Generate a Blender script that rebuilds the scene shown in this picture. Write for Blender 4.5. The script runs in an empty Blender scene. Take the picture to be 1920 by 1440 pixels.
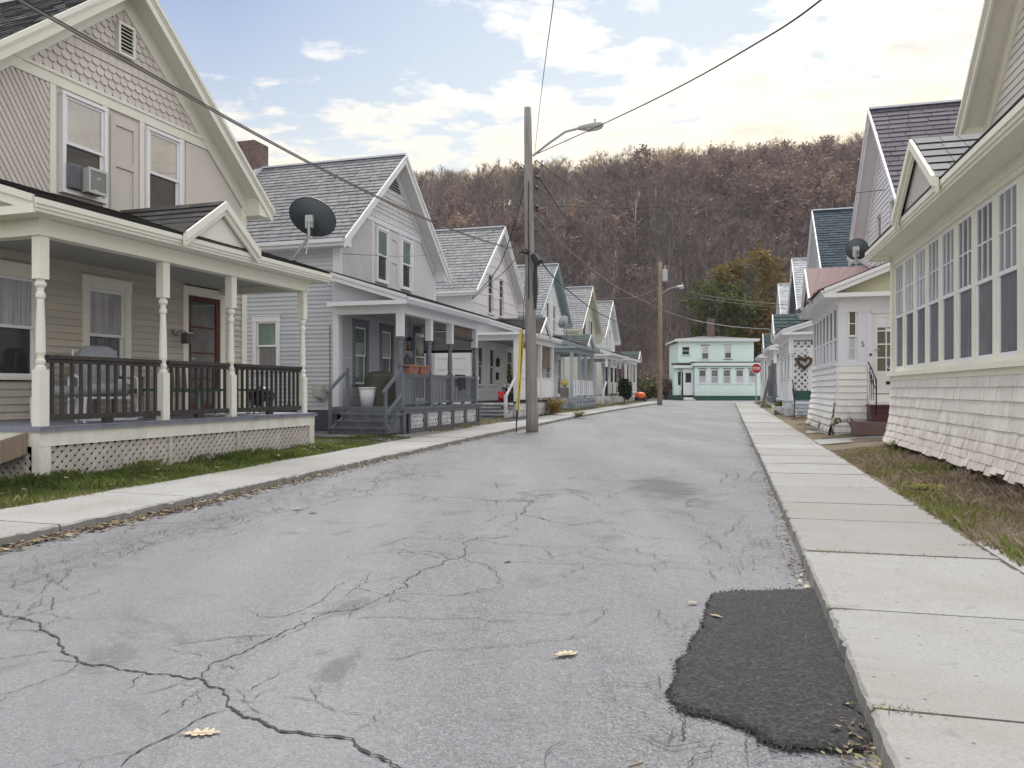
import bpy, math, random
import numpy as np
from mathutils import Vector, Matrix
random.seed(7)
SC = bpy.context.scene
COL = SC.collection
R = math.radians
F, CX, CY, EYE = 1450.0, 960.0, 730.0, 1.25
SL = 0.0045                                   # the street climbs gently away from the camera

def P(x, y, Z):                                # a point seen at pixel (x, y) at depth Z
    return ((x-CX)/F*Z, Z, EYE+(CY-y)/F*Z)
def G(x, y, dz=0.0):                           # a point on the road plane (raised by dz)
    Y = F*(EYE-dz)/((y-CY)+F*SL)
    return ((x-CX)/F*Y, Y, SL*Y+dz)
def road_z(Y): return SL*Y

# ------------------------------------------------------------------ mesh builder
class MB:
    def __init__(s, sx=1, M=None):
        s.v=[]; s.f=[]; s.mi=[]; s.rn=[]; s.sx=sx; s.M=M
    def add(s, pts, faces, m=0, r=None):
        o=len(s.v)
        if s.M is not None: pts=[s.M @ Vector(p) for p in pts]
        if s.sx==1: s.v.extend([tuple(p) for p in pts])
        else: s.v.extend([(-p[0],p[1],p[2]) for p in pts])
        r=random.random() if r is None else r
        for f in faces:
            s.f.append([o+i for i in (f if s.sx==1 else f[::-1])]); s.mi.append(m); s.rn.append(r)
    def quad(s,a,b,c,d,m=0,r=None): s.add([a,b,c,d],[(0,1,2,3)],m,r)
    def poly(s,pts,m=0,r=None): s.add(pts,[tuple(range(len(pts)))],m,r)
    def box(s,x0,x1,y0,y1,z0,z1,m=0,r=None):
        if x0>x1: x0,x1=x1,x0
        if y0>y1: y0,y1=y1,y0
        if z0>z1: z0,z1=z1,z0
        s.add([(x0,y0,z0),(x1,y0,z0),(x1,y1,z0),(x0,y1,z0),(x0,y0,z1),(x1,y0,z1),(x1,y1,z1),(x0,y1,z1)],
              [(0,3,2,1),(4,5,6,7),(0,1,5,4),(1,2,6,5),(2,3,7,6),(3,0,4,7)],m,r)
    def bar(s,p,q,w,h,up=(0,0,1),m=0,r=None):
        p=Vector(p);q=Vector(q);d=(q-p).normalized();up=Vector(up)
        a=d.cross(up)
        if a.length<1e-4: a=d.cross(Vector((1,0,0)))
        a.normalize(); b=a.cross(d).normalized(); a=a*w/2; b=b*h/2
        s.add([p-a-b,p+a-b,p+a+b,p-a+b,q-a-b,q+a-b,q+a+b,q-a+b],
              [(0,3,2,1),(4,5,6,7),(0,1,5,4),(1,2,6,5),(2,3,7,6),(3,0,4,7)],m,r)
    def prism(s,poly,y0,y1,m=0,r=None):          # poly in (x,z), extruded along y
        n=len(poly)
        pts=[(x,y0,z) for x,z in poly]+[(x,y1,z) for x,z in poly]
        fs=[tuple(range(n)),tuple(range(2*n-1,n-1,-1))]+[(i,i+n,(i+1)%n+n,(i+1)%n) for i in range(n)]
        s.add(pts,fs,m,r)
    def prismz(s,poly,z0,z1,m=0,r=None):
        n=len(poly)
        pts=[(x,y,z0) for x,y in poly]+[(x,y,z1) for x,y in poly]
        fs=[tuple(range(n-1,-1,-1)),tuple(range(n,2*n))]+[(i,(i+1)%n,(i+1)%n+n,i+n) for i in range(n)]
        s.add(pts,fs,m,r)
    def prismx(s,poly,x0,x1,m=0,r=None):         # poly in (y,z)
        n=len(poly)
        pts=[(x0,y,z) for y,z in poly]+[(x1,y,z) for y,z in poly]
        fs=[tuple(range(n-1,-1,-1)),tuple(range(n,2*n))]+[(i,(i+1)%n,(i+1)%n+n,i+n) for i in range(n)]
        s.add(pts,fs,m,r)
    def tube(s,path,rad,n=6,m=0,r=None,cap=True):
        path=[Vector(p) for p in path]; k=len(path)
        rads=rad if isinstance(rad,(list,tuple)) else [rad]*k
        pts=[];ref=None
        for i,p in enumerate(path):
            d=(path[min(i+1,k-1)]-path[max(i-1,0)]).normalized()
            if ref is None:
                ref=d.cross(Vector((0,0,1)))
                if ref.length<1e-3: ref=Vector((1,0,0))
            a=(ref-d*ref.dot(d)).normalized(); ref=a; b=d.cross(a)
            for j in range(n):
                t=2*math.pi*j/n; pts.append(p+(a*math.cos(t)+b*math.sin(t))*rads[i])
        fs=[(i*n+j,i*n+(j+1)%n,(i+1)*n+(j+1)%n,(i+1)*n+j) for i in range(k-1) for j in range(n)]
        if cap: fs+= [tuple(range(n-1,-1,-1)),tuple(range((k-1)*n,k*n))]
        s.add(pts,fs,m,r)
    def lathe(s,cx,cy,prof,n=12,m=0,r=None):     # prof: [(z,rad)]
        pts=[];k=len(prof)
        for z,rad in prof:
            for j in range(n):
                t=2*math.pi*(j+.5)/n; pts.append((cx+rad*math.cos(t),cy+rad*math.sin(t),z))
        fs=[(i*n+j,i*n+(j+1)%n,(i+1)*n+(j+1)%n,(i+1)*n+j) for i in range(k-1) for j in range(n)]
        fs+=[tuple(range(n-1,-1,-1)),tuple(range((k-1)*n,k*n))]
        s.add(pts,fs,m,r)
    def blob(s,c,rx,ry,rz,n=8,k=6,m=0,jit=0.0,sq=1.0):  # rounded cushion-like body
        pts=[];fs=[]
        def sg(v): return math.copysign(abs(v)**sq,v)
        for i in range(k+1):
            ph=-math.pi/2+math.pi*i/k
            for j in range(n):
                t=2*math.pi*j/n; q=1+random.uniform(-jit,jit)
                pts.append((c[0]+rx*sg(math.cos(t))*abs(math.cos(ph))**sq*q,c[1]+ry*sg(math.sin(t))*abs(math.cos(ph))**sq*q,c[2]+rz*sg(math.sin(ph))*q))
        for i in range(k):
            for j in range(n): fs.append((i*n+j,i*n+(j+1)%n,(i+1)*n+(j+1)%n,(i+1)*n+j))
        s.add(pts,fs,m)
    def build(s,name,mats,parent=None,smooth=False):
        me=bpy.data.meshes.new(name); me.from_pydata(s.v,[],s.f)
        if not isinstance(mats,(list,tuple)): mats=[mats]
        for mt in mats: me.materials.append(mt)
        if s.f:
            me.polygons.foreach_set('material_index',s.mi)
            a=me.attributes.new('rnd','FLOAT','FACE'); a.data.foreach_set('value',s.rn)
            if smooth: me.polygons.foreach_set('use_smooth',[True]*len(s.f))
        me.update()
        o=bpy.data.objects.new(name,me); COL.objects.link(o)
        if parent is not None: o.parent=parent
        return o

def tag(o,label=None,cat=None,group=None,kind=None):
    if label: o['label']=label
    if cat: o['category']=cat
    if group: o['group']=group
    if kind: o['kind']=kind
    return o
def root(name,label,cat,loc=(0,0,0),rz=0,group=None):
    o=bpy.data.objects.new(name,None); COL.objects.link(o)
    o.location=loc; o.rotation_euler=(0,0,rz); o.empty_display_size=.2
    return tag(o,label,cat,group)
def copy_tree(o,parent=None):
    c=o.copy(); COL.objects.link(c)
    if parent is not None: c.parent=parent
    for ch in list(o.children): copy_tree(ch,c)
    return c

# ------------------------------------------------------------------ materials
def newmat(name):
    m=bpy.data.materials.new(name); m.use_nodes=True
    nt=m.node_tree; b=nt.nodes['Principled BSDF']
    return m,nt,b
class N:
    def __init__(s,nt): s.nt=nt
    def n(s,t,**k):
        nd=s.nt.nodes.new(t)
        for a,v in k.items():
            if a=='inp':
                for i,x in v.items(): nd.inputs[i].default_value=x
            else: setattr(nd,a,v)
        return nd
    def l(s,a,b): s.nt.links.new(a,b)
    def noise(s,scale,detail=4,rough=.55,vec=None,dist=0):
        nd=s.n('ShaderNodeTexNoise'); nd.inputs['Scale'].default_value=scale; nd.inputs['Detail'].default_value=detail
        nd.inputs['Roughness'].default_value=rough; nd.inputs['Distortion'].default_value=dist
        if vec is not None: s.l(vec,nd.inputs['Vector'])
        return nd
    def ramp(s,fac,stops):
        nd=s.n('ShaderNodeValToRGB'); cr=nd.color_ramp
        while len(cr.elements)<len(stops): cr.elements.new(.5)
        for e,(p,c) in zip(cr.elements,stops):
            e.position=p; e.color=tuple(c)+(1,) if isinstance(c,(tuple,list)) else (c,c,c,1)
        s.l(fac,nd.inputs[0]); return nd
    def mix(s,fac,a,b,mode='MIX'):
        nd=s.n('ShaderNodeMix',data_type='RGBA',blend_type=mode)
        for i,x in ((0,fac),(6,a),(7,b)):
            if hasattr(x,'links'): s.l(x,nd.inputs[i])
            elif isinstance(x,(tuple,list)): nd.inputs[i].default_value=tuple(x)+(1,) if len(x)==3 else x
            elif i==0: nd.inputs[0].default_value=x
            else: nd.inputs[i].default_value=(x,x,x,1)
        return nd.outputs[2]
    def math(s,op,a,b=None,clamp=False):
        nd=s.n('ShaderNodeMath',operation=op,use_clamp=clamp)
        for i,x in enumerate((a,b)):
            if x is None: continue
            if hasattr(x,'links'): s.l(x,nd.inputs[i])
            else: nd.inputs[i].default_value=x
        return nd.outputs[0]
    def bump(s,h,strength=.3,dist=.01):
        nd=s.n('ShaderNodeBump'); nd.inputs['Strength'].default_value=strength; nd.inputs['Distance'].default_value=dist
        s.l(h,nd.inputs['Height']); return nd.outputs[0]
    def coord(s,which='Object'): return s.n('ShaderNodeTexCoord').outputs[which]
    def attr(s,name='rnd'): return s.n('ShaderNodeAttribute',attribute_name=name).outputs['Fac']
    def scalev(s,vec,sc):
        nd=s.n('ShaderNodeMapping'); nd.inputs['Scale'].default_value=sc; s.l(vec,nd.inputs['Vector']); return nd.outputs[0]

def paint(name,col,rough=.55,var=.12,dirt=.25,dirtcol=None,peel=None,grain=True):
    m,nt,b=newmat(name); n=N(nt); co=n.coord()
    dk=tuple(c*.62 for c in col) if dirtcol is None else dirtcol
    lo=tuple(c*(1-var) for c in col); hi=tuple(min(.9,c*(1+var*.6)) for c in col)
    base=n.mix(n.attr(),lo,hi)
    d=n.noise(1.3,6,.65,n.scalev(co,(1,1,.35)))
    fac=n.ramp(d.outputs[0],[(.5,0),(.8,dirt)])
    c=n.mix(fac.outputs[0],base,dk)
    fine=n.noise(28,3,.6,n.scalev(co,(1,1,.25)))
    c=n.mix(n.ramp(fine.outputs[0],[(.4,0),(.75,dirt*.45)]).outputs[0],c,dk)
    sz=n.n('ShaderNodeSeparateXYZ'); n.l(co,sz.inputs[0])
    sp_=n.noise(5,6,.75,n.scalev(co,(1,1,.5))); lowz=n.math('MULTIPLY_ADD',sz.outputs[2],-1.1); lowz.node.inputs[2].default_value=.95
    gr=n.math('ADD',sp_.outputs[0],n.math('MULTIPLY',lowz,.35,True)); c=n.mix(n.ramp(gr,[(.60,0),(.85,min(.75,dirt*2.2))]).outputs[0],c,tuple(x*y for x,y in zip(dk,(.62,.56,.48))))
    rs_=n.noise(1,5,.7,n.scalev(co,(9,9,.55))); c=n.mix(n.ramp(rs_.outputs[0],[(.60,0),(.78,dirt*.8)]).outputs[0],c,tuple(x*y for x,y in zip(dk,(.85,.80,.72))))
    if peel:
        pn=n.noise(peel[0],5,.7,co); z=n.n('ShaderNodeSeparateXYZ'); n.l(co,z.inputs[0])
        zz=n.math('MULTIPLY_ADD',z.outputs[2],-1.0/peel[2]); zz.node.inputs[2].default_value=1.0
        zz=n.math('MAXIMUM',zz,0.0)
        f=n.math('ADD',pn.outputs[0],n.math('MULTIPLY',zz,peel[3]))
        f=n.ramp(f,[(peel[1],0),(peel[1]+.012,1)])
        c=n.mix(f.outputs[0],c,(.07,.055,.045))
    n.l(c,b.inputs['Base Color']); b.inputs['Roughness'].default_value=rough
    if grain: n.l(n.bump(fine.outputs[0],.25,.004),b.inputs['Normal'])
    return m
def plain(name,col,rough=.5,metal=0.0,var=.08):
    m,nt,b=newmat(name); n=N(nt)
    f=n.noise(9,4,.6,n.coord())
    c=n.mix(f.outputs[0],tuple(x*(1-var*2) for x in col),tuple(min(1,x*(1+var)) for x in col))
    n.l(c,b.inputs['Base Color']); b.inputs['Roughness'].default_value=rough; b.inputs['Metallic'].default_value=metal
    return m
def glassy(name,lo,hi,fold=0,coat=1.0,scale=30,rough=.9):
    # what hangs behind the pane (cloth folds or a dim room) under a clear glossy coat
    m,nt,b=newmat(name); n=N(nt); co=n.coord()
    if fold:
        w=n.noise(scale,3,.5,n.scalev(co,(1,1,.04)))
        c=n.mix(n.ramp(w.outputs[0],[(.3,0),(.7,1)]).outputs[0],lo,hi)  # fold shade painted in: creases take the darker tone
        n.l(n.bump(w.outputs[0],.9,.05),b.inputs['Normal'])
        geo=n.n('ShaderNodeNewGeometry'); n.l(geo.outputs['Normal'],b.inputs['Coat Normal'])
    else:
        w=n.noise(1.7,3,.6,co); c=n.mix(n.ramp(w.outputs[0],[(.35,0),(.65,1)]).outputs[0],lo,hi)
    n.l(c,b.inputs['Base Color']); b.inputs['Roughness'].default_value=rough
    b.inputs['Specular IOR Level'].default_value=.2
    b.inputs['Coat Weight'].default_value=coat; b.inputs['Coat Roughness'].default_value=.02; b.inputs['Coat IOR'].default_value=1.5
    return m
def slatemat(name,cols,rough=.8,bump=.3):
    m,nt,b=newmat(name); n=N(nt); co=n.coord()
    k=len(cols)
    c=n.ramp(n.attr(),[(i/(k-1),cols[i]) for i in range(k)]).outputs[0]
    f=n.noise(14,5,.7,co); c=n.mix(n.ramp(f.outputs[0],[(.35,0),(.75,.6)]).outputs[0],c,tuple(x*.55 for x in cols[0]))
    f2=n.noise(.8,4,.6,co); c=n.mix(n.ramp(f2.outputs[0],[(.45,0),(.75,.45)]).outputs[0],c,tuple(x*.6 for x in cols[-1]))
    n.l(c,b.inputs['Base Color']); b.inputs['Roughness'].default_value=rough; b.inputs['Specular IOR Level'].default_value=.25
    n.l(n.bump(f.outputs[0],bump,.01),b.inputs['Normal']); return m
def leafmat(name,stops,trans=.3,rough=.7):
    m,nt,b=newmat(name); n=N(nt)
    c=n.ramp(n.attr(),stops).outputs[0]; n.l(c,b.inputs['Base Color']); b.inputs['Roughness'].default_value=rough
    b.inputs['Specular IOR Level'].default_value=.2
    t=n.n('ShaderNodeBsdfTranslucent'); n.l(c,t.inputs[0])
    mx=n.n('ShaderNodeMixShader'); mx.inputs[0].default_value=trans
    n.l(b.outputs[0],mx.inputs[1]); n.l(t.outputs[0],mx.inputs[2])
    n.l(mx.outputs[0],nt.nodes['Material Output'].inputs[0]); return m
def woodmat(name,a,bcol,rough=.75,axis=2):
    m,nt,b=newmat(name); n=N(nt); co=n.coord()
    sc=[22,22,22]; sc[axis]=1.2
    f=n.noise(1,6,.7,n.scalev(co,tuple(sc))); c=n.mix(n.ramp(f.outputs[0],[(.3,0),(.72,1)]).outputs[0],a,bcol)
    c=n.mix(n.math('MULTIPLY',n.attr(),.35),c,tuple(x*.6 for x in a))
    n.l(c,b.inputs['Base Color']); b.inputs['Roughness'].default_value=rough
    n.l(n.bump(f.outputs[0],.4,.006),b.inputs['Normal']); return m

M={}
M['cream']=paint('cream_paint',(.78,.77,.685),.55,.05,.15)
M['beige_clap']=paint('beige_clapboard',(.53,.485,.41),.6,.10,.25)
M['beige_panel']=paint('beige_panel',(.62,.575,.53),.6,.08,.16)
M['white']=paint('white_paint',(.77,.77,.78),.55,.05,.22)
M['vinyl']=paint('white_vinyl',(.80,.80,.82),.35,.03,.06)
M['white_old']=paint('old_white_paint',(.76,.75,.72),.6,.06,.2,peel=(3.6,.80,1.0,.27))
M['grey_clap']=paint('grey_clapboard',(.47,.50,.54),.55,.07,.2)
M['pale_grey_panel']=paint('pale_grey_panel',(.60,.60,.595),.6,.08,.2)
M['cream_warm']=paint('warm_cream_paint',(.80,.775,.66),.55,.05,.22)
M['grey_trim']=paint('pale_lilac_trim',(.69,.70,.745),.5,.04,.12)
M['slate_paint']=paint('slate_blue_paint',(.15,.165,.198),.5,.12,.25)
M['grey_deck']=paint('grey_deck_paint',(.23,.24,.29),.55,.1,.3)
M['white_panel']=paint('white_panel_siding',(.74,.72,.71),.55,.05,.12)
M['teal_trim']=paint('teal_grey_trim',(.30,.36,.39),.5,.06,.2)
M['blue_deck']=paint('blue_grey_deck',(.36,.41,.46),.5,.1,.2)
M['olive_trim']=paint('olive_cream_trim',(.60,.60,.50),.5,.06,.2)
M['maroon']=paint('maroon_paint',(.085,.016,.026),.45,.15,.3)
M['maroon_curb']=paint('worn_maroon_paint',(.13,.06,.065),.7,.15,.5,dirtcol=(.25,.2,.19))
M['mint']=paint('mint_siding',(.72,.87,.81),.5,.04,.12)
M['mint_trim']=paint('pale_trim',(.74,.80,.78),.5,.03,.1)
M['deepgreen']=plain('dark_green_skirt',(.02,.09,.07),.6)
M['shingle_wall']=paint('cream_pink_shingle',(.735,.69,.63),.65,.08,.2,dirtcol=(.42,.37,.33))
M['yellow_board']=paint('pale_yellow_board',(.68,.67,.47),.6,.06,.15)
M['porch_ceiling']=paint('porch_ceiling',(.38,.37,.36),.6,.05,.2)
M['found']=paint('painted_foundation',(.07,.085,.125),.75,.15,.35)
M['brick']=None
M['dark_rail']=woodmat('weathered_dark_wood',(.025,.021,.021),(.075,.064,.06))
M['grey_wood']=woodmat('weathered_grey_wood',(.17,.15,.135),(.36,.335,.31))
M['pole_wood']=woodmat('pole_wood',(.17,.155,.145),(.42,.40,.375))
M['tan_pole']=woodmat('tan_pole_wood',(.15,.11,.08),(.38,.30,.22))
M['brown_wood']=woodmat('brown_step_wood',(.22,.16,.12),(.38,.30,.24))
M['red_wood']=woodmat('red_brown_frame',(.07,.016,.009),(.13,.03,.016))
M['slate']=slatemat('grey_slate',[(.165,.165,.175),(.215,.215,.225),(.255,.255,.265),(.19,.188,.203)])
M['slate_dark']=slatemat('dark_streaked_slate',[(.075,.075,.085),(.115,.115,.125),(.16,.158,.165)])
M['slate_light']=slatemat('pale_slate',[(.19,.195,.205),(.225,.23,.24),(.262,.268,.278)])
M['slate_purple']=slatemat('purple_slate',[(.062,.052,.072),(.095,.082,.108),(.125,.108,.135)])
M['slate_white']=slatemat('bleached_slate',[(.33,.345,.36),(.42,.44,.455),(.50,.51,.53)])
M['asphalt_black']=slatemat('black_shingle',[(.018,.017,.018),(.035,.032,.032),(.055,.05,.048)],.85)
M['asphalt_grey']=slatemat('grey_brown_shingle',[(.07,.065,.07),(.11,.10,.10),(.14,.13,.13)],.85)
M['asphalt_blue']=slatemat('blue_green_shingle',[(.018,.035,.05),(.035,.06,.078),(.05,.08,.10)],.85)
M['asphalt_green']=slatemat('green_shingle',[(.035,.06,.062),(.06,.095,.095),(.075,.11,.11)],.85)
M['gap']=plain('dark_gap',(.02,.019,.02),.9)
M['shinglegap']=plain('shingle_gap',(.12,.10,.09),.9)
M['shadow_void']=plain('painted_shade',(.008,.008,.008),.95)  # near-black colour that paints in the shade of hollows
M['red_metal']=plain('red_metal_roof',(.125,.036,.044),.6,0)
M['galv']=plain('galvanised_metal',(.42,.43,.44),.45,.7)
M['dish']=plain('dish_grey',(.065,.085,.095),.45)
M['dish_pale']=plain('dish_pale',(.42,.45,.47),.5)
M['black_metal']=plain('black_iron',(.014,.014,.016),.45,.3)
M['black']=plain('black_rubber',(.016,.016,.018),.6)
M['wire']=plain('cable',(.022,.021,.022),.6)
M['wire_pale']=plain('pale_cable',(.20,.18,.17),.6)
M['lamp_grey']=plain('lamp_grey',(.40,.40,.38),.5)
M['yellow']=plain('yellow_plastic',(.66,.50,.10),.45)
M['red_plastic']=plain('red_plastic',(.62,.012,.02),.4)
M['orange_plastic']=plain('orange_plastic',(.85,.14,.02),.45)
M['terracotta']=plain('terracotta_plastic',(.30,.135,.095),.6)
M['white_plastic']=plain('white_plastic',(.78,.78,.82),.35)
M['cover']=plain('olive_cover',(.07,.068,.05),.6)
M['cloth_dark']=plain('dark_cloth',(.02,.021,.03),.9)
M['cushion']=slatemat('floral_cushion',[(.27,.285,.31),(.40,.41,.43)],.9)
M['wicker']=woodmat('brown_wicker',(.10,.08,.07),(.20,.17,.15))
M['green_metal']=plain('green_enamel',(.035,.13,.09),.4)
M['bamboo']=woodmat('bamboo_blind',(.10,.075,.06),(.20,.16,.135),axis=0)
M['sign_red']=plain('sign_red',(.42,.012,.022),.4,0,.03)
M['sign_white']=plain('sign_white',(.85,.85,.85),.45,0,.02)
M['aluminium']=plain('aluminium',(.55,.56,.58),.4,.6)
M['white_tin']=plain('white_flashing',(.62,.64,.70),.4)
M['ac_body']=plain('ac_body',(.52,.53,.50),.5)
M['ac_grille']=paint('ac_grille_flaking',(.22,.23,.22),.7,.1,.2,peel=None)
M['number']=plain('number_black',(.03,.035,.06),.5)
M['heart']=plain('dried_wreath',(.09,.05,.04),.9)
# glass kinds
M['g_dark']=glassy('window_dark',(.012,.013,.016),(.035,.036,.04))
M['g_curtain']=glassy('window_white_curtain',(.30,.30,.32),(.46,.46,.47),1,1.0,18)
M['g_grey']=glassy('window_grey_curtain',(.10,.10,.11),(.19,.19,.20),1,1.0,14)
M['g_screen']=glassy('window_screen',(.12,.122,.135),(.165,.165,.18),1,.25,9)
M['g_green']=glassy('window_green_shade',(.10,.16,.13),(.16,.24,.20))
M['g_brown']=glassy('window_brown_blind',(.10,.085,.065),(.17,.145,.11),1,.8,20)
M['g_door']=glassy('door_glass',(.05,.045,.04),(.13,.12,.105))
M['g_lite']=glassy('window_pale_curtain',(.20,.21,.21),(.32,.33,.33),1,.8,12)
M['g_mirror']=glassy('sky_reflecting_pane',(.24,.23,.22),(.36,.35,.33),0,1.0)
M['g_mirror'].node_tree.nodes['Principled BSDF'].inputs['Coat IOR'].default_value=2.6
M['g_porch']=glassy('porch_pane',(.07,.075,.075),(.14,.145,.14),0,.45)
M['g_porch_low']=glassy('porch_pane_low',(.22,.27,.29),(.36,.42,.44),0,.45)
M['g_white']=glassy('window_white_blind',(.5,.5,.52),(.58,.58,.6))

def brickmat(name,c1,c2,mortar,scale=1):
    m,nt,b=newmat(name); n=N(nt); co=n.coord()
    sp=n.n('ShaderNodeSeparateXYZ'); n.l(co,sp.inputs[0])
    cb=n.n('ShaderNodeCombineXYZ'); n.l(n.math('ADD',sp.outputs[0],sp.outputs[1]),cb.inputs[0]); n.l(sp.outputs[2],cb.inputs[1])
    br=n.n('ShaderNodeTexBrick'); n.l(cb.outputs[0],br.inputs['Vector'])
    br.inputs['Color1'].default_value=c1+(1,); br.inputs['Color2'].default_value=c2+(1,); br.inputs['Mortar'].default_value=mortar+(1,)
    br.inputs['Scale'].default_value=1; br.inputs['Brick Width'].default_value=.21; br.inputs['Row Height'].default_value=.075; br.inputs['Mortar Size'].default_value=.008
    f=n.noise(6,5,.7,co)
    c=n.mix(n.ramp(f.outputs[0],[(.4,0),(.75,.7)]).outputs[0],br.outputs[0],tuple(x*.5 for x in c1))
    n.l(c,b.inputs['Base Color']); b.inputs['Roughness'].default_value=.85
    n.l(n.bump(br.outputs['Fac'],-.5,.01),b.inputs['Normal']); return m
M['brick']=brickmat('chimney_brick',(.115,.068,.062),(.17,.11,.10),(.19,.17,.16))

def asphalt(name,dark,light,cool,patchy=True,rough=.85,coarse=1.0):
    m,nt,b=newmat(name); n=N(nt); co=n.coord()
    a=n.noise(95*coarse,3,.75,co); a2=n.noise(34*coarse,4,.7,co)
    c=n.mix(n.ramp(a.outputs[0],[(.33,0),(.66,1)]).outputs[0],dark,light)
    c=n.mix(n.ramp(a2.outputs[0],[(.36,.35),(.55,0)]).outputs[0],c,tuple(x*.5 for x in dark))
    c=n.mix(n.ramp(a2.outputs[0],[(.58,0),(.74,.5)]).outputs[0],c,tuple(min(.8,x*1.35) for x in light))
    vo=n.n('ShaderNodeTexVoronoi'); vo.inputs['Scale'].default_value=150*coarse; n.l(co,vo.inputs['Vector'])
    sv=n.n('ShaderNodeSeparateColor'); n.l(vo.outputs['Color'],sv.inputs[0])
    c=n.mix(n.ramp(sv.outputs[0],[(.84,0),(.86,.42)]).outputs[0],c,tuple(min(.8,x*1.5) for x in light))
    c=n.mix(n.ramp(sv.outputs[1],[(.78,0),(.80,.5)]).outputs[0],c,tuple(x*.45 for x in dark))
    if patchy:
        st=n.noise(1,4,.6,n.scalev(co,(.9,.12,1)),.3)
        c=n.mix(n.ramp(st.outputs[0],[(.40,.0),(.62,.42)]).outputs[0],c,tuple(min(.8,x*1.12) for x in light))
        wr=n.noise(.9,7,.72,co,.8)
        c=n.mix(n.ramp(wr.outputs[0],[(.57,0),(.64,.5)]).outputs[0],c,tuple(x*.7 for x in dark))
        c=n.mix(n.ramp(wr.outputs[0],[(.30,.35),(.40,0)]).outputs[0],c,(light[0]*1.18,light[1]*1.12,light[2]*1.02))
        p=n.noise(.35,6,.6,n.scalev(co,(1.6,.6,1)),.6)
        c=n.mix(n.ramp(p.outputs[0],[(.42,0),(.7,.55)]).outputs[0],c,cool)
        p2=n.noise(1.6,6,.7,co,.4)
        c=n.mix(n.ramp(p2.outputs[0],[(.56,0),(.72,.4)]).outputs[0],c,tuple(x*.75 for x in dark))
    n.l(c,b.inputs['Base Color']); b.inputs['Roughness'].default_value=rough
    b.inputs['Specular IOR Level'].default_value=.3
    h=n.math('ADD',a.outputs[0],a2.outputs[0])
    n.l(n.bump(h,.55,.012),b.inputs['Normal']); return m
M['road']=asphalt('old_asphalt',(.094,.096,.103),(.208,.211,.222),(.142,.144,.154))
M['patch']=asphalt('new_asphalt_patch',(.009,.009,.010),(.046,.045,.046),(.04,.04,.04),False,.9,.6)
M['drive']=asphalt('black_driveway',(.045,.045,.05),(.10,.10,.105),(.07,.07,.075))
M['crack']=plain('crack_dark',(.03,.028,.03),.95)
M['crack_old']=plain('crack_soft',(.05,.048,.05),.95)

def concretemat(name,col):
    m,nt,b=newmat(name); n=N(nt); co=n.coord()
    a=n.noise(75,3,.8,co); l=n.noise(1.1,7,.65,co,.5); mm=n.noise(9,6,.7,co)
    c=n.mix(n.attr(),tuple(x*.80 for x in col),tuple(x*1.10 for x in col))
    c=n.mix(n.ramp(a.outputs[0],[(.36,.6),(.56,0)]).outputs[0],c,tuple(x*.55 for x in col))
    c=n.mix(n.ramp(l.outputs[0],[(.44,0),(.70,.7)]).outputs[0],c,(col[0]*.70,col[1]*.66,col[2]*.58)); l2=n.noise(2.6,8,.75,co,1.2); c=n.mix(n.ramp(l2.outputs[0],[(.57,0),(.68,.6)]).outputs[0],c,tuple(x*.5 for x in col)); vs=n.n('ShaderNodeTexVoronoi'); vs.inputs['Scale'].default_value=34; n.l(co,vs.inputs['Vector']); sv=n.n('ShaderNodeSeparateColor'); n.l(vs.outputs['Color'],sv.inputs[0]); c=n.mix(n.math('MULTIPLY',n.ramp(sv.outputs[0],[(.95,0),(.96,1)]).outputs[0],n.ramp(vs.outputs['Distance'],[(.18,.8),(.34,0)]).outputs[0]),c,(.05,.045,.04))
    c=n.mix(n.ramp(mm.outputs[0],[(.6,0),(.72,.35)]).outputs[0],c,tuple(x*.55 for x in col))
    n.l(c,b.inputs['Base Color']); b.inputs['Roughness'].default_value=.88
    n.l(n.bump(n.math('ADD',a.outputs[0],mm.outputs[0]),.3,.006),b.inputs['Normal']); return m
M['concrete']=concretemat('sidewalk_concrete',(.262,.262,.258))
M['kerbface']=concretemat('kerb_concrete',(.25,.245,.235))

def soil(name,cols,sc=7,bump=.8):
    m,nt,b=newmat(name); n=N(nt); co=n.coord()
    a=n.noise(sc*9,4,.75,co); l=n.noise(sc*.22,5,.65,co,.4)
    c=n.mix(n.ramp(a.outputs[0],[(.35,0),(.65,1)]).outputs[0],cols[0],cols[1])
    c=n.mix(n.ramp(l.outputs[0],[(.42,0),(.6,1)]).outputs[0],c,cols[2])
    n.l(c,b.inputs['Base Color']); b.inputs['Roughness'].default_value=.95; b.inputs['Specular IOR Level'].default_value=.1
    n.l(n.bump(a.outputs[0],bump,.03),b.inputs['Normal']); return m
M['lawn']=soil('lawn_soil',(.035,.05,.012),(.075,.095,.022)) if False else soil('lawn_soil',[(.03,.045,.014),(.075,.10,.03),(.085,.075,.045)])
M['dry_soil']=soil('dry_soil',[(.10,.08,.06),(.21,.17,.13),(.15,.13,.085)])
M['gravel']=soil('gravel_soil',[(.09,.09,.09),(.30,.29,.28),(.17,.165,.155)],6)
M['hill']=soil('forest_floor',[(.05,.04,.035),(.10,.075,.06),(.075,.055,.045)],.5,.3)
M['ground']=soil('far_ground',[(.07,.07,.05),(.12,.11,.08),(.10,.10,.06)],1)
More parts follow.
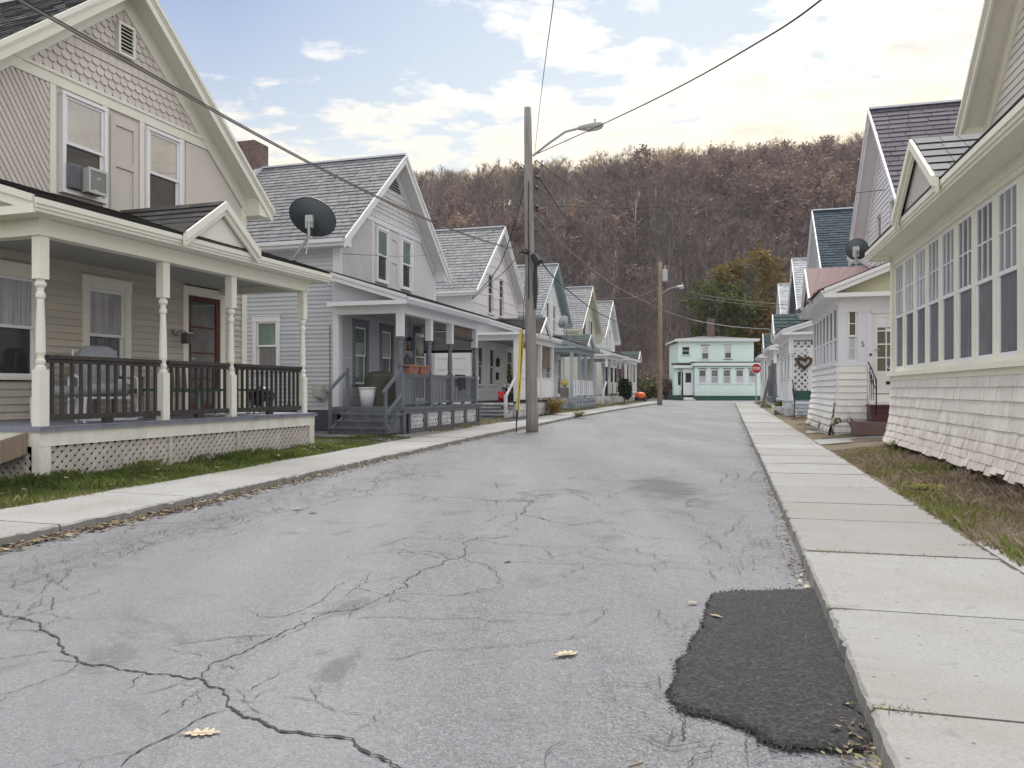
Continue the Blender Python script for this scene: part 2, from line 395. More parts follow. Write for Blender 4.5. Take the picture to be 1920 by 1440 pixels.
# ------------------------------------------------------------------ building pieces (house-local metres; near end = -x, street = -y)
def clap(mb,x0,x1,z0,z1,exp=.105,holes=(),roof=None,m=0,y=0.0,lap=.024):
    z=z0
    while z<z1-1e-3:
        zt=min(z+exp,z1); iv=[(x0,x1)]
        for hx0,hx1,hz0,hz1 in holes:
            if hz0<zt-.03 and hz1>z+.03:
                nv=[]
                for a,b in iv:
                    if hx1<=a or hx0>=b: nv.append((a,b)); continue
                    if hx0>a: nv.append((a,hx0))
                    if hx1<b: nv.append((hx1,b))
                iv=nv
        l0=l1=1e9
        if roof: l0=(roof[0]-z)/roof[1]; l1=(roof[0]-zt)/roof[1]
        if exp>.2:           # broad panels: cut them exactly round the openings
            zs=sorted({z,zt}|{q for h in holes for q in h[2:4] if z+.01<q<zt-.01}); r=random.random()
            for za,zb in zip(zs,zs[1:]):
                iv=[(x0,x1)]
                for h in holes:
                    if h[2]<zb-.005 and h[3]>za+.005: iv=[p for a,b in iv for p in ((a,min(b,h[0])),(max(a,h[1]),b)) if p[1]-p[0]>.01]
                for a,b in iv:
                    f=lambda q: -lap+(lap-.002)*(q-z)/(zt-z); la=(roof[0]-za)/roof[1] if roof else 1e9; lb=(roof[0]-zb)/roof[1] if roof else 1e9
                    a0,b0,a1,b1=max(a,-la),min(b,la),max(a,-lb),min(b,lb)
                    if b0-a0<.02: continue
                    if b1<a1: a1=b1=(a0+b0)/2
                    mb.quad((a0,f(za),za),(b0,f(za),za),(b1,f(zb),zb),(a1,f(zb),zb),m,r)
            mb.quad((max(x0,-l0),-lap+y,z),(max(x0,-l0),.004+y,z),(min(x1,l0),.004+y,z),(min(x1,l0),-lap+y,z),m,r)
            z=zt; continue
        for a,b in iv:
            a0,b0,a1,b1=max(a,-l0),min(b,l0),max(a,-l1),min(b,l1)
            if b0-a0<.02: continue
            if b1<a1: a1=b1=(a0+b0)/2
            r=random.random()
            mb.quad((a0,y-lap,z),(b0,y-lap,z),(b1,y-.002,zt),(a1,y-.002,zt),m,r)
            mb.quad((a0,y-lap,z),(a0,y+.004,z),(b0,y+.004,z),(b0,y-lap,z),m,r)
        z=zt
def chev(mb,apex,sl,half,d0,d1,y0,y1,m=0,half1=None):
    h1=half if half1 is None else half1
    for s in (-1,1):
        po=[(0,apex-d0),(s*half,apex-d0-sl*half),(s*h1,apex-d1-sl*h1),(0,apex-d1)]
        mb.prism(po if s<0 else po[::-1],y0,y1,m)
def slates(mb,O,a,s,La,Ls,exp,w,m=0,th=.018,jit=.25,gapm=None,vary=1):
    # courses of slates laid on a slope: O top corner, a along the ridge, s down the slope
    O=Vector(O);a=Vector(a).normalized();s=Vector(s).normalized();nn=a.cross(s).normalized()
    if nn.z<0: nn=-nn
    rows=int(math.ceil(Ls/exp))
    for i in range(rows):
        t0=i*exp; t1=min((i+1)*exp,Ls)+random.uniform(-.1,.1)*exp*jit
        x=-random.uniform(0,w)
        while x<La:
            ww=w*random.uniform(1-.25*vary,1+.25*vary); xa=max(x+.006,0); xb=min(x+ww-.006,La); x+=ww
            if xb-xa<.02: continue
            e=t1+exp*.02*random.uniform(-1,1)*jit*3; lift=th*random.uniform(.8,1.35)
            p=[O+a*xa+s*t0+nn*.004, O+a*xb+s*t0+nn*.004, O+a*xb+s*e+nn*lift, O+a*xa+s*e+nn*lift,
               O+a*xb+s*e, O+a*xa+s*e]
            mb.add(p,[(0,1,2,3),(3,2,4,5)],m)
def clipseg(p,d,poly):
    # line p + t d inside a convex polygon (x,z)
    t0,t1=-1e9,1e9; n=len(poly)
    area=sum(poly[i][0]*poly[(i+1)%n][1]-poly[(i+1)%n][0]*poly[i][1] for i in range(n))
    sg=1 if area>0 else -1
    for i in range(n):
        ax,az=poly[i]; bx,bz=poly[(i+1)%n]; nx,nz=-(bz-az)*sg,(bx-ax)*sg
        num=(p[0]-ax)*nx+(p[1]-az)*nz; den=d[0]*nx+d[1]*nz
        if abs(den)<1e-9:
            if num<0: return None
        else:
            t=-num/den
            if den>0: t0=max(t0,t)
            else: t1=min(t1,t)
    return (t0,t1) if t1-t0>.02 else None
def battens(mb,poly,ang,step,w,y0,y1,m=0):
    d=(math.cos(ang),math.sin(ang)); nx,nz=-d[1],d[0]
    k0=min(p[0]*nx+p[1]*nz for p in poly); k1=max(p[0]*nx+p[1]*nz for p in poly); k=k0+step*.5
    while k<k1:
        c=clipseg((nx*k,nz*k),d,poly)
        if c:
            p0=(nx*k+d[0]*c[0],nz*k+d[1]*c[0]); p1=(nx*k+d[0]*c[1],nz*k+d[1]*c[1])
            mb.bar((p0[0],(y0+y1)/2,p0[1]),(p1[0],(y0+y1)/2,p1[1]),w,abs(y1-y0),(0,1,0),m)
        k+=step
def lattice(mb,x0,x1,z0,z1,y,step=.085,w=.048,m=0,ang=45):
    poly=[(x0,z0),(x1,z0),(x1,z1),(x0,z1)]
    battens(mb,poly,R(ang),step,w,y-.012,y,m); battens(mb,poly,R(180-ang),step,w,y,y+.012,m)
def scales(mb,apex,sl,inset,z0,rows,m=0,y=0):
    z=z0
    for kind,ex in rows:
        w=.155; lim=(apex-z)/sl-inset; x=-lim-w+(random.random()*.02 if kind else 0); i=0
        off=w/2 if rows and (round((z-z0)/ex)%2) else 0
        k=int(lim/w)+2
        for j in range(-k,k+1):
            cx=j*w+off
            top=z+ex*1.35; half=w/2-.004
            if abs(cx)+half>lim: continue
            yb,yt=y-.034,y-.004
            if kind==1: lo=[(half,ex*.42),(half*.86,ex*.2),(half*.5,ex*.05),(0,0),(-half*.5,ex*.05),(-half*.86,ex*.2),(-half,ex*.42)]
            elif kind==2: lo=[(half,ex*.5),(half*.45,0),(-half*.45,0),(-half,ex*.5)]
            else: lo=[(half,0),(-half,0)]
            def Y(dz): return yb+(yt-yb)*dz/(ex*1.35)
            pts=[(cx-half,yt,top),(cx+half,yt,top)]+[(cx+a,Y(b),z+b) for a,b in lo]
            n=len(pts); back=[(p[0],p[1]+.016,p[2]) for p in pts[2:]]
            fs=[tuple(range(n))]+[(2+i,n+i,n+i+1,3+i) for i in range(len(lo)-1)]
            mb.add(pts+back,fs,m)
        z+=ex
def column(parent,mk,x,y,z0,z1,mat,sq=.17,base=.66,top=.5,turned=True,mat2=None,n=14):
    mb=mk(); h=sq/2; m2=1 if mat2 else 0
    mb.box(x-h,x+h,y-h,y+h,z0,z0+base,1 if mat2 else 0); mb.box(x-h,x+h,y-h,y+h,z1-top,z1,0)
    a,b=z0+base,z1-top; L=b-a; r=h*.86
    if turned:
        pr=[(0,h*.98),(.03,h*.98),(.05,r*.72),(.08,r*.98),(.105,r*.98),(.12,r*.74),(.15,r*.74),(.19,r*1.02),(.24,r*1.0),(.5,r*.9),(.72,r*.74),(.78,r*.72),(.80,r*.98),(.84,r*.98),(.86,r*.7),(.9,r*.72),(.93,h*.99),(.96,h*.99),(.98,r*.8),(1,r*.8)]
        mb.lathe(x,y,[(a+L*t,rr) for t,rr in pr],n,m2)
    else: mb.box(x-h*.9,x+h*.9,y-h*.9,y+h*.9,a,b,m2)
    return mb.build('column',[mat,mat2] if mat2 else mat,parent)
def window(parent,mk,cx,z0,z1,w,trim,sash,up='g_dark',lo='g_dark',cw=.11,muntin=(0,0),lomun=(0,0),y=0,split=.5,head=.14,sill=True,name='window',pr=.035,rec=1.0):
    mb=mk(); x0,x1=cx-w/2,cx+w/2
    mb.box(x0-cw,x0,y-pr,y+.07,z0,z1); mb.box(x1,x1+cw,y-pr,y+.07,z0,z1)
    mb.box(x0-cw-.01,x1+cw+.01,y-pr-.007,y+.07,z1,z1+head)
    if head>.1: mb.box(x0-cw-.03,x1+cw+.03,y-.06,y+.0,z1+head,z1+head+.03)
    if sill: mb.box(x0-cw-.03,x1+cw+.03,y-.075,y+.07,z0-.05,z0)
    else: mb.box(x0-cw,x1+cw,y-pr,y+.07,z0-.06,z0)
    wd=mb.build(name,trim,parent)
    zm=z0+(z1-z0)*split; s=.042
    mb=mk()
    for za,zb,yy,mun in ((zm-.02,z1,y+.005*rec,muntin),(z0,zm+.02,y+.034*rec,lomun)):
        mb.box(x0,x0+s,yy,yy+.026,za,zb); mb.box(x1-s,x1,yy,yy+.026,za,zb)
        mb.box(x0+s,x1-s,yy,yy+.026,zb-s,zb); mb.box(x0+s,x1-s,yy,yy+.026,za,za+s)
        for i in range(1,mun[0]+1):
            xx=x0+(x1-x0)*i/(mun[0]+1); mb.box(xx-.007,xx+.007,yy+.002,yy+.02,za+s,zb-s)
        for i in range(1,mun[1]+1):
            q=za+(zb-za)*i/(mun[1]+1); mb.box(x0+s,x1-s,yy+.003,yy+.019,q-.009,q+.009)
    mb.build('sash',sash,wd)
    mb=mk()
    e=random.uniform(-.0015,.0015)
    mb.quad((x0+s*.5,y+.015+.005*rec+e,zm),(x1-s*.5,y+.015+.005*rec-e,zm),(x1-s*.5,y+.015+.005*rec-e,z1-s*.5),(x0+s*.5,y+.015+.005*rec+e,z1-s*.5),0)
    e=random.uniform(-.0015,.0015)
    mb.quad((x0+s*.5,y+.016+.034*rec+e,z0+s*.5),(x1-s*.5,y+.016+.034*rec-e,z0+s*.5),(x1-s*.5,y+.016+.034*rec-e,zm),(x0+s*.5,y+.016+.034*rec+e,zm),1)
    mb.build('glass',[M[up],M[lo]],wd)
    return wd
def door(parent,mk,cx,z0,z1,w,trim,frame,glass='g_door',rails=3,y=0,cw=.13,panelz=.0,mun=(0,0),label=None):
    mb=mk(); x0,x1=cx-w/2,cx+w/2
    mb.box(x0-cw,x0,y-.035,y+.06,z0,z1); mb.box(x1,x1+cw,y-.035,y+.06,z0,z1); mb.box(x0-cw-.01,x1+cw+.01,y-.045,y+.06,z1,z1+.16)
    dr=mb.build('door',trim,parent)
    if label: dr['label']=label
    mb=mk(); s=.095
    mb.box(x0,x0+s,y-.01,y+.03,z0,z1); mb.box(x1-s,x1,y-.01,y+.03,z0,z1); mb.box(x0+s,x1-s,y-.01,y+.03,z1-s,z1)
    mb.box(x0+s,x1-s,y-.01,y+.03,z0,z0+.16+panelz)
    zz=z0+.16+panelz
    for i in range(1,rails+1):
        q=zz+(z1-s-zz)*i/(rails+1); mb.box(x0+s,x1-s,y-.004,y+.026,q-.014,q+.014)
    for i in range(1,mun[0]+1):
        xx=x0+s+(x1-x0-2*s)*i/(mun[0]+1); mb.box(xx-.013,xx+.013,y-.003,y+.027,zz,z1-s)
    mb.build('door_leaf',frame,dr)
    mb=mk(); mb.quad((x0+s*.6,y+.012,zz-.01),(x1-s*.6,y+.012,zz-.01),(x1-s*.6,y+.012,z1-s*.6),(x0+s*.6,y+.012,z1-s*.6)); mb.build('door_glass',M[glass],dr)
    mb=mk(); mb.tube([(x0+s*.5,y-.01,z0+.98),(x0+s*.5,y-.06,z0+.98),(x0+s*.5+.08,y-.06,z0+.98)],.012,6); mb.build('handle',M['galv'],dr)
    return dr
def railing(parent,mk,x0,x1,y,z0,zt,mat,step=.12,bw=.035,fine=True,toph=.045):
    mb=mk(); mb.box(x0,x1,y-.055,y+.055,zt-toph,zt); mb.box(x0,x1,y-.03,y+.03,zt-toph-.05,zt-toph)
    mb.box(x0,x1,y-.035,y+.035,z0+.06,z0+.13)
    xm=(x0+x1)/2; mb.box(xm-.07,xm+.07,y-.03,y+.03,z0+.005,z0+.06)
    k=max(2,int((x1-x0)/step)); rr=None
    if not fine:
        for i in range(k):
            xx=x0+(x1-x0)*(i+.5)/k; mb.box(xx-bw/2,xx+bw/2,y-bw/2,y+bw/2,z0+.13,zt-toph-.05)
    rr=mb.build('railing',mat,parent)
    if fine:
        proto=None
        for i in range(k):
            xx=x0+(x1-x0)*(i+.5)/k+random.uniform(-.006,.006)
            if proto is None:
                b=mk(); b.box(xx-bw/2,xx+bw/2,y-bw/2,y+bw/2,z0+.13,zt-toph-.05); proto=b.build('baluster',mat,rr); px=xx
            else:
                c=proto.copy(); COL.objects.link(c); c.parent=rr; c.location=((xx-px)*b.sx,0,0)
    return rr
def steps(parent,mk,xdeck,y0,y1,ztop,n,run,treadm,riserm,solid=True,dirx=-1):
    mb=mk(); rise=ztop/(n+1)
    for i in range(n):
        z=ztop-rise*(i+1); xa=xdeck+dirx*run*i; xb=xdeck+dirx*(run*(i+1)+.03)
        mb.box(xa,xb,y0-.03,y1+.03,z-.04,z,0)
        mb.box(xa+dirx*(run-.03),xa+dirx*run,y0,y1,z-rise,z-.04,1)
    mb.box(xdeck,xdeck+dirx*.03,y0,y1,ztop-rise,ztop-.04,1)
    for yy in (y0+.02,y1-.06):
        po=[(xdeck+dirx*.02,0.0)]+[(xdeck+dirx*run*n,0.0),(xdeck+dirx*run*n,rise-.04),(xdeck+dirx*.02,ztop-rise*.6)]
        po=[(x,z) for x,z in po]; mb.prism(po,yy,yy+.04,1)
    return mb.build('steps',[treadm,riserm],parent)
def porch_roof(H,mk,x0,x1,yf,ez,ws,roofm,trim,pent=True,under=None,gab=None,exp=.14,w=.3,end_mat=None,ov=.33,gmat=None,g_rows=6):
    """lean-to roof from the wall (y=0) to the eave line beyond the beam; with cornice, end panels and an optional gablet"""
    ye=yf-ov; xa,xb=x0-ov,x1+ov; zw=ez+ws*(-ye); und=M['porch_ceiling'] if under is None else under
    mb=mk(); 
    mb.add([(xa,ye-.03,ez),(xb,ye-.03,ez),(xb,0,zw),(xa,0,zw),(xa,ye-.03,ez-.05),(xb,ye-.03,ez-.05),(xb,0,zw-.05),(xa,0,zw-.05)],
           [(0,1,2,3),(7,6,5,4),(0,4,5,1),(1,5,6,2),(2,6,7,3),(3,7,4,0)],1)
    Ls=math.hypot(-ye+.05,zw-ez)
    slates(mb,(xa-.02,0,zw+.004),(1,0,0),(0,ye,ez-zw),xb-xa+.04,Ls,exp,w,0,.014,.35)
    pr=mb.build('porch_roof',[roofm,M['gap']],H)
    mb=mk()      # cornice
    mb.box(xa,xb,ye-.02,ye+.02,ez-.19,ez-.055); mb.box(xa-.03,xb+.03,ye-.06,ye-.02,ez-.11,ez-.045); mb.box(xa-.02,xb+.02,ye-.04,ye-.0201,ez-.15,ez-.1101)
    mb.box(xa+.02,xb-.02,ye+.02,yf-.0,ez-.19,ez-.17)
    for s,xx in ((-1,xa),(1,xb)):
        for d0,d1,p in ((-.005,.17,0),(-.02,.06,.035)):
            q0,q1=(xx,xx-s*.03) if p==0 else (xx,xx+s*p)
            mb.prismx([(ye,ez-.03-d1),(0,zw-.03-d1),(0,zw-.03-d0),(ye,ez-.03-d0)],min(q0,q1),max(q0,q1))
    mb.build('cornice',trim,pr)
    bz=ez-.19
    for s,xx,xo in ((-1,x0,xa),(1,x1,xb)):
        mb=mk(); mb.prismx([(yf,bz),(0,bz),(0,zw-.06),(yf,ez-.06-.0)],xx-.02,xx+.02); mb.build('end_panel',end_mat or trim,pr)
        mb=mk(); mb.box(xo,xo-s*(ov+.06),ye+.03,-.0,bz-.005,bz+.012); mb.box(xo,xo+s*.025,ye,-.0,bz-.02,bz+.075); mb.build('end_cornice',trim,pr)
    if gab:
        gx,gw,gh=gab; az=ez+gh; sl=gh/gw; yb=-(az-zw)/ws if False else ye+ (gh)/ws
        yb=min(yb,-.02)
        g=mk(); 
        for s in (-1,1):      # two little slopes running back into the roof
            e=(gx+s*(gw+.06),ye-.1,ez-.03); tp=(gx,ye-.1,az+.03)
            g.add([tp,(gx,yb,az+.03),(gx+s*(gw+.06),ye+.02,ez-.0),e],[(0,1,2,3)],1)
            a=Vector((0,1,0)); sd=Vector((s*gw,0,-gh))
            nrow=g_rows; Lh=math.hypot(gw,gh)+.07
            for i in range(nrow):
                t0,t1=i/nrow,(i+1)/nrow; Lrow=(yb-(ye-.1))*(1-t0*.98); x=0
                while x<Lrow:
                    ww=random.uniform(.2,.34); xe=min(x+ww-.008,Lrow)
                    def pt(tt,yy,n_): return (gx+s*(gw+.06)*tt,ye-.1+yy,az+.03-(gh+.06)*tt+n_)
                    xe2=min(xe,(yb-(ye-.1))*(1-t1*.98)+.02); x2=min(x,xe2)
                    g.add([pt(t0,x,.008),pt(t0,xe,.008),pt(t1,xe2,.026),pt(t1,x2,.026)],[(0,1,2,3)],0); x+=ww
        gr=g.build('gablet',[gmat or roofm,M['gap']],pr)
        g=mk()
        for s in (-1,1):
            for d0,d1,ya,yb2 in ((-.03,.09,ye-.15,ye-.11),(.0,.17,ye-.11,ye-.07)):
                po=[(gx,az-d0),(gx+s*(gw+.07),ez-.02-d0),(gx+s*(gw+.07),ez-.02-d1),(gx,az-d1)]
                g.prism(po if s<0 else po[::-1],ya,yb2)
        g.build('gablet_trim',trim,gr)
        g=mk(); g.prism([(gx-gw,ez-.1),(gx+gw,ez-.1),(gx,az-.06)],ye-.03,ye+.05); g.build('gablet_panel',end_mat or trim,gr)
    return pr,zw

def house(name,label,loc,rz,m,sp,group=None):
    """one-and-a-half storey gabled worker's house with a lean-to porch across its front"""
    H=root(name,label,'house',loc,rz,group)
    def mk(Mx=None): return MB(m,Mx)
    g=sp.get
    hw=g('hw',3.1); ovx=.35; ov=.35; apex=g('apex',7.62); sl=g('sl',.855); L=g('L',9.0); half=hw+ovx
    trim=g('trim'); wall=g('wall'); wm=g('win_trim',trim); sash=g('sash',M['vinyl'])
    fz=g('fz',.5); zt=apex-sl*hw-.14; ry=g('ry',.0)
    # --- walls
    wins=g('wins',[(-2.1,1.25,2.6,.82),(-.32,1.2,2.6,.70)]); dx=g('door',1.9); dz=g('dz',.59)
    holes=[(cx-w/2-.08,cx+w/2+.08,a-.03,b+.1) for cx,a,b,w in wins]
    if dx is not None: holes.append((dx-.5,dx+.5,dz-.02,2.9))
    up=g('gable','panels'); ztop1=3.9 if up=='panels' else apex-.15
    upw=g('upwins',[(-.78,3.98,5.36,.70),(.85,3.98,5.36,.70)])
    if up!='panels': holes+= [(cx-w/2-.06,cx+w/2+.06,a-.03,b+.06) for cx,a,b,w in upw]
    mb=mk(); ex=g('exp',.105)
    clap(mb,-hw+.0,hw-.0,fz,ztop1,ex,holes,(apex-.1,sl))
    W=mb.build('wall',wall,H)
    for side in (-1,1):
        Ms=Matrix(((0,1*(-side),0,side*hw),(1,0,0,0),(0,0,1,0),(0,0,0,1)))   # wall frame: a -> y, outward -> side*x
        mb=mk(Ms); hs=[]
        sw=g('sidewins',[(2.1,1.55,2.75,.62)]) if side<0 else []
        hs=[(cx-w/2-.06,cx+w/2+.06,a-.03,b+.06) for cx,a,b,w in sw]
        clap(mb,0,L,fz,zt,ex,hs); mb.build('side_wall',wall,H)
        for cx,a,b,w in sw: window(H,lambda:mk(Ms),cx,a,b,w,g('side_trim',trim),sash,'g_green','g_grey',.11)
        mb=mk(Ms); mb.box(-.02,.14,-.032,.02,fz-.02,zt); mb.build('corner_board',trim,H)
        mb=mk(Ms); mb.box(.14,L,-.03,-.005,zt-.34,zt); mb.build('frieze_board',trim,H)
    for s in (-1,1): mb=mk(); mb.box(s*hw,s*(hw-.14),-.034,.02,fz-.02,zt+.02); mb.build('corner_board',trim,H)
    mb=mk(); mb.box(-hw+.01,hw-.01,.03,L-.03,-.3,fz); mb.build('foundation',g('found',M['found']),H)
    mb=mk(); mb.prism([(-hw,fz),(hw,fz),(hw,zt),(0,apex-.15),(-hw,zt)],L-.03,L); mb.build('rear_wall',wall,H)
    # --- roof
    mb=mk(); chev(mb,apex-.02,sl,half,0,.10,-ov,L+ov,1)
    ln=math.sqrt(1+sl*sl)
    rl=(L+ov*2)
    for s in ((-1,1) if g('both',True) else (-1,)):
        O=(0,-ov-.03,apex)
        slates(mb,O,(0,1,0),(s,0,-sl),rl+.03,half*ln+.05,g('sexp',.20),g('sw',.30),0,.02,g('sjit',.4))
    RF=mb.build('roof',[g('roof'),M['gap']],H)
    mb=mk(); mb.bar((0,-ov-.05,apex+.02),(0,L+ov,apex+.02),.16,.05,(0,0,1)); mb.build('ridge_cap',g('ridge',M['white_tin']),RF)
    mb=mk(); rk=g('rake',trim)
    chev(mb,apex,sl,half+.02,.03,.25,-ov-.035,-ov); chev(mb,apex,sl,half+.05,-.012,.07,-ov-.08,-ov-.0351); chev(mb,apex,sl,half+.03,.0701,.11,-ov-.055,-ov-.0352)
    mb.build('rake_board',rk,RF)
    mb=mk(); chev(mb,apex,sl,half,.125,.145,-ov,-.005); mb.build('soffit',g('soffit',rk),RF)
    mb=mk(); chev(mb,apex,sl,half-.3,.1451,.47,-.05,.0); mb.build('frieze_board',g('frieze',trim),RF)
    mb=mk()
    for s in (-1,1):
        ze=apex-sl*half
        mb.box(s*(half+.01),s*(half-.03),-ov,L+ov,ze-.2,ze-.04); mb.box(s*(half+.07),s*(half+.0101),-ov,L+ov,ze-.12,ze-.03)
        mb.box(s*(half-.03),s*hw,-ov,L+ov,ze-.2,ze-.18)
        mb.prism([(s*(half-.03),ze-.18),(s*hw,ze-.18),(s*hw,ze+sl*ovx-.12),(s*(half-.03),ze-.1)],-ov,-ov+.03); mb.box(s*(hw-.012),s*hw,-ov,-.035,ze-.2,ze+sl*ovx-.14)
    mb.build('eave',trim,RF)
    if g('chimney'):
        cx,cy,w,zt2=g('chimney'); mb=mk(); mb.box(cx-w/2,cx+w/2,cy-w/2,cy+w/2,apex-1.2,zt2); 
        mb.box(cx-w/2+.1,cx+w/2-.1,cy-w/2+.1,cy+w/2-.1,zt2,zt2+.012,1)
        ch=mb.build('chimney',[M['brick'],M['shadow_void']],RF)
        mb=mk(); mb.prism([(cx-w/2-.1,apex+sl*(cx-w/2-.1)-.05),(cx+w/2,apex-sl*abs(cx+w/2)-.1),(cx+w/2,apex+.16),(cx-w/2-.02,apex+sl*(cx-w/2)+.22)],cy-w/2-.04,cy-w/2-.001); mb.build('flashing',M['white_tin'],ch)
    # --- upper front
    if up=='panels':
        pm=g('panel'); zb=g('beltz',5.46)
        mb=mk(); mb.prism([(-hw,3.4),(hw,3.4),(hw,zt),(0,apex-.15),(-hw,zt)],-.004,.05); mb.build('gable_panel',pm,H)
        lx=lambda z:(apex-.45-z)/sl
        mb=mk(); po=[(-hw+.14,3.6),(-1.36,3.6),(-1.36,zb),(-lx(zb),zb),(-hw+.14,min(zb,apex-.45-sl*(hw-.14)))]
        battens(mb,po,R(-58),.078,.058,-.024,-.004); mb.build('diagonal_boards',pm,H)
        mb=mk(); mb.prism([(1.42,3.6),(hw-.14,3.6),(hw-.14,apex-.5-sl*(hw-.14)),(lx(zb)-.06,zb-.01),(1.42,zb-.01)],-.018,-.0045); mb.build('plain_panel',pm,H)
        mb=mk(); h=lx(zb)+.25; mb.box(-h,h,-.04,-.0041,zb,zb+.2); mb.box(-h-.02,h+.02,-.06,-.0401,zb+.15,zb+.2)
        for x in (-1.36,1.26): mb.box(x,x+.1,-.035,-.0042,3.6,zb)
        for x in (-.42,.34): mb.box(x-.005,x+.09,-.034,-.0042,3.6,zb)
        mb.build('belt_board',trim,H)
        mb=mk()
        for za,zc in ((3.75,4.62),(4.74,5.34)):
            pass
        mb.box(-.26,-.16,-.03,-.0043,3.75,5.38); mb.box(.2,.3,-.03,-.0043,3.75,5.38); mb.box(-.16,.2,-.03,-.0043,5.24,5.38); mb.box(-.16,.2,-.03,-.0043,4.58,4.7); mb.box(-.16,.2,-.03,-.0043,3.75,3.95)
        mb.build('raised_panel',pm,H)
        mb=mk(); scales(mb,apex,sl,.36,zb+.2,[(1,.125)]*4+[(0,.15)]*2+[(1,.12)]*2+[(2,.12)]*3,0,-.006); mb.build('scale_shingles',pm,H)
        for cx,a,b,w in upw: window(H,mk,cx,a,b,w,g('upwin_trim',M['vinyl']),sash,g('upg',('g_white','g_dark'))[0],g('upg',('g_white','g_dark'))[1],.06,y=-.062,head=.05,sill=False,pr=.02)
        vz=apex-.98
        mb=mk(); 
        if g('trivent'):
            mb.prism([(-.42,vz+.0),(.42,vz+.0),(0,vz+.42)],-.052,-.045,1)
            for i in range(5):
                q=.4*(1-i/5.2); mb.bar((-q,-.07,vz+.03+i*.075),(q,-.07,vz+.03+i*.075),.035,.012,(0,-.6,1))
        else:
            mb.box(-.17,.17,-.10,-.01,vz-.26,vz-.22); mb.box(-.17,.17,-.10,-.01,vz+.22,vz+.26); mb.box(-.17,-.13,-.10,-.01,vz-.22,vz+.22); mb.box(.13,.17,-.10,-.01,vz-.22,vz+.22); mb.box(-.13,.13,-.062,-.05,vz-.22,vz+.22,1)
            for i in range(7): mb.bar((-.13,-.085,vz-.19+i*.06),(.13,-.085,vz-.19+i*.06),.03,.012,(0,-.7,1))
        mb.build('gable_vent',[trim,M['gap']],H)
    else:
        for k,(cx,a,b,w) in enumerate(upw): window(H,mk,cx,a,b,w,g('upwin_trim',M['vinyl']),sash,*g('upg',('g_dark','g_dark')),.07,y=0,head=.07,sill=True,muntin=g('upmun',(0,0)))
        if g('upextra'): g('upextra')(H,mk)
    # --- lower front
    for k,(cx,a,b,w) in enumerate(wins):
        gl=g('lowg',[('g_grey','g_dark'),('g_curtain','g_dark')])[k]
        window(H,mk,cx,a,b,w,wm,sash,gl[0],gl[1],.12,head=.16)
    if dx is not None: door(H,mk,dx,dz,2.72,.86,wm,g('doorm',M['vinyl']),g('doorg','g_door'),g('drails',3))
    # --- porch
    if g('porch','open')!='open': return H,mk
    x0,x1=g('px',(-3.03,2.37)); yf=-g('pd',1.8); bz=g('bz',2.81); ez=g('ez',3.2); cols=g('cols',[-3.03,-1.09,.37,2.37])
    PT=g('ptrim',trim); dk=g('deckm',M['grey_deck'])
    pr,zw=porch_roof(H,mk,x0-.02,x1+.02,yf,ez,g('ws',.31),g('proof',M['asphalt_black']),PT,gab=g('gab'),end_mat=g('endm',PT),exp=.13,w=.26,gmat=g('gabm'))
    mb=mk(); mb.box(x0-.1,x1+.1,yf-.09,yf+.09,bz,ez-.195); 
    for xx in (x0-.08,x1-.08): mb.box(xx,xx+.16,yf+.09,-.01,bz,ez-.195)
    mb.build('porch_beam',PT,H)
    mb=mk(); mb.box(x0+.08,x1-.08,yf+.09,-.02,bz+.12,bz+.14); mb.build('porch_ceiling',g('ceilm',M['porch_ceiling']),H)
    mb=mk(); n=int((x1-x0+.36)/.11); xs=x0-.18
    mb.box(x0-.18,x1+.18,yf-.2,0,dz-.06,dz-.012)
    for i in range(n): mb.box(xs+i*.11+.003,xs+(i+1)*.11-.003,yf-.21,-.02,dz-.0118,dz)
    mb.build('porch_deck',dk,H)
    sk=g('skirt',PT)
    mb=mk(); sh=g('skh',.26); mb.box(x0-.15,x1+.15,yf-.16,yf-.12,dz-.06-sh,dz-.06); mb.box(x0-.15,x0-.11,yf-.12,-.02,dz-.06-sh,dz-.06); mb.box(x1+.11,x1+.15,yf-.12,-.02,dz-.06-sh,dz-.06)
    if g('lat'):
        for xx in g('latposts',(x0-.15,x1-.0)): mb.box(xx,xx+.15,yf-.155,yf-.04,-.25,dz-.06-sh)
    mb.build('skirt_board',sk,H)
    if g('lat'):
        st,lw,lm,ang=g('lat'); zz=dz-.06-sh
        for k in range(len(g('latx'))):
            a,b=g('latx')[k]; mb=mk(); lattice(mb,a,b,g('latz0',-.03),zz,yf-.11,st,lw,0,ang); (g('latstrip') and k and mb.box(a-.03,a+.03,yf-.145,yf-.125,-.1,zz)); mb.build('lattice',lm,H)
            if g('latframe'): 
                mb=mk(); mb.box(a-.08,a,yf-.15,yf-.09,-.1,zz); mb.box(b,b+.08,yf-.15,yf-.09,-.1,zz); mb.box(a,b,yf-.15,yf-.09,-.12,.06); mb.build('lattice_frame',sk,H)
        mb=mk(); lattice(mb,0,1.5,-.05,zz,0,st,lw) if False else None
        mb=mk(); mb.box(x0-.1,x1+.1,yf+.3,yf+.33,-.2,dz-.07); mb.build('painted_shade',M['shadow_void'],H)  # black panel painted as the shade behind the lattice
    else:
        mb=mk(); mb.box(x0-.13,x1+.13,yf-.13,yf-.1,-.3,dz-.06-sh); mb.box(x0-.13,x0-.1,yf-.1,-.02,-.3,dz-.06-sh); mb.build('skirt_wall',g('skirtw',sk),H)
    for i,cx in enumerate(cols): column(H,mk,cx,yf,dz,bz,g('colm',PT),g('csq',.17),g('cbase',.66),g('ctop',.5),g('turned',True),g('colm2'))
    rm=g('railm')
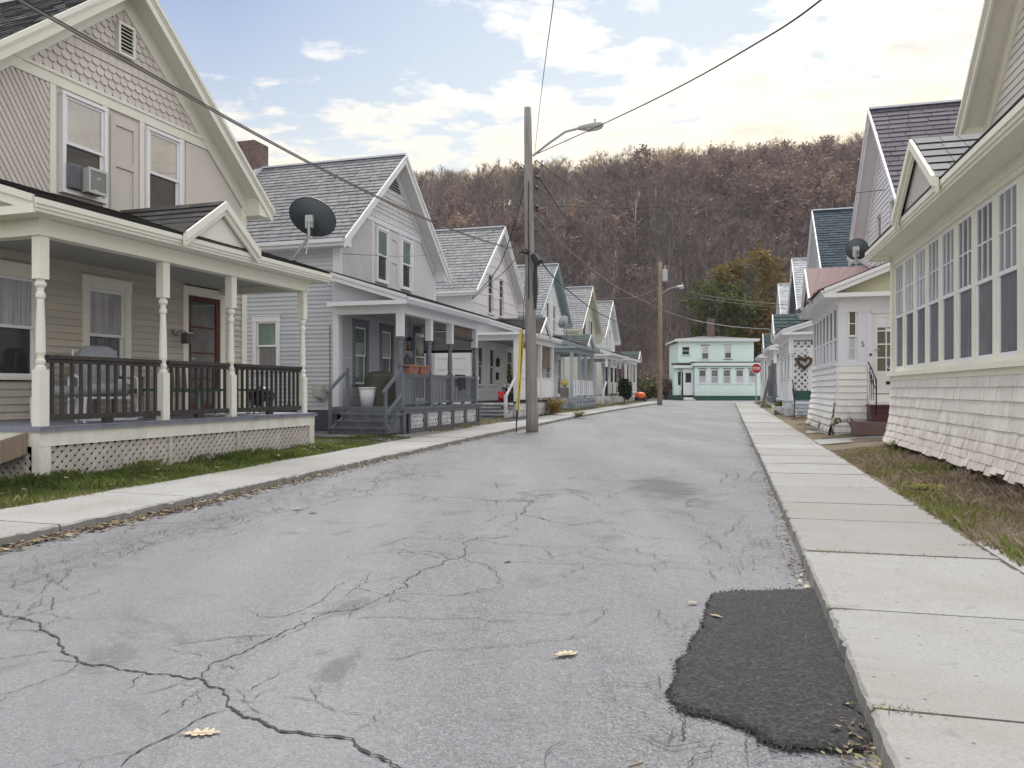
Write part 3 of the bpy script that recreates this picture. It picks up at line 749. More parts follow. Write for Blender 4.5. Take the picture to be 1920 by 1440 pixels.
    if rm:
        for i in range(len(cols)-1): railing(H,mk,cols[i]+.085,cols[i+1]-.085,yf,dz,dz+g('rh',.83),rm,g('rstep',.125),g('rbw',.042),g('fine',False))
    if g('steps'):
        y0,y1,n,run,tm,rr=g('steps'); steps(H,mk,x0-.16,y0,y1,dz,n,run,tm,rr)
    return H,mk
# ------------------------------------------------------------------ the street
KL=[(-9,-7.9),(0,-5.62),(6.0,-3.98),(7.06,-3.68),(9.6,-3.02),(11.6,-2.52),(14.0,-1.93),(17.7,-.98),(22.0,.16),(30.5,2.55),(40.7,5.75),(52.0,9.55),(56.5,11.0)]
KR=[(-9,-2.0),(2.5,1.21),(4.8,1.87),(7.4,2.60),(10.5,3.47),(17,5.27),(39,11.4),(54.5,15.7)]
def interp(T,Y):
    for (a,b),(c,d) in zip(T,T[1:]):
        if Y<=c: return b+(d-b)*(Y-a)/(c-a)
    (a,b),(c,d)=T[-2:]; return b+(d-b)*(Y-a)/(c-a)
XL=lambda Y: interp(KL,Y)
XR=lambda Y: interp(KR,Y)
U=Vector((.27,.963,0)).normalized(); NR=Vector((.963,-.27,0)).normalized()
SWL,SWR=1.17,1.22
def fr(a,b,n): return [a+(b-a)*i/n for i in range(n+1)]
# ground to the horizon
mb=MB(); xs=[-700,-300,-60,0,40,120,400,700]; ys=[-320,-60,0,30,60,72,300,700]
def gz(Y): return SL*min(max(Y,-20),66)-.06
for i in range(len(xs)-1):
    for j in range(len(ys)-1):
        mb.quad((xs[i],ys[j],gz(ys[j])),(xs[i+1],ys[j],gz(ys[j])),(xs[i+1],ys[j+1],gz(ys[j+1])),(xs[i],ys[j+1],gz(ys[j+1])))
tag(mb.build('ground',M['ground']),kind='structure')
# road
mb=MB(); ys=fr(-8,56.5,86)
for a,b in zip(ys,ys[1:]):
    for k in range(10):
        def q(Y,t): 
            x=XL(Y)-.06+(XR(Y)-XL(Y)+.12)*t; return (x,Y,road_z(Y)-.018*(2*abs(t-.5))**2)
        mb.quad(q(a,k/10),q(a,(k+1)/10),q(b,(k+1)/10),q(b,k/10),0,.5)
road=tag(mb.build('road',M['road'],None,True),kind='structure')
mb=MB(); mb.poly([(-40,61,.262),(10.6,55.6,.242),(15.9,53.4,.236),(60,46,.20),(60,60,.25),(22,68,.29),(8,72,.30),(-40,76,.3)])
tag(mb.build('cross_street',M['road']),kind='structure')

# sidewalks, one slab after another
def along(T,s0,s1,step):
    out=[];Y=s0
    while Y<=s1: out.append(Y); Y+=step*.963
    return out
def sidewalk(name,T,sgn,w,joints,h=.12):
    mb=MB(); random.seed(31+sgn); tilt=0
    nrm=NR*sgn
    def K(Y): return Vector((interp(T,Y),Y,road_z(Y)))
    for a,b in zip(joints,joints[1:]):
        r=random.random(); da=random.uniform(-.004,.004); db=random.uniform(-.004,.004); g=.008
        n=26 if a<12 else 8; row=[]
        for i in range(n+1):
            Y=a+g+(b-a-2*g)*i/n; k=K(Y); dz=da+(db-da)*i/n; j=random.uniform(-.004,.004)-(.014 if random.random()<.06 else 0)*-1; ch=random.uniform(.010,.020)+(.02 if random.random()<.05 else 0)
            jz=random.uniform(-.006,.004)
            row.append([k+nrm*(j-.01)+Vector((0,0,-.06)), k+nrm*(j)+Vector((0,0,h+dz-ch)), k+nrm*(j+ch*.9)+Vector((0,0,h+dz+jz)),
                        k+nrm*.16+Vector((0,0,h+dz)), k+nrm*w*.6+Vector((0,0,h+dz+.004)), k+nrm*(w+random.uniform(-.02,.02))+Vector((0,0,h+dz+.008)), k+nrm*(w+.005)+Vector((0,0,-.05))])
        for i in range(n):
            for c in range(6):
                q=[row[i][c],row[i][c+1],row[i+1][c+1],row[i+1][c]]
                if sgn>0: q=q[::-1]
                mb.quad(*q,1 if c==0 else 0,r if c else random.random())
        for rr in (row[0],row[-1]): mb.poly(rr,1)
    # bed under the joints
    for a,b in zip(joints,joints[1:]):
        ka,kb=K(a),K(b); z=Vector((0,0,h-.03))
        mb.quad(ka+nrm*.03+z,ka+nrm*w+z,kb+nrm*w+z,kb+nrm*.03+z,2)
    return tag(mb.build(name,[M['concrete'],M['kerbface'],M['dry_soil']]),kind='structure')
jl=[-7.6,-6,-4.4,-2.8,-1.2,.4,2.0,3.5,5.0,6.55,8.2,9.95,11.6,13.1,14.6,16.1,17.6,19.2,20.8,22.4,24,25.6,27.2,28.8,30.4,32,33.6,35.2,36.8,38.4,40,41.6,43.2,44.8,46.4,48,49.6,51.2,52.8,54.4,55.6]
jr=[-7.5,-6.1,-4.7,-3.4,-2.1,-.9,.3,1.5,2.79,4.04,5.46,6.8,7.75,9.05,10.35,11.65,12.95,14.3,15.6,16.9,18.2,19.5,20.8,22.1,23.4,24.7,26,27.5,29,30.5,32,33.5,35,36.5,38,39.5,41,42.5,44,45.5,47,48.5,50,51.5,53,54.3]
sidewalk('sidewalk',KL,-1,SWL,jl,.075); sidewalk('sidewalk',KR,1,SWR,jr,.09)
# kerb-side strip of broken asphalt edge is part of the cracks below
# yards
def backL(Y): return Vector((XL(Y),Y,0))-NR*(SWL-.01)
def backR(Y): return Vector((XR(Y),Y,0))+NR*(SWR-.01)
def yL(d,Y): return road_z(Y)+.078+.07*min(max(d,0),.9)/.9
def kR(Y): return .13 if Y<13.6 else (.13-(Y-13.6)/3*.05 if Y<16.6 else .08)
def yR(d,Y): return road_z(Y)+.092+kR(Y)*min(max(d,0),1.15)
def LP(d,Y,dz=0):  # a point d metres behind the left sidewalk
    b=backL(Y)-NR*d; return (b.x,b.y,yL(d,Y)+dz)
def RP(d,Y,dz=0):
    b=backR(Y)+NR*d; return (b.x,b.y,yR(d,Y)+dz)
def yard(name,f,mat,ys,ds,dz=0,bump=.012):
    mb=MB(); random.seed(5); g=[[Vector(f(d,Y,dz))+Vector((0,0,random.uniform(-bump,bump) if d>.02 else 0)) for d in ds] for Y in ys]
    for i in range(len(ys)-1):
        for j in range(len(ds)-1):
            q=[g[i][j],g[i][j+1],g[i+1][j+1],g[i+1][j]]; mb.quad(*q,0,random.random())
    return tag(mb.build(name,mat,None,True),kind='structure')
dd=[-.03,.0,.1,.25,.45,.7,.95,1.3,1.8,2.6,4,7,12,25]
yard('yard',LP,M['lawn'],fr(-8,16,60),dd); yard('yard',LP,M['gravel'],fr(16,26,24),dd); yard('yard',LP,M['lawn'],fr(26,57,40),dd)
yard('yard',RP,M['dry_soil'],fr(-8,14,60),dd); yard('yard',RP,M['dry_soil'],fr(14,55,60),dd)
def sheet(name,f,mat,poly,dz,kind='structure'):
    mb=MB(); mb.poly([f(d,Y,dz) for d,Y in poly]); return tag(mb.build(name,mat),kind=kind)
def slab(name,f,mat,poly,dz0,dz1):
    mb=MB(); a=[f(d,Y,dz0) for d,Y in poly]; b=[f(d,Y,dz1) for d,Y in poly]; n=len(a)
    mb.add(a+b,[tuple(range(n,2*n))]+[(i,(i+1)%n,(i+1)%n+n,i+n) for i in range(n)]); return tag(mb.build(name,mat),kind='structure')
slab('driveway',LP,M['drive'],[(-.05,25.0),(.3,24.9),(.8,25.0),(2.2,25.2),(2.2,27.6),(.8,28.0),(.3,28.2),(-.05,28.0)],-.03,.02)
slab('path',RP,M['concrete'],[(-.0,15.3),(.4,15.35),(1.2,15.4),(2.6,15.7),(2.6,17.0),(1.2,16.7),(.4,16.6),(.0,16.6)],-.05,.022)
slab('path',RP,M['concrete'],[(.02,4.6),(.5,4.7),(1.0,4.9),(1.0,6.6),(.5,6.3),(.02,6.0)],-.05,.012)
slab('path',RP,M['concrete'],[(.1,19.0),(.6,18.6),(.62,19.2),(.2,19.9)],-.05,.012)
slab('path',LP,M['concrete'],[(-.0,45.0),(.8,45.0),(.8,46.4),(0,46.4)],-.05,.012)

# cracks
def ribbon(mb,pts,w,m=0,jit=1.0,lift=.0035):
    pts=[Vector(p) for p in pts]
    w*=.50+.055*min(max(pts[0].y-4,0),9)
    for _ in range(4):
        out=[pts[0]]
        for a,b in zip(pts,pts[1:]):
            L=(b-a).length; d=(b-a).normalized() if L>0 else Vector((1,0,0)); nn=Vector((-d.y,d.x,0)); 
            if L>.03: out.append((a+b)/2+nn*random.gauss(0,.10*L*jit))
            out.append(b)
        pts=out
    k=len(pts); l=[];rr=[]
    for i,p in enumerate(pts):
        d=(pts[min(i+1,k-1)]-pts[max(i-1,0)]).normalized(); nn=Vector((-d.y,d.x,0))
        ww=w*random.choice((random.uniform(.3,.8),random.uniform(.7,1.7)))*min(1,(.25+i*.25),(.25+(k-1-i)*.25))/2
        z=Vector((0,0,lift)); l.append(p+nn*ww+z); rr.append(p-nn*ww+z)
    for i in range(k-1): mb.quad(l[i],rr[i],rr[i+1],l[i+1],m)
CR=[(.022,[(0,1143),(45,1160),(95,1190),(110,1207),(145,1241),(190,1247),(240,1258),(290,1265),(340,1270),(380,1275),(420,1294),(425,1325),(455,1345),(500,1360),(520,1370),(570,1376),(640,1383),(665,1396),(720,1425),(790,1452)]),
(.013,[(380,1275),(390,1250),(430,1233),(475,1215),(510,1196),(570,1170),(620,1147),(690,1133),(740,1112),(760,1090),(785,1075),(830,1053),(860,1048),(870,1030),(895,1008),(925,1010),(955,1003)]),
(.013,[(425,1332),(380,1346),(340,1370),(300,1390),(260,1410),(225,1442)]),(.008,[(740,1116),(790,1114),(830,1117),(870,1116),(900,1105),(950,1099)]),
(.007,[(785,1077),(740,1083),(690,1091),(650,1117)]),(.009,[(860,1050),(820,1046),(780,1038),(740,1030)]),(.007,[(640,1146),(600,1150),(555,1152)]),
(.006,[(425,1297),(470,1295),(500,1275),(525,1258)]),(.005,[(400,1233),(350,1224),(300,1214)]),(.005,[(655,1380),(690,1360),(715,1330)]),
(.010,[(0,1080),(60,1070),(130,1046),(180,1030),(240,1012),(300,995),(350,985),(420,962),(500,948),(600,936),(660,925)]),
(.010,[(0,1102),(90,1076),(170,1056),(230,1043),(290,1020),(350,1003),(420,987),(500,966),(590,950)]),(.008,[(60,1072),(90,1090),(100,1085),(80,1112),(60,1108),(30,1092),(25,1085)]),
(.010,[(80,1118),(100,1130),(98,1143),(60,1150),(20,1165),(0,1172)]),(.008,[(95,1190),(60,1182),(15,1180),(22,1168),(60,1163)]),(.010,[(80,1118),(75,1135),(45,1150)]),
(.008,[(110,1058),(160,1040),(200,1044),(260,1026)]),(.008,[(180,1030),(210,1040)]),(.008,[(250,1010),(290,1020)]),(.008,[(300,995),(330,1006)]),(.007,[(420,962),(440,978)]),(.007,[(500,948),(520,962),(590,948)]),
(.008,[(370,985),(400,972),(470,968),(520,950)]),(.009,[(640,938),(700,915),(740,885),(752,870)]),
(.009,[(950,1054),(1020,1056),(1070,1058),(1120,1058),(1160,1054),(1230,1062),(1290,1063),(1340,1066),(1350,1090)]),(.007,[(1000,1045),(1060,1052),(1100,1056)]),
(.010,[(700,931),(800,932),(900,936),(1000,941)]),(.012,[(880,940),(960,935),(1000,940),(985,955),(978,965),(1005,970),(1080,985)]),(.010,[(990,962),(965,962),(940,985)]),(.010,[(1000,940),(1050,925),(1080,922),(1120,930)]),
(.008,[(1115,975),(1140,981),(1165,979)]),(.008,[(1165,955),(1250,955),(1275,960),(1300,966),(1345,985)]),(.009,[(1275,948),(1285,950),(1290,938),(1320,933),(1385,925)]),(.009,[(1325,998),(1330,1010),(1350,1022),(1372,1034)]),
(.008,[(1365,1005),(1375,993),(1372,985),(1392,980)]),(.008,[(1390,1022),(1420,1020),(1438,1010)]),(.007,[(1360,1050),(1368,1060),(1385,1045)]),(.007,[(1100,1172),(1130,1155),(1140,1142),(1128,1135)]),(.006,[(1130,1132),(1150,1125)]),
(.016,[(1275,1330),(1285,1352),(1278,1370),(1280,1392)]),(.010,[(1190,1372),(1240,1396),(1280,1398),(1320,1390),(1312,1380)]),(.010,[(1320,1392),(1350,1385),(1380,1390)]),(.010,[(1340,1392),(1300,1420),(1285,1445)]),(.009,[(1400,1380),(1395,1410),(1405,1440)]),
(.009,[(1025,1442),(1022,1416),(1045,1397),(1060,1390)]),(.006,[(1230,1262),(1235,1280),(1228,1300)]),(.006,[(1250,1180),(1280,1178),(1300,1165)]),(.005,[(440,1290),(470,1318),(520,1290)]),
(.010,[(1420,900),(1440,880),(1425,870)]),(.010,[(1350,908),(1365,890),(1340,880)])]
random.seed(11); mb=MB()
for w,pl in CR: ribbon(mb,[G(x,y) for x,y in pl],w)
for _ in range(10):        # fine crazing towards the left gutter
    x=random.uniform(40,640); t=x/640; y=1085-150*t+random.uniform(-22,22)
    pl=[(x,y)]
    for k in range(3): x+=random.uniform(12,34); y+=random.uniform(-14,4); pl.append((x,y))
    ribbon(mb,[G(a,b) for a,b in pl],.006)
# alligator cracking along the left gutter
cell={}
for i in range(-1,24):
    for j in range(0,6):
        a_=4.6+i*.36+(.18 if j%2 else 0)+random.uniform(-.12,.12); b_=.22+j*.24+random.uniform(-.09,.09); p=Vector((XL(a_),a_,0))+NR*b_; cell[i,j]=(p.x,p.y,road_z(p.y)+.0)
for (i,j),p in cell.items():
    for q in ((i+1,j),(i+(1 if j%2 else 0),j+1),(i-(0 if j%2 else 1),j+1)):
        if q in cell and random.random()<(.62 if j in (1,2,3) else .3): ribbon(mb,[p,cell[q]],.007,1,1.2)
for _ in range(9):        # and towards the right gutter
    y=random.uniform(860,1100); x=XR(G(1400,y)[1])/G(1400,y)[1]*F+CX-random.uniform(20,120); pl=[(x,y)]
    for k in range(2): x+=random.uniform(-10,26); y+=random.uniform(4,16); pl.append((x,y))
    if max(p[0] for p in pl)>CX+F*XR(G(x,y)[1])/G(x,y)[1]-8: continue
    ribbon(mb,[G(a,b) for a,b in pl],.007)
def rnd_branch(p,d,L,w,depth):
    pl=[p]; q=p
    k=random.randint(3,6)
    for i in range(k):
        d=(d+Vector((random.gauss(0,.4),random.gauss(0,.4),0))).normalized(); q=q+d*(L/k); pl.append(Vector((q.x,q.y,road_z(q.y))))
        if depth and random.random()<.35:
            e=Vector((-d.y,d.x,0))*random.choice((-1,1)); rnd_branch(pl[-1],(d*.5+e).normalized(),L*random.uniform(.25,.5),w*.75,depth-1)
    if all(XL(v.y)+.1<v.x<XR(v.y)-.05 for v in pl): ribbon(mb,pl,w,1 if random.random()<.6 else 0,1.1)
for w,pl in CR:
    g=[Vector(G(x,y)) for x,y in pl]
    for a,b in zip(g,g[1:]):
        L=(b-a).length
        for _ in range(int(L/.55+random.random())):
            t=random.random(); d=(b-a).normalized(); e=Vector((-d.y,d.x,0))*random.choice((-1,1)); rnd_branch(a.lerp(b,t),(d*random.uniform(-.6,.6)+e).normalized(),random.uniform(.15,.6),.007,1)
for _ in range(34):        # fine cracks up the middle and the right lane
    Y=random.choice((random.uniform(3.5,9),random.uniform(6,16),random.uniform(8,26))); t=random.uniform(.45,.97); x=XL(Y)+(XR(Y)-XL(Y))*t; a=random.random()*6.28; rnd_branch(Vector((x,Y,road_z(Y))),Vector((math.cos(a),math.sin(a),0)),random.uniform(.4,1.4),.008,2)
mb.build('road_crack',[M['crack'],M['crack_old']],road)
from mathutils import noise as MN
# the new asphalt patch by the right kerb
random.seed(3); mb=MB()
pp=[(1335,1118),(1365,1111),(1400,1108),(1470,1106),(1533,1104),(1556,1125),(1574,1158),(1590,1190),(1602,1225),(1611,1262),(1621,1310),(1630,1350),(1633,1385),(1618,1398),(1570,1403),(1500,1400),(1455,1391),(1420,1378),(1375,1357),(1340,1345),(1300,1336),(1275,1330),(1262,1308),(1257,1288),(1268,1264),(1280,1240),(1294,1213),(1310,1190),(1320,1168),(1328,1140)]
ring=[Vector(G(x,y)) for x,y in pp]
for _ in range(4):
    ring=[q for a,b in zip(ring,ring[1:]+ring[:1]) for q in (a,(a+b)/2)]
def wob(p):
    v=Vector((0,0,0))
    for s_,am in ((3,.03),(9,.018),(28,.010),(70,.006)): v+=Vector((MN.noise(p*s_+Vector((5,0,0))),MN.noise(p*s_+Vector((0,9,0))),0))*am
    return v
ring=[p+wob(p) for p in ring]
c=sum(ring,Vector())/len(ring); n=len(ring)
rows=[]
for s_,dz in ((1.004,.0005),(.993,.006),(.975,.012),(.93,.016),(.6,.018),(.3,.018)):
    rows.append([c+(p-c)*s_+Vector((0,0,dz+(random.uniform(-.002,.002) if s_>.96 else 0))) for p in ring])
for a,b in zip(rows,rows[1:]):
    for i in range(n): mb.quad(a[i],a[(i+1)%n],b[(i+1)%n],b[i])
mb.poly(rows[-1])
tag(mb.build('asphalt_patch',M['patch'],None,True),kind='structure')
# crumbs around the patch and grit in the gutters
def crumbs(name,pts,mat,s0,s1,parent=None,kind='stuff'):
    mb=MB()
    for p in pts:
        s=random.uniform(s0,s1); a=random.random()*6.3; c_,s_=math.cos(a)*s,math.sin(a)*s; h=s*random.uniform(.3,.8)
        x,y,z=p; mb.add([(x+c_,y+s_,z),(x-s_,y+c_,z),(x-c_*.8,y-s_,z),(x+s_,y-c_*.7,z),(x,y,z+h)],[(0,1,4),(1,2,4),(2,3,4),(3,0,4)])
    return tag(mb.build(name,mat,parent),kind=kind)
pts=[]
for _ in range(2600):
    i=random.randrange(n); p=c+(ring[i]-c)*random.uniform(1.0,1.0+abs(random.gauss(0,.035)));
    if p.x<XR(p.y)-.02: pts.append((p.x,p.y,road_z(p.y)+.002))
crumbs('loose_gravel',pts,M['patch'],.002,.008)
# an older dark stain in the far lane
m,nt,b=newmat('old_stain'); nn=N(nt); co=nn.coord(); sp=nn.noise(70,4,.7,co); big=nn.noise(2.2,5,.65,co)
sx,sy,_=G(1250,915)
g1=nn.n('ShaderNodeVectorMath',operation='DISTANCE'); mp=nn.n('ShaderNodeMapping'); mp.inputs['Location'].default_value=(-sx,-sy*.36,0); mp.inputs['Scale'].default_value=(1,.36,0); nn.l(co,mp.inputs[0]); nn.l(mp.outputs[0],g1.inputs[0])
f=nn.math('SUBTRACT',1.0,g1.outputs['Value']); f=nn.math('ADD',f,nn.math('MULTIPLY',big.outputs[0],1.0)); al=nn.ramp(nn.math('ADD',f,nn.math('MULTIPLY',sp.outputs[0],.4)),[(.98,0),(1.0,.0)])
al.color_ramp.elements[0].position=.55; al.color_ramp.elements[1].position=.9; f2=nn.math('MULTIPLY',f,.55); nn.l(f2,al.inputs[0]); al.color_ramp.elements[1].color=(.75,.75,.75,1)
b.inputs['Base Color'].default_value=(.10,.097,.098,1); b.inputs['Roughness'].default_value=.9; nn.l(al.outputs[0],b.inputs['Alpha'])
mb=MB(); mb.quad((sx-1.1,sy-2.8,road_z(sy-2.8)+.0045),(sx+1.1,sy-2.8,road_z(sy-2.8)+.0045),(sx+1.1,sy+2.8,road_z(sy+2.8)+.0045),(sx-1.1,sy+2.8,road_z(sy+2.8)+.0045))
mb.build('oil_stain',m,road)

# ------------------------------------------------------------------ grass, litter
M['grass']=leafmat('green_grass',[(0,(.055,.08,.022)),(.45,(.115,.155,.04)),(.8,(.18,.21,.06)),(.9,(.26,.235,.11)),(1,(.36,.30,.17))],.35)
M['drygrass']=leafmat('dry_grass',[(0,(.17,.135,.10)),(.5,(.36,.29,.215)),(.62,(.18,.16,.07)),(.74,(.15,.19,.045)),(.9,(.18,.23,.05)),(1,(.34,.28,.19))],.35)
M['litter']=leafmat('leaf_litter',[(0,(.06,.042,.03)),(.4,(.13,.09,.06)),(.7,(.21,.15,.10)),(.85,(.20,.19,.09)),(1,(.40,.34,.27))],.15)
def blades(name,f,n,sampler,h0,h1,mat,w=.006,lean=.5,parent=None):
    rs=np.random.RandomState(hash(name)%1000 if False else len(name)*13+n%97); P_=[];Rn=[]
    mb=MB()
    for i in range(n):
        d,Y,cl=sampler(rs)
        x,y,z=f(d,Y,-.005); h=rs.uniform(h0,h1)*cl; tone_=dens(d+31,Y,.9); a=rs.uniform(0,6.283); ln=rs.uniform(0,lean)*h; b=a+rs.uniform(-1,1)
        ww=w*rs.uniform(.6,1.4); wx,wy=math.cos(a)*ww,math.sin(a)*ww; lx,ly=-math.sin(b)*ln,math.cos(b)*ln
        mb.v+= [(x-wx,y-wy,z),(x+wx,y+wy,z),(x+lx*.4+wx*.7,y+ly*.4+wy*.7,z+h*.6),(x+lx,y+ly,z+h*rs.uniform(.75,1))]
        o=len(mb.v)-4; mb.f+=[[o,o+1,o+2],[o,o+2,o+3]]; r=min(1,max(0,(rs.rand()*.55+(tone_-.5)*1.5+.25))); mb.mi+=[0,0]; mb.rn+=[r,r]
    return tag(mb.build(name,mat,parent),kind='stuff')
from mathutils import noise as MN
def dens(x,y,s): return MN.noise(Vector((x*s,y*s,3.3)))*.5+.5
def samp(Y0,Y1,d0,d1,thr=.0,s=1.2,edge=.0):
    def f(rs):
        while True:
            Y=Y0+(Y1-Y0)*rs.rand()**1.15; d=d0+(d1-d0)*rs.rand(); q=dens(d,Y,s)
            if edge and d<edge*dens(Y,9,2.5)*1.6: continue
            if rs.rand()<(q-thr)/(1-thr)*1.5: return d,Y,.55+.7*q
    return f
blades('lawn_grass',LP,26000,samp(5.5,13.5,-.06,1.25,.22,1.6),.03,.085,M['grass'],.005)
blades('lawn_grass',LP,5000,samp(5.5,14,.1,1.2,.45,2.4),.07,.15,M['grass'],.004,.8)
blades('lawn_grass',LP,5000,samp(13,17,-.04,1.0,.2),.025,.06,M['grass'],.006)
blades('weed_grass',LP,6000,samp(19,56,.1,.8,.35),.04,.12,M['drygrass'],.012)
blades('dry_grass',RP,38000,samp(5.2,13.8,-.05,1.35,-.15,1.4,.05),.025,.085,M['drygrass'],.005,.9)
blades('dry_grass',RP,5000,samp(5.2,13.4,.1,1.3,.45,2.6,.0),.07,.16,M['drygrass'],.004,1.0)
blades('dry_grass',RP,5000,samp(16.8,34,.15,1.0,.35,.9,.4),.02,.06,M['drygrass'],.007,.9)
blades('dry_grass',RP,5000,samp(40,54,.1,2.6,.1,.9,.2),.05,.14,M['drygrass'],.016,.6)
def joint_grass():
    mb=MB()
    for Y0,a0,a1,n_ in ((5.46,.1,1.2,420),(5.9,1.1,1.22,220),(7.75,.5,1.2,120),(9.05,.8,1.2,160),(2.79,.0,.25,60),(4.04,.0,.1,30),(11.65,.3,1.2,160),(14.3,.2,1.2,120)):
        for _ in range(n_):
            t=random.uniform(a0,a1); k=Vector((XR(Y0),Y0,road_z(Y0)+.085))+NR*t+U*random.gauss(0,.018); h=random.uniform(.01,.035); a=random.random()*6.28; d=Vector((math.cos(a),math.sin(a),random.uniform(.3,1.2))).normalized()*h; s_=Vector((-math.sin(a),math.cos(a),0))*.003
            mb.quad(k-s_,k+s_,k+d+s_*.3,k+d-s_*.3,0,random.random())
    return tag(mb.build('joint_weeds',M['drygrass']),kind='stuff')
joint_grass()
def litter(name,n,gen,s0,s1,mat):
    mb=MB()
    for i in range(n):
        x,y,z=gen(); s=random.uniform(s0,s1); a=random.random()*6.28; ca,sa=math.cos(a),math.sin(a); lf=random.uniform(.1,.5)*s
        def q(u,v,w): return (x+(ca*u-sa*v)*s,y+(sa*u+ca*v)*s,z+w)
        mb.add([q(-1,0,.002),q(-.3,-.5,.004+lf*.3),q(.6,-.35,.003),q(1.1,0,.004+lf),q(.5,.4,.002+lf*.6),q(-.4,.45,.003)],[(0,1,2,3,4,5)])
    return tag(mb.build(name,mat),kind='stuff')
random.seed(21)
def gutL():
    Y=random.choice([random.uniform(4.5,11),random.uniform(5,9),random.uniform(9,24)]); x=XL(Y)+abs(random.gauss(.03,.11))+.01; return (x,Y,road_z(Y)-.008+random.uniform(0,.02))
def gutR():
    Y=random.uniform(2.0,30)**1.0; x=XR(Y)-abs(random.gauss(.02,.06))-.01; return (x,Y,road_z(Y)-.008+random.uniform(0,.015))
def gutR2():
    Y=random.uniform(2.2,3.0); x=XR(Y)-abs(random.gauss(.02,.07))-.01; return (x,Y,road_z(Y)+random.uniform(0,.03))
litter('leaf_litter',260,lambda:LP(random.uniform(0,1.2),random.uniform(5.5,15),random.uniform(.02,.06)),.015,.05,M['litter'])
litter('leaf_litter',160,lambda:RP(random.uniform(0,1.2),random.uniform(5,13),random.uniform(.01,.04)),.01,.03,M['litter'])
litter('leaf_litter',1500,gutL,.012,.04,M['litter']); litter('leaf_litter',700,gutR,.010,.026,M['litter']); litter('leaf_litter',110,gutR2,.007,.018,M['litter'])
crumbs('loose_gravel',[(lambda Y:(XL(Y)+abs(random.gauss(0,.2)),Y,road_z(Y)-.01))(random.uniform(5,40)) for _ in range(1400)],M['kerbface'],.005,.014)
crumbs('loose_gravel',[(lambda Y:(XR(Y)-abs(random.gauss(0,.13)),Y,road_z(Y)-.01))(random.uniform(2,50)) for _ in range(1500)],M['kerbface'],.004,.012)
crumbs('loose_gravel',[(lambda d,Y:LP(d,Y,0))(random.uniform(.05,1.6),random.uniform(16,20)) for _ in range(2600)],M['concrete'],.01,.03)
M['oakleaf']=leafmat('dry_oak_leaf',[(0,(.42,.33,.22)),(1,(.62,.55,.42))],.2)
def oak(name,label,pos,size,a,mat,curl=.3,group=None):
    # a lobed outline round a midrib, curled up at the rim
    out=[(-1.25,.02),(-.95,.05),(-.75,.25),(-.55,.12),(-.42,.50),(-.2,.42),(-.12,.16),(.08,.60),(.30,.50),(.28,.18),(.55,.42),(.7,.30),(.66,.12),(1,.10)]
    pts=out+[(1.08,0)]+[(x,-y*random.uniform(.8,1.1)) for x,y in out[::-1]]
    mb=MB(); v=[(x*size,y*size,size*(curl*.55*abs(y)*random.uniform(.4,1.4)+.05*abs(x))+.004) for x,y in pts]
    rib=[(x*size,0,.003) for x in (-.8,-.4,0,.4,.8)]
    nv=len(v); mb.add(v+[(0,0,.004)],[(i,(i+1)%nv,nv) for i in range(nv)],0,.5 if mat is M['oakleaf'] else .7)
    mb.bar((-1.3*size,0,.006),(.9*size,0,.006),.003,.003)
    o=mb.build(name,mat); o.location=pos; o.rotation_euler=(random.uniform(-.06,.06),random.uniform(-.06,.06),a)
    return tag(o,label,'leaf',group)
random.seed(44)
oak('oak_leaf','large pale tan oak leaf in the foreground beside the wide dark crack',G(378,1377,.0),.062,.1,M['oakleaf'],.3,'fallen oak leaves')
oak('oak_leaf','pale cream oak leaf lying alone mid road to the left of the black patch',G(1062,1228,.0),.062,.5,M['oakleaf'],.35,'fallen oak leaves')
oak('oak_leaf','pale oak leaf lying on the upper part of the black asphalt patch',(*G(1342,1163)[:2],G(1342,1163)[2]+.02),.036,2.2,M['oakleaf'],.3,'fallen oak leaves')
oak('oak_leaf','pale oak leaf just off the upper left corner of the black patch',G(1298,1131),.036,.3,M['oakleaf'],.3,'fallen oak leaves')
oak('oak_leaf','white curled leaf on the edge where black patch meets sidewalk',(*G(1512,1102)[:2],G(1512,1102)[2]+.004),.035,1.2,M['oakleaf'],.4,'fallen oak leaves')
oak('oak_leaf','tan curled leaf on the far left lane, left one of a close pair',G(558,955),.06,.2,M['oakleaf'],.35,'fallen oak leaves')
oak('oak_leaf','brown curled leaf on the far left lane, right one of a close pair',G(586,962),.05,2.6,M['litter'],.4,'fallen oak leaves')
oak('oak_leaf','dark curled leaf lying where the cracks meet in mid road',G(952,1054),.035,.9,M['litter'],.5,'fallen oak leaves')
oak('oak_leaf','reddish brown leaf at the bottom edge of the road',G(1195,1437),.025,.4,M['litter'],.3,'fallen oak leaves')
oak('oak_leaf','large brown leaf in the gutter under the left sidewalk',(lambda p:(p[0],p[1],p[2]+.01))(G(70,1008)),.07,.3,M['litter'],.4,'fallen oak leaves')
oak('oak_leaf','big tan leaf on the green grass before the lattice skirt',LP(.45,9.6,.05),.075,.7,M['oakleaf'],.4,'fallen oak leaves')
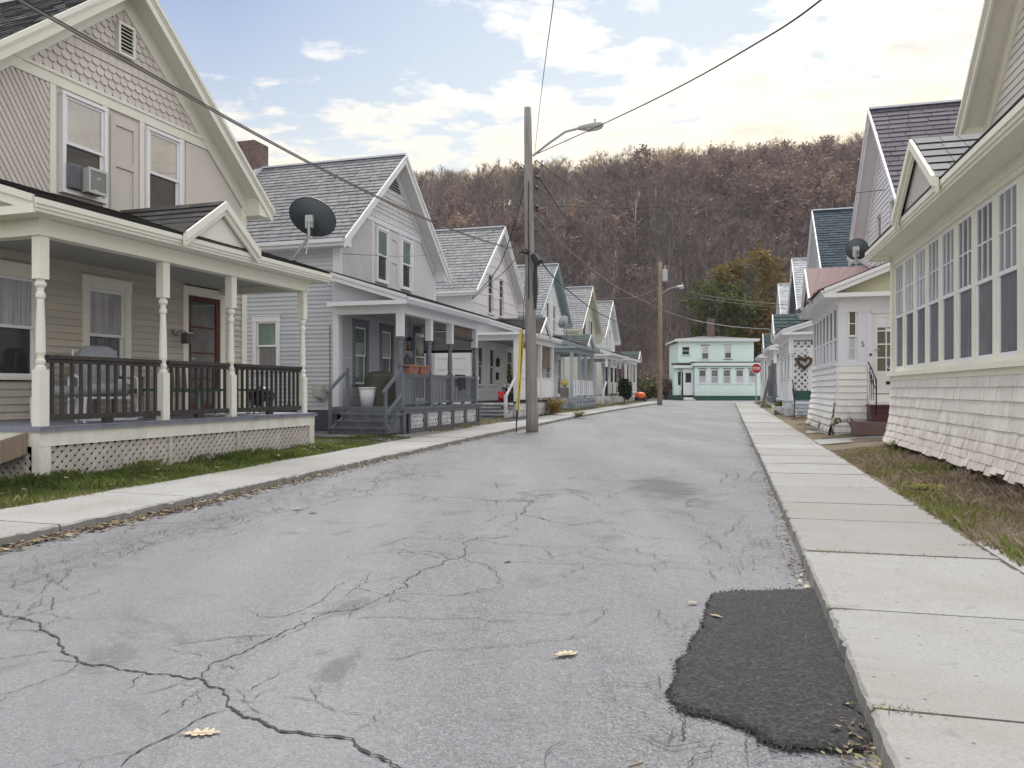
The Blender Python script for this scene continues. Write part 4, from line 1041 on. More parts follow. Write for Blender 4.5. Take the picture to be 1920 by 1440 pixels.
# ------------------------------------------------------------------ left row
def yaw(u): return math.atan2(u[1],u[0])
UL1=(.31,.951); UL=(.287,.958)
HL=yaw(UL)
def loc_on(H,x,y,z,m=1):
    a=H.rotation_euler.z; c,s=math.cos(a),math.sin(a); x=x*m
    return (H.location.x+c*x-s*y,H.location.y+s*x+c*y,H.location.z+z)
random.seed(101)
H1,mk1=house('beige_house','beige house with cream trim, dark porch railing and fish-scale gable, nearest on the left',(-6.29,12.49,.23),yaw(UL1),1,
 dict(trim=M['cream'],wall=M['beige_clap'],panel=M['beige_panel'],roof=M['slate_dark'],sexp=.15,sw=.3,sjit=.25,deckm=M['grey_deck'],
  proof=M['asphalt_black'],gab=(-.33,.75,.58),endm=M['cream'],upg=('g_mirror','g_dark'),
  railm=M['dark_rail'],fine=True,rstep=.128,rbw=.034,rh=.84,latstrip=1,lat=(.086,.055,M['beige_panel'],45),latx=[(-3.04,-1.09),(-1.09,.37),(.37,2.37)],latposts=(-3.18,2.37),
  doorm=M['red_wood'],doorg='g_door',skh=.17,csq=.125,steps=None,wins=[(-2.05,1.2,2.58,.95),(-.32,1.15,2.58,.70)],lowg=[('g_curtain','g_dark'),('g_curtain','g_grey')],side_trim=M['cream'],found=M['beige_panel'],
  sidewins=[]),'gabled houses along the left of the street')
# steps off its near end, their brown stringer towards the street
mb=mk1(); mb.box(-4.0,-3.22,-1.75,-.5,.36,.40); mb.box(-4.5,-3.9,-1.75,-.5,.14,.18)
mb.prism([(-3.2,.52),(-3.2,.28),(-4.55,-.08),(-4.6,.12),(-3.55,.44)],-1.80,-1.75,1); mb.prism([(-3.2,.52),(-3.2,.28),(-4.55,-.08),(-4.6,.12),(-3.55,.44)],-.5,-.45,1)
mb.box(-3.56,-3.5,-1.75,-.5,.17,.36,1)
mb.build('steps',[M['grey_wood'],M['brown_wood']],H1)
mb=mk1(); Mx=Matrix(((0,1,0,-3.17),(1,0,0,0),(0,0,1,0),(0,0,0,1))); e=MB(1,Mx); lattice(e,-1.8,-.1,-.05,.27,0,.082,.052); e.build('lattice',M['beige_panel'],H1)
# wall lamp by the door
mb=mk1(); mb.tube([(1.12,-.02,2.02),(1.12,-.08,2.02)],.055,10); mb.tube([(1.12,-.08,2.02),(1.16,-.16,2.06),(1.22,-.2,2.02)],.012,6); mb.box(1.16,1.28,-.26,-.14,1.82,2.0,1); mb.box(1.14,1.30,-.28,-.12,2.0,2.02)
mb.build('wall_lamp',[M['galv'],M['g_door']],H1)
# house-side details of the first porch
# air conditioner
A=root('air_conditioner','white window air conditioner with flaking grille above the porch roof','air conditioner',loc_on(H1,-.78,-.02,3.98),H1.rotation_euler.z)
mb=MB(); mb.box(-.12,.21,-.24,-.07,.0,.36,0); mb.box(-.13,.22,-.255,-.2401,-.01,.03); mb.box(-.13,.22,-.255,-.2401,.33,.37); mb.box(-.13,-.1,-.255,-.2401,.03,.33); mb.box(.19,.22,-.255,-.2401,.03,.33); mb.build('casing',M['ac_body'],A)
m_,nt_,b_=newmat('flaking_paint'); n_=N(nt_); f_=n_.noise(14,5,.7,n_.coord()); n_.l(n_.mix(n_.ramp(f_.outputs[0],[(.60,0),(.62,1)]).outputs[0],(.20,.21,.20),(.65,.64,.62)),b_.inputs['Base Color'])
mb=MB(); mb.quad((-.1,-.247,.03),(.19,-.247,.03),(.19,-.247,.33),(-.1,-.247,.33)); mb.build('grille',m_,A)
mb=MB()
for i in range(9): mb.box(-.33+i*.022,-.33+i*.022+.012,-.14,-.10,.02,.36)
mb.box(-.35,-.12,-.11,-.07,.02,.38); mb.build('side_curtain',M['grey_deck'],A)

def dish(name,label,loc,rz,tilt,rx,rz_,mat,arm_h=.75,lean=(.25,-.1),roll=0):
    D=root(name,label,'satellite dish',loc,rz)
    tip=Vector((lean[0],lean[1],arm_h)); mb=MB()
    mb.box(-.09,.09,-.07,.07,0,.015); mb.tube([(0,0,.01),(lean[0]*.75,lean[1]*.75,arm_h*.45),(lean[0],lean[1],arm_h*.62),(lean[0],lean[1],arm_h)],.03,8); mb.build('mast',M['galv'],D)
    mb=MB(); mb.tube([(lean[0],lean[1],arm_h*.6),(lean[0]+.28,lean[1]+.05,.02)],.012,5); mb.tube([(lean[0],lean[1],arm_h*.6),(lean[0]-.05,lean[1]+.3,.05)],.012,5); mb.build('strut',M['galv'],D)
    # shallow bowl
    mb=MB(); nr,na=6,28; rot=Matrix.Rotation(tilt,4,'X')@Matrix.Rotation(roll,4,'Y'); pts=[];c=tip+rot@Vector((0,-.12,.0))
    for i in range(nr+1):
        for j in range(na):
            t=2*math.pi*j/na; q=i/nr; p=Vector((math.cos(t)*rx*q,-.13*(q*q)+.0,math.sin(t)*rz_*q)); pts.append(c+rot@p)
    fs=[(i*na+j,i*na+(j+1)%na,(i+1)*na+(j+1)%na,(i+1)*na+j) for i in range(nr) for j in range(na)]
    mb.add(pts,fs,0,.5); o=len(pts)
    rim=[c+rot@Vector((math.cos(2*math.pi*j/na)*rx*1.0,-.13,math.sin(2*math.pi*j/na)*rz_)) for j in range(na)]
    mb.tube(rim+[rim[0]],.010,5,0,.4,False); mb.build('reflector',mat,D,True)
    mb=MB(); p0=c+rot@Vector((0,.0,-.02)); mb.box(p0.x-.07,p0.x+.07,p0.y+.0,p0.y+.09,p0.z-.16,p0.z+.08); mb.tube([p0+Vector((-.06,.05,.05)),p0+Vector((-.06,.09,-.05)),tip+Vector((0,0,-.02))],.018,6); mb.build('bracket',M['galv'],D)
    e=c+rot@Vector((0,-.62,-rz_*.75)); mb=MB(); mb.tube([c+rot@Vector((0,.02,-rz_*.6)),e],.016,6); mb.build('arm',M['galv'],D)
    mb=MB(); mb.tube([e+Vector((0,.06,0)),e+Vector((0,-.06,.05))],[.03,.045],8); mb.build('receiver',M['lamp_grey'],D)
    mb=MB(); mb.tube([(lean[0]-.02,lean[1],arm_h*.85),(lean[0]-.12,lean[1],arm_h*.8),(lean[0]-.17,lean[1],arm_h*.68),(lean[0]-.1,lean[1],arm_h*.58),(lean[0]-.03,lean[1],arm_h*.66)],.008,5); mb.build('cable',M['wire'],D)
    return D
# ------- things on the first porch
zD=.59
T=root('glider_chair','white framed glider chair with pale floral cushions behind the dark railing','chair',loc_on(H1,-1.32,-.95,zD),H1.rotation_euler.z-.5)
mb=MB(); mb.blob((0,.24,.70),.29,.11,.36,12,8,0,.02,.6); mb.build('back_cushion',M['cushion'],T,True)
mb=MB(); mb.blob((0,-.05,.43),.31,.30,.09,12,6,0,0,.55); mb.build('seat_cushion',M['cushion'],T,True)
for s in (-1,1):
    mb=MB(); mb.tube([(s*.36,-.32,.02),(s*.38,-.36,.3),(s*.37,-.34,.58),(s*.37,-.1,.62),(s*.37,.2,.6),(s*.35,.28,.2),(s*.35,.3,.02)],.022,6); mb.tube([(s*.36,-.3,.25),(s*.36,.0,.33),(s*.36,.28,.25)],.018,6); mb.build('armrest',M['white_plastic'],T)
mb=MB(); mb.box(-.36,.36,-.34,-.3,.0,.03); mb.box(-.36,.36,.26,.3,0,.03); mb.box(-.32,.32,-.3,.26,.3,.33); mb.tube([(-.3,.33,.35),(-.28,.38,.98),(.28,.38,.98),(.3,.33,.35)],.02,6); mb.build('frame',M['white_plastic'],T)
T=root('footstool','white framed footstool with floral cushion by the corner column','footstool',loc_on(H1,-2.3,-1.25,zD),H1.rotation_euler.z-.5)
mb=MB(); mb.blob((0,0,.40),.30,.22,.075,12,6,0,0,.55); mb.build('seat_cushion',M['cushion'],T,True)
for s in (-1,1):
    mb=MB(); mb.tube([(s*.25,-.2,.0),(s*.26,-.2,.32),(s*.26,.2,.32),(s*.25,.2,0)],.02,6); mb.tube([(s*.25,-.2,.05),(s*.25,-.05,.12),(s*.25,.1,.06),(s*.25,.2,.05)],.014,6); mb.build('leg',M['white_plastic'],T)
T=root('porch_table','long narrow table with green edge behind the dark railing','table',loc_on(H1,.55,-1.15,zD),H1.rotation_euler.z)
mb=MB(); mb.box(-1.35,1.5,-.22,.22,.40,.44); mb.build('tabletop',M['green_metal'],T)
for sx in (-1.2,0.05,1.35):
    for sy in (-.17,.17): mb=MB(); mb.box(sx-.025,sx+.025,sy-.025,sy+.025,0,.40); mb.build('leg',M['white_plastic'],T)
T=root('wicker_chair','dark brown wicker chair between the second column and the door','chair',loc_on(H1,-.62,-.55,zD),H1.rotation_euler.z+.3)
mb=MB(); mb.box(-.26,.26,-.25,.25,.36,.42); mb.build('seat',M['wicker'],T)
mb=MB(); mb.bar((0,.25,.4),(0,.36,.86),.5,.04,(0,1,0)); mb.build('backrest',M['wicker'],T)
for s in (-1,1):
    mb=MB(); mb.bar((s*.27,-.24,.6),(s*.27,.28,.62),.06,.04); mb.build('armrest',M['wicker'],T)
    for sy in (-.22,.22): mb=MB(); mb.box(s*.25-.02,s*.25+.02,sy-.02,sy+.02,0,.6 if sy<0 else .37); mb.build('leg',M['wicker'],T)
T=root('camp_chair','brown slatted chair standing in front of the porch door','chair',loc_on(H1,.62,-.65,zD),H1.rotation_euler.z-.6)
mb=MB(); mb.box(-.24,.24,-.24,.22,.38,.41); mb.build('seat',M['wicker'],T)
mb=MB()
for i in range(5): mb.bar((-.2+i*.1,.22,.42),(-.2+i*.1,.34,.82),.05,.015,(0,1,0))
mb.bar((-.25,.34,.82),(.25,.34,.82),.03,.05); mb.build('backrest',M['wicker'],T)
for s in (-1,1):
    mb=MB(); mb.bar((s*.24,-.24,.0),(s*.24,.2,.42),.03,.03); mb.bar((s*.24,.22,.0),(s*.24,-.2,.6),.03,.03); mb.bar((s*.25,-.26,.6),(s*.25,.28,.6),.05,.025); mb.build('armrest',M['wicker'],T)
T=root('cooking_pot','black covered kettle on the deck by the far column','kettle grill',loc_on(H1,2.0,-1.2,zD),0)
mb=MB(); mb.lathe(0,0,[(.12,.05),(.15,.16),(.25,.21),(.33,.22)],12); mb.build('bowl',M['black_metal'],T,True)
mb=MB(); mb.lathe(0,0,[(.331,.22),(.42,.18),(.47,.06),(.5,.03)],12); mb.build('lid',M['black_metal'],T,True)
for k in range(3):
    a=k*2.1; mb=MB(); mb.bar((.12*math.cos(a),.12*math.sin(a),.15),(.2*math.cos(a),.2*math.sin(a),0),.02,.02); mb.build('leg',M['black_metal'],T)
zr=3.2+.31*.55
dish('satellite_dish','large dark grey satellite dish on the far end of the beige porch roof',loc_on(H1,2.28,-1.62,zr),R(176),R(-30),.44,.36,M['dish'],.72,(-.33,.0),R(-24))

# ------- second house
random.seed(102)
H2,mk2=house('grey_house','pale grey clapboard house with slate roof, brick chimney and slate-blue porch railing',(-3.37,21.95,.24),HL,1,
 dict(trim=M['grey_trim'],wall=M['grey_clap'],panel=M['pale_grey_panel'],roof=M['slate'],sexp=.19,sw=.28,sjit=.45,deckm=M['slate_paint'],win_trim=M['slate_paint'],
  proof=M['asphalt_grey'],endm=M['grey_clap'],railm=M['slate_paint'],fine=True,rstep=.10,rbw=.024,rh=.80,px=(-3.3,1.95),cols=[-3.3,-1.55,-.07,1.95],pd=1.75,csq=.16,cbase=.82,ctop=.55,
  colm=M['grey_trim'],colm2=M['slate_paint'],lat=(.11,.052,M['white'],58),latx=[(-3.0,-2.2),(-2.0,-1.25),(-1.05,-.3),(-.1,.7),(.9,1.75)],latframe=True,latz0=.07,latposts=(-3.45,1.95),skirt=M['slate_paint'],skh=.1,
  chimney=(-.08,4.62,.70,8.36),trivent=True,steps=(-1.85,-.45,3,.30,M['slate_paint'],M['slate_paint']),beltz=5.5,frieze=M['pale_grey_panel'],rake=M['white'],
  wins=[(-1.98,1.15,2.62,.62),(-.45,1.15,2.62,.62)],lowg=[('g_green','g_green'),('g_curtain','g_grey')],doorm=M['white'],doorg='g_door',drails=2,
  sidewins=[(2.03,1.5,2.72,.58)],side_trim=M['grey_trim'],upg=('g_green','g_dark'),upwins=[(-.78,3.98,5.36,.62),(.80,3.98,5.36,.62)]),'gabled houses along the left of the street')
for yy in (-1.85,-.45):
    mb=mk2(); mb.box(-4.32,-4.26,yy-.03,yy+.03,0,.98); mb.box(-3.5,-3.44,yy-.03,yy+.03,.55,1.5) if yy>-1 else None
    mb.bar((-4.42,yy,.93),(-3.42,yy,1.5),.045,.075); 
    if yy<-1: mb.bar((-4.3,yy,.42),(-3.42,yy,.9),.04,.07)
    mb.build('handrail',M['slate_paint'],H2)
# meter box and vent pipes on the side wall
Ms=Matrix(((0,1,0,-3.1),(1,0,0,0),(0,0,1,0),(0,0,0,1)))
mb=MB(1,Ms); mb.box(.34,.62,-.16,-.02,.80,1.10); mb.box(.38,.58,-.19,-.16,.84,1.02); mb.build('meter_box',M['lamp_grey'],H2)
mb=MB(1,Ms); mb.tube([(1.35,-.1,-.05),(1.35,-.1,.62),(1.35,-.04,.66)],.03,8); mb.tube([(1.1,-.1,.05),(1.1,-.1,.5),(1.1,-.02,.52)],.028,8); mb.tube([(1.35,-.1,.02),(.95,-.1,.05)],.028,8); mb.build('vent_pipe',M['found'],H2)
mb=MB(1,Ms); mb.tube([(.22,-.03,zz) for zz in (2.6,1.6,1.15)]+[(.3,-.05,.75),(.45,-.06,.7),(.5,-.06,.8)],.008,5); mb.build('meter_cable',M['wire'],H2)
q2=lambda x,y,z: loc_on(H2,x,y,z)
T=root('waste_bin','white plastic laundry bin at the top of the grey porch steps','bin',q2(-2.78,-.62,.59),0)
mb=MB(); mb.lathe(0,0,[(0,.15),(.44,.205),(.445,.19),(.03,.135)],16); mb.build('bin_body',M['white_plastic'],T,True)
mb=MB(); mb.lathe(0,0,[(.44,.205),(.44,.225),(.475,.225),(.475,.2)],16); mb.build('rim',M['white_plastic'],T); mb=MB(); mb.box(-.23,-.14,-.03,.03,.41,.46); mb.build('handle',M['red_plastic'],T)
T=root('covered_grill','barbecue grill under a dark olive cover on the grey porch','grill',q2(-2.35,-.75,.59),H2.rotation_euler.z)
mb=MB(); mb.blob((0,0,.68),.36,.27,.20,14,7,0,.02,.6); mb.add([(-.34,-.25,0),(.34,-.25,0),(.34,.25,0),(-.34,.25,0),(-.35,-.26,.72),(.35,-.26,.72),(.35,.26,.72),(-.35,.26,.72)],[(0,1,5,4),(1,2,6,5),(2,3,7,6),(3,0,4,7)]); mb.build('cover',M['cover'],T,True)
mb=MB(); mb.blob((.42,0,.62),.2,.24,.16,10,6,0,.02,.6); mb.box(.22,.62,-.22,.22,0,.6); mb.build('side_shelf_cover',M['cover'],T,True)
for k,(lab,xx) in enumerate((('terracotta planter box on the grey railing, nearer the steps',-2.72),('terracotta planter box on the grey railing, nearer the second column',-2.02))):
    T=root('planter_box',lab,'planter',q2(xx,-1.75,1.39),H2.rotation_euler.z,'planters on the grey railing')
    mb=MB(); mb.add([(-.25,-.08,0),(.25,-.08,0),(.25,.08,0),(-.25,.08,0),(-.31,-.11,.20),(.31,-.11,.20),(.31,.11,.20),(-.31,.11,.20)],[(0,3,2,1),(0,1,5,4),(1,2,6,5),(2,3,7,6),(3,0,4,7)]); mb.build('pot',M['terracotta'],T)
    mb=MB(); mb.box(-.33,.33,-.13,-.105,.17,.215); mb.box(-.33,.33,.105,.13,.17,.215); mb.box(-.33,-.305,-.105,.105,.17,.215); mb.box(.305,.33,-.105,.105,.17,.215); mb.build('rim',M['terracotta'],T)
    mb=MB(); mb.box(-.3,.3,-.1,.1,.14,.17); mb.build('soil',M['gap'],T)
T=MB(); T.add([(-.28,-.05,.03),(.28,-.05,.03),(.3,-.06,-.40),(.12,-.055,-.37),(-.27,-.06,-.46)],[(0,1,2,3,4)]); T.add([(-.28,-.05,.03),(.28,-.05,.03),(.28,.06,.03),(-.28,.06,.03)],[(0,1,2,3)]); T.add([(-.28,.06,.03),(.28,.06,.03),(.27,.07,-.3),(-.27,.07,-.32)],[(0,1,2,3)])
o=T.build('towel',M['cloth_dark']); o.location=q2(.75,-1.75,1.39+.01); o.rotation_euler=(0,0,H2.rotation_euler.z); tag(o,'dark towel hung over the grey porch railing','towel')
T=root('hanging_lantern','black lantern hanging from the grey porch ceiling','lantern',q2(-1.55,-1.2,2.02),0)
mb=MB(); mb.tube([(0,0,.35),(0,0,.95)],.006,4); mb.build('hook',M['black_metal'],T)
mb=MB(); mb.lathe(0,0,[(0,.1),(.02,.12),(.03,.09)],8); mb.lathe(0,0,[(.25,.09),(.27,.13),(.36,.03)],8)
for k in range(6): a=k*1.047; mb.bar((.09*math.cos(a),.09*math.sin(a),.02),(.1*math.cos(a),.1*math.sin(a),.26),.015,.015)
mb.build('cage',M['black_metal'],T); mb=MB(); mb.lathe(0,0,[(.03,.03),(.16,.03),(.18,.01)],8); mb.build('candle',M['terracotta'],T)
T=MB(); T.prism([(-.24,-.06),(-.12,-.16),(.1,-.17),(.24,-.05),(.3,-.12),(.3,.1),(.23,.03),(.12,.14),(.0,.12),(-.06,.2),(-.14,.13),(-.26,.06)],-.05,-.02); o=T.build('wall_plaque',M['slate_paint']); o.location=q2(.95,0,1.85); o.rotation_euler=(0,0,H2.rotation_euler.z); tag(o,'dark fish-shaped plaque on the grey wall left of the door','plaque')
def blind(lab,loc,rz,w,h,mat=None):
    T=root('rolled_blind',lab,'blind',loc,rz); mb=MB(); 
    k=int(h/.035)
    for i in range(k): mb.box(-w/2,w/2,-.006,.006,-h+i*.035,-h+i*.035+.03)
    mb.build('slat_panel',mat or M['bamboo'],T)
    mb=MB(); mb.tube([(-w/2,0,-h-.02),(w/2,0,-h-.02)],.045,8); mb.build('roll',M['black'] if mat is None else mat,T)
    mb=MB(); mb.box(-w/2,w/2,-.02,.02,-.02,.02); mb.build('headrail',mat or M['bamboo'],T); return T
blind('dark bamboo blind across the far end of the grey porch',q2(1.92,-.9,2.8),H2.rotation_euler.z+R(90),1.55,.62)
blind('dark bamboo blind half rolled between the last two grey porch columns',q2(1.0,-1.72,2.8),H2.rotation_euler.z,1.6,.30)

# ------- third house
random.seed(103)
def panelrail(H,mk,xs,y,z0,zt,mat,slats=None,gap=.1):
    for a,b in zip(xs,xs[1:]):
        mb=mk(); mb.box(a+.08,b-.08,y-.03,y+.03,z0+.09,zt-.04); mb.box(a+.08,b-.08,y-.06,y+.06,zt-.04,zt)
        if slats=='h':
            k=int((zt-z0-.15)/.14)
            for i in range(k): mb.box(a+.08,b-.08,y-.05,y-.03,z0+.1+i*.14,z0+.1+i*.14+.12,0)
            for i in range(1,3): xx=a+(b-a)*i/3; mb.box(xx-.02,xx+.02,y-.06,y-.0501,z0+.09,zt-.04,1)
        if slats=='v':
            for i in range(4): xx=a+.08+(b-a-.16)*i/3; mb.box(xx-.03,xx+.03,y-.055,y-.03,z0+.09,zt-.04,1)
        mb.build('railing',mat if isinstance(mat,list) else [mat,mat],H)
LG='gabled houses along the left of the street'
H3,mk3=house('white_house','white panelled house with grey slate roof and white porch, third on the left',(-.66,31.5,.22),HL,1,
 dict(trim=M['white'],wall=M['white_panel'],roof=M['slate_light'],gable='plain',exp=.42,sexp=.21,sw=.30,proof=M['asphalt_black'],endm=M['white'],deckm=M['gap'],px=(-3.2,2.2),cols=[-3.2,-1.3,.2,2.2],turned=False,csq=.15,
  gab=(-.5,.8,.62),skirt=M['white'],skirtw=M['white'],upwins=[(-.72,4.05,5.6,.62),(.72,4.05,5.6,.62)],upmun=(0,2),steps=(-1.75,-.45,4,.26,M['slate_paint'],M['white']),wins=[(-1.95,1.2,2.65,.58),(-.55,1.2,2.65,.58)],lowg=[('g_dark','g_dark')]*2,doorm=M['white'],sidewins=[],found=M['white']),LG)
panelrail(H3,mk3,[-3.2,-1.3,.2,2.2],-1.8,.59,1.5,M['white'])
for yy in (-1.8,):
    mb=mk3(); mb.bar((-4.5,yy,.75),(-3.3,yy,1.45),.06,.08); mb.box(-4.52,-4.42,yy-.05,yy+.05,-.1,.85); mb.build('handrail',M['white'],H3)
mb=mk3(); mb.bar((-4.5,-.4,.75),(-3.3,-.4,1.45),.06,.08); mb.box(-4.52,-4.42,-.45,-.35,-.1,.85)
for i in range(9): t=i/9; mb.box(-4.4+1.1*t,-4.36+1.1*t,-.42,-.38,.12+.6*t*.9,.8+.64*t)
mb.bar((-4.5,-.4,.15),(-3.3,-.4,.72),.04,.06); mb.build('handrail',M['white'],H3)
q3=lambda x,y,z: loc_on(H3,x,y,z)
T=root('bucket','bright red plastic bucket beside a flower pot on the white porch','bucket',q3(-2.85,-1.15,.59),0)
mb=MB(); mb.lathe(0,0,[(0,.13),(.36,.16),(.36,.145),(.02,.12)],14); mb.build('bucket_body',M['red_plastic'],T,True); mb=MB(); mb.tube([(-.16,0,.33),(-.12,-.1,.2),(0,-.16,.14),(.12,-.1,.2),(.16,0,.33)],.006,5); mb.build('handle',M['white_plastic'],T)
M['plant']=leafmat('dark_leaves',[(0,(.02,.035,.012)),(.5,(.05,.08,.02)),(.9,(.10,.12,.03)),(1,(.30,.26,.22))],.2)
def leafclump(mb,c,rx,ry,rz,n,s,m=0,shell=.4,flat=.0):
    for i in range(n):
        while True:
            v=Vector((random.uniform(-1,1),random.uniform(-1,1),random.uniform(-1,1)))
            if shell<v.length<1: break
        p=Vector((c[0]+v.x*rx,c[1]+v.y*ry,c[2]+v.z*rz)); a=Vector((random.gauss(0,1),random.gauss(0,1),random.gauss(0,.7))).normalized(); b=a.orthogonal().normalized(); b=(Matrix.Rotation(random.random()*6.28,3,a)@b)
        ss=s*random.uniform(.6,1.4); mb.add([p-a*ss,p+b*ss*.5,p+a*ss,p-b*ss*.5],[(0,1,2,3)],m)
T=root('flower_pot','dark pot with pale dried flowers beside the red bucket','flower pot',q3(-2.0,-1.2,.59),0)
mb=MB(); mb.lathe(0,0,[(0,.17),(.30,.26),(.3,.22)],12); mb.build('pot',M['cover'],T)
mb=MB(); leafclump(mb,(0,0,.45),.3,.3,.22,260,.05); leafclump(mb,(0,0,.95),.12,.12,.45,160,.05); mb.build('foliage',M['plant'],T)
mb=MB(); [mb.blob((random.uniform(-.22,.22),random.uniform(-.3,-.1),.45+random.uniform(0,.2)),.05,.05,.05,6,4) for _ in range(6)]; mb.build('flower_head',M['white_plastic'],T)
mb=mk3(); mb.box(-.02,.14,-.14,-.02,1.95,2.25); mb.tube([(.06,-.08,2.25),(.06,-.08,2.36)],.03,6); mb.box(-.04,.16,-.16,-.01,2.25,2.27); mb.build('wall_lamp',M['black_metal'],H3)
mb=mk3(); mb.box(-.06,.18,-.09,-.02,1.42,1.72); mb.build('letter_box',M['black_metal'],H3)
blind('grey brown bamboo blind hanging at the far end of the white porch',q3(1.25,-1.75,2.8),HL,1.7,.85,M['bamboo'])
# ------- fourth house
random.seed(104)
H4,mk4=house('teal_trim_house','white clapboard house with blue-grey trim and porch, fourth on the left',(2.06,41.0,.25),HL,1,
 dict(trim=M['teal_trim'],wall=M['white'],roof=M['slate_light'],gable='clap',sexp=.22,sw=.32,proof=M['asphalt_green'],endm=M['white'],deckm=M['blue_deck'],px=(-3.1,2.2),cols=[-3.1,-1.2,.3,2.2],turned=False,csq=.15,colm=M['blue_deck'],exp=.14,
  gab=(-.45,.85,.6),skirt=M['blue_deck'],skirtw=M['blue_deck'],ptrim=M['teal_trim'],upwins=[(-.72,4.05,5.5,.58),(.72,4.05,5.5,.58)],steps=(-1.7,-.5,3,.28,M['blue_deck'],M['blue_deck']),wins=[(-2.0,1.2,2.6,.6),(-.6,1.2,2.6,.6)],lowg=[('g_dark','g_grey')]*2,doorm=M['white'],sidewins=[],win_trim=M['white'],upwin_trim=M['vinyl'],found=M['blue_deck'],ridge=M['white_tin']),LG)
panelrail(H4,mk4,[-3.1,-1.2,.3,2.2],-1.8,.59,1.45,[M['white'],M['slate_paint']],'h'); panelrail(H4,mk4,[-3.1,-1.2,.3,2.2],-1.93,-.2,.45,[M['blue_deck'],M['slate_paint']],'h')
mb=mk4(); mb.box(-.1,.2,-.12,-.02,1.8,2.1); mb.build('letter_box',M['black_metal'],H4)
q4=lambda x,y,z: loc_on(H4,x,y,z)
dish('satellite_dish','small pale satellite dish above the blue-grey porch on the fourth house',q4(-1.7,-1.3,3.2+.31*.85),HL+R(150),R(-25),.33,.33,M['dish_pale'],.85,(.1,0))
T=root('chair_cushion','yellow bag standing behind the white slatted railing','bag',q4(-2.5,-1.3,.59),0); mb=MB(); mb.blob((0,0,.72),.17,.15,.2,8,6,0,.12); mb.build('bag_body',M['yellow'],T,True); mb=MB(); mb.box(-.2,.2,-.2,.2,0,.5); mb.build('stool',M['grey_wood'],T)
# ------- fifth and sixth
random.seed(105)
def shutters(H,mk):
    for s,xx in ((-1,-1.25),(1,1.25)): mb=mk(); mb.box(xx-.2,xx+.2,-.05,-.012,4.0,5.45); mb.build('shutter',M['maroon'],H)
H5,mk5=house('olive_trim_house','pale house with olive-cream trim, maroon shutters and curved porch panels, fifth on the left',(4.9,50.4,.30),HL,1,
 dict(trim=M['olive_trim'],wall=M['olive_trim'],roof=M['slate_light'],gable='clap',sexp=.24,sw=.34,proof=M['asphalt_grey'],endm=M['white'],deckm=M['grey_deck'],px=(-3.1,2.2),cols=[-3.1,-1.2,.3,2.2],csq=.15,ptrim=M['white'],exp=.14,
  skirt=M['white'],skirtw=M['olive_trim'],upwins=[(-.72,4.05,5.5,.58),(.72,4.05,5.5,.58)],upextra=shutters,colm2=M['black_metal'],colm=M['white'],turned=True,steps=(-1.7,-.5,4,.28,M['white'],M['olive_trim']),wins=[(-2.0,1.2,2.6,.6),(-.6,1.2,2.6,.6)],lowg=[('g_dark','g_grey')]*2,doorm=M['white'],sidewins=[],win_trim=M['white'],found=M['grey_deck']),LG)
panelrail(H5,mk5,[-3.1,-1.2,.3,2.2],-1.8,.59,1.4,[M['olive_trim'],M['white']],'v'); panelrail(H5,mk5,[-3.1,-1.2,.3,2.2],-1.95,-.25,.45,[M['olive_trim'],M['white']],'v')
mb=mk5(); mb.bar((-4.3,-1.8,.75),(-3.2,-1.8,1.4),.07,.1); mb.box(-4.35,-4.22,-1.86,-1.74,-.2,.9); mb.build('handrail',M['white'],H5)
random.seed(106)
H6,mk6=house('far_white_house','small white gabled house with green porch roof, last on the left',(7.3,58.8,.33),HL,1,
 dict(trim=M['white'],wall=M['white'],roof=M['slate_light'],gable='clap',sexp=.24,sw=.34,proof=M['asphalt_green'],endm=M['white'],px=(-3.1,2.2),cols=[-3.1,-1.2,.3,2.2],csq=.16,turned=False,gab=(1.4,.8,.6),exp=.14,
  skirt=M['white'],upwins=[(-.72,4.05,5.5,.6),(.72,4.05,5.5,.6)],wins=[(-2.0,1.2,2.6,.6),(-.6,1.2,2.6,.6)],lowg=[('g_dark','g_grey')]*2,doorm=M['white'],sidewins=[],railm=M['white']),LG)
# ------------------------------------------------------------------ right row
UR=(.266,.964); HR_=yaw((-UR[0],-UR[1]))
RG='gabled houses along the right of the street'
M['trim_dark_edge']=M['asphalt_black']
random.seed(201)
R1,mr1=house('shingled_house','cream house with long glazed porch over flaring cream shingles, nearest right',(6.75,9.34,.30),HR_,-1,
 dict(trim=M['cream_warm'],wall=M['shingle_wall'],roof=M['slate_purple'],gable='clap',exp=.12,sl=.93,apex=8.16,sexp=.24,sw=.42,porch='enclosed',wins=[],door=None,sidewins=[],upwins=[(-.78,4.3,5.7,.7),(.78,4.3,5.7,.7)],L=8.0,upwin_trim=M['cream_warm']),RG)
xf,xn,yf=3.65,-4.6,-1.26
porch_roof(R1,mr1,xn,xf,yf,3.40,.36,M['slate_purple'],M['cream_warm'],gab=(.18,1.05,.74),end_mat=M['beige_panel'],exp=.2,w=.36,gmat=M['slate_light'])
mb=mr1(); mb.box(xn,xf,yf-.05,yf+.08,3.09,3.22); mb.box(xn,xf,yf-.035,yf+.06,3.03,3.09); mb.box(xf-.12,xf,yf-.05,0,1.25,3.22); mb.build('porch_beam',M['cream_warm'],R1)
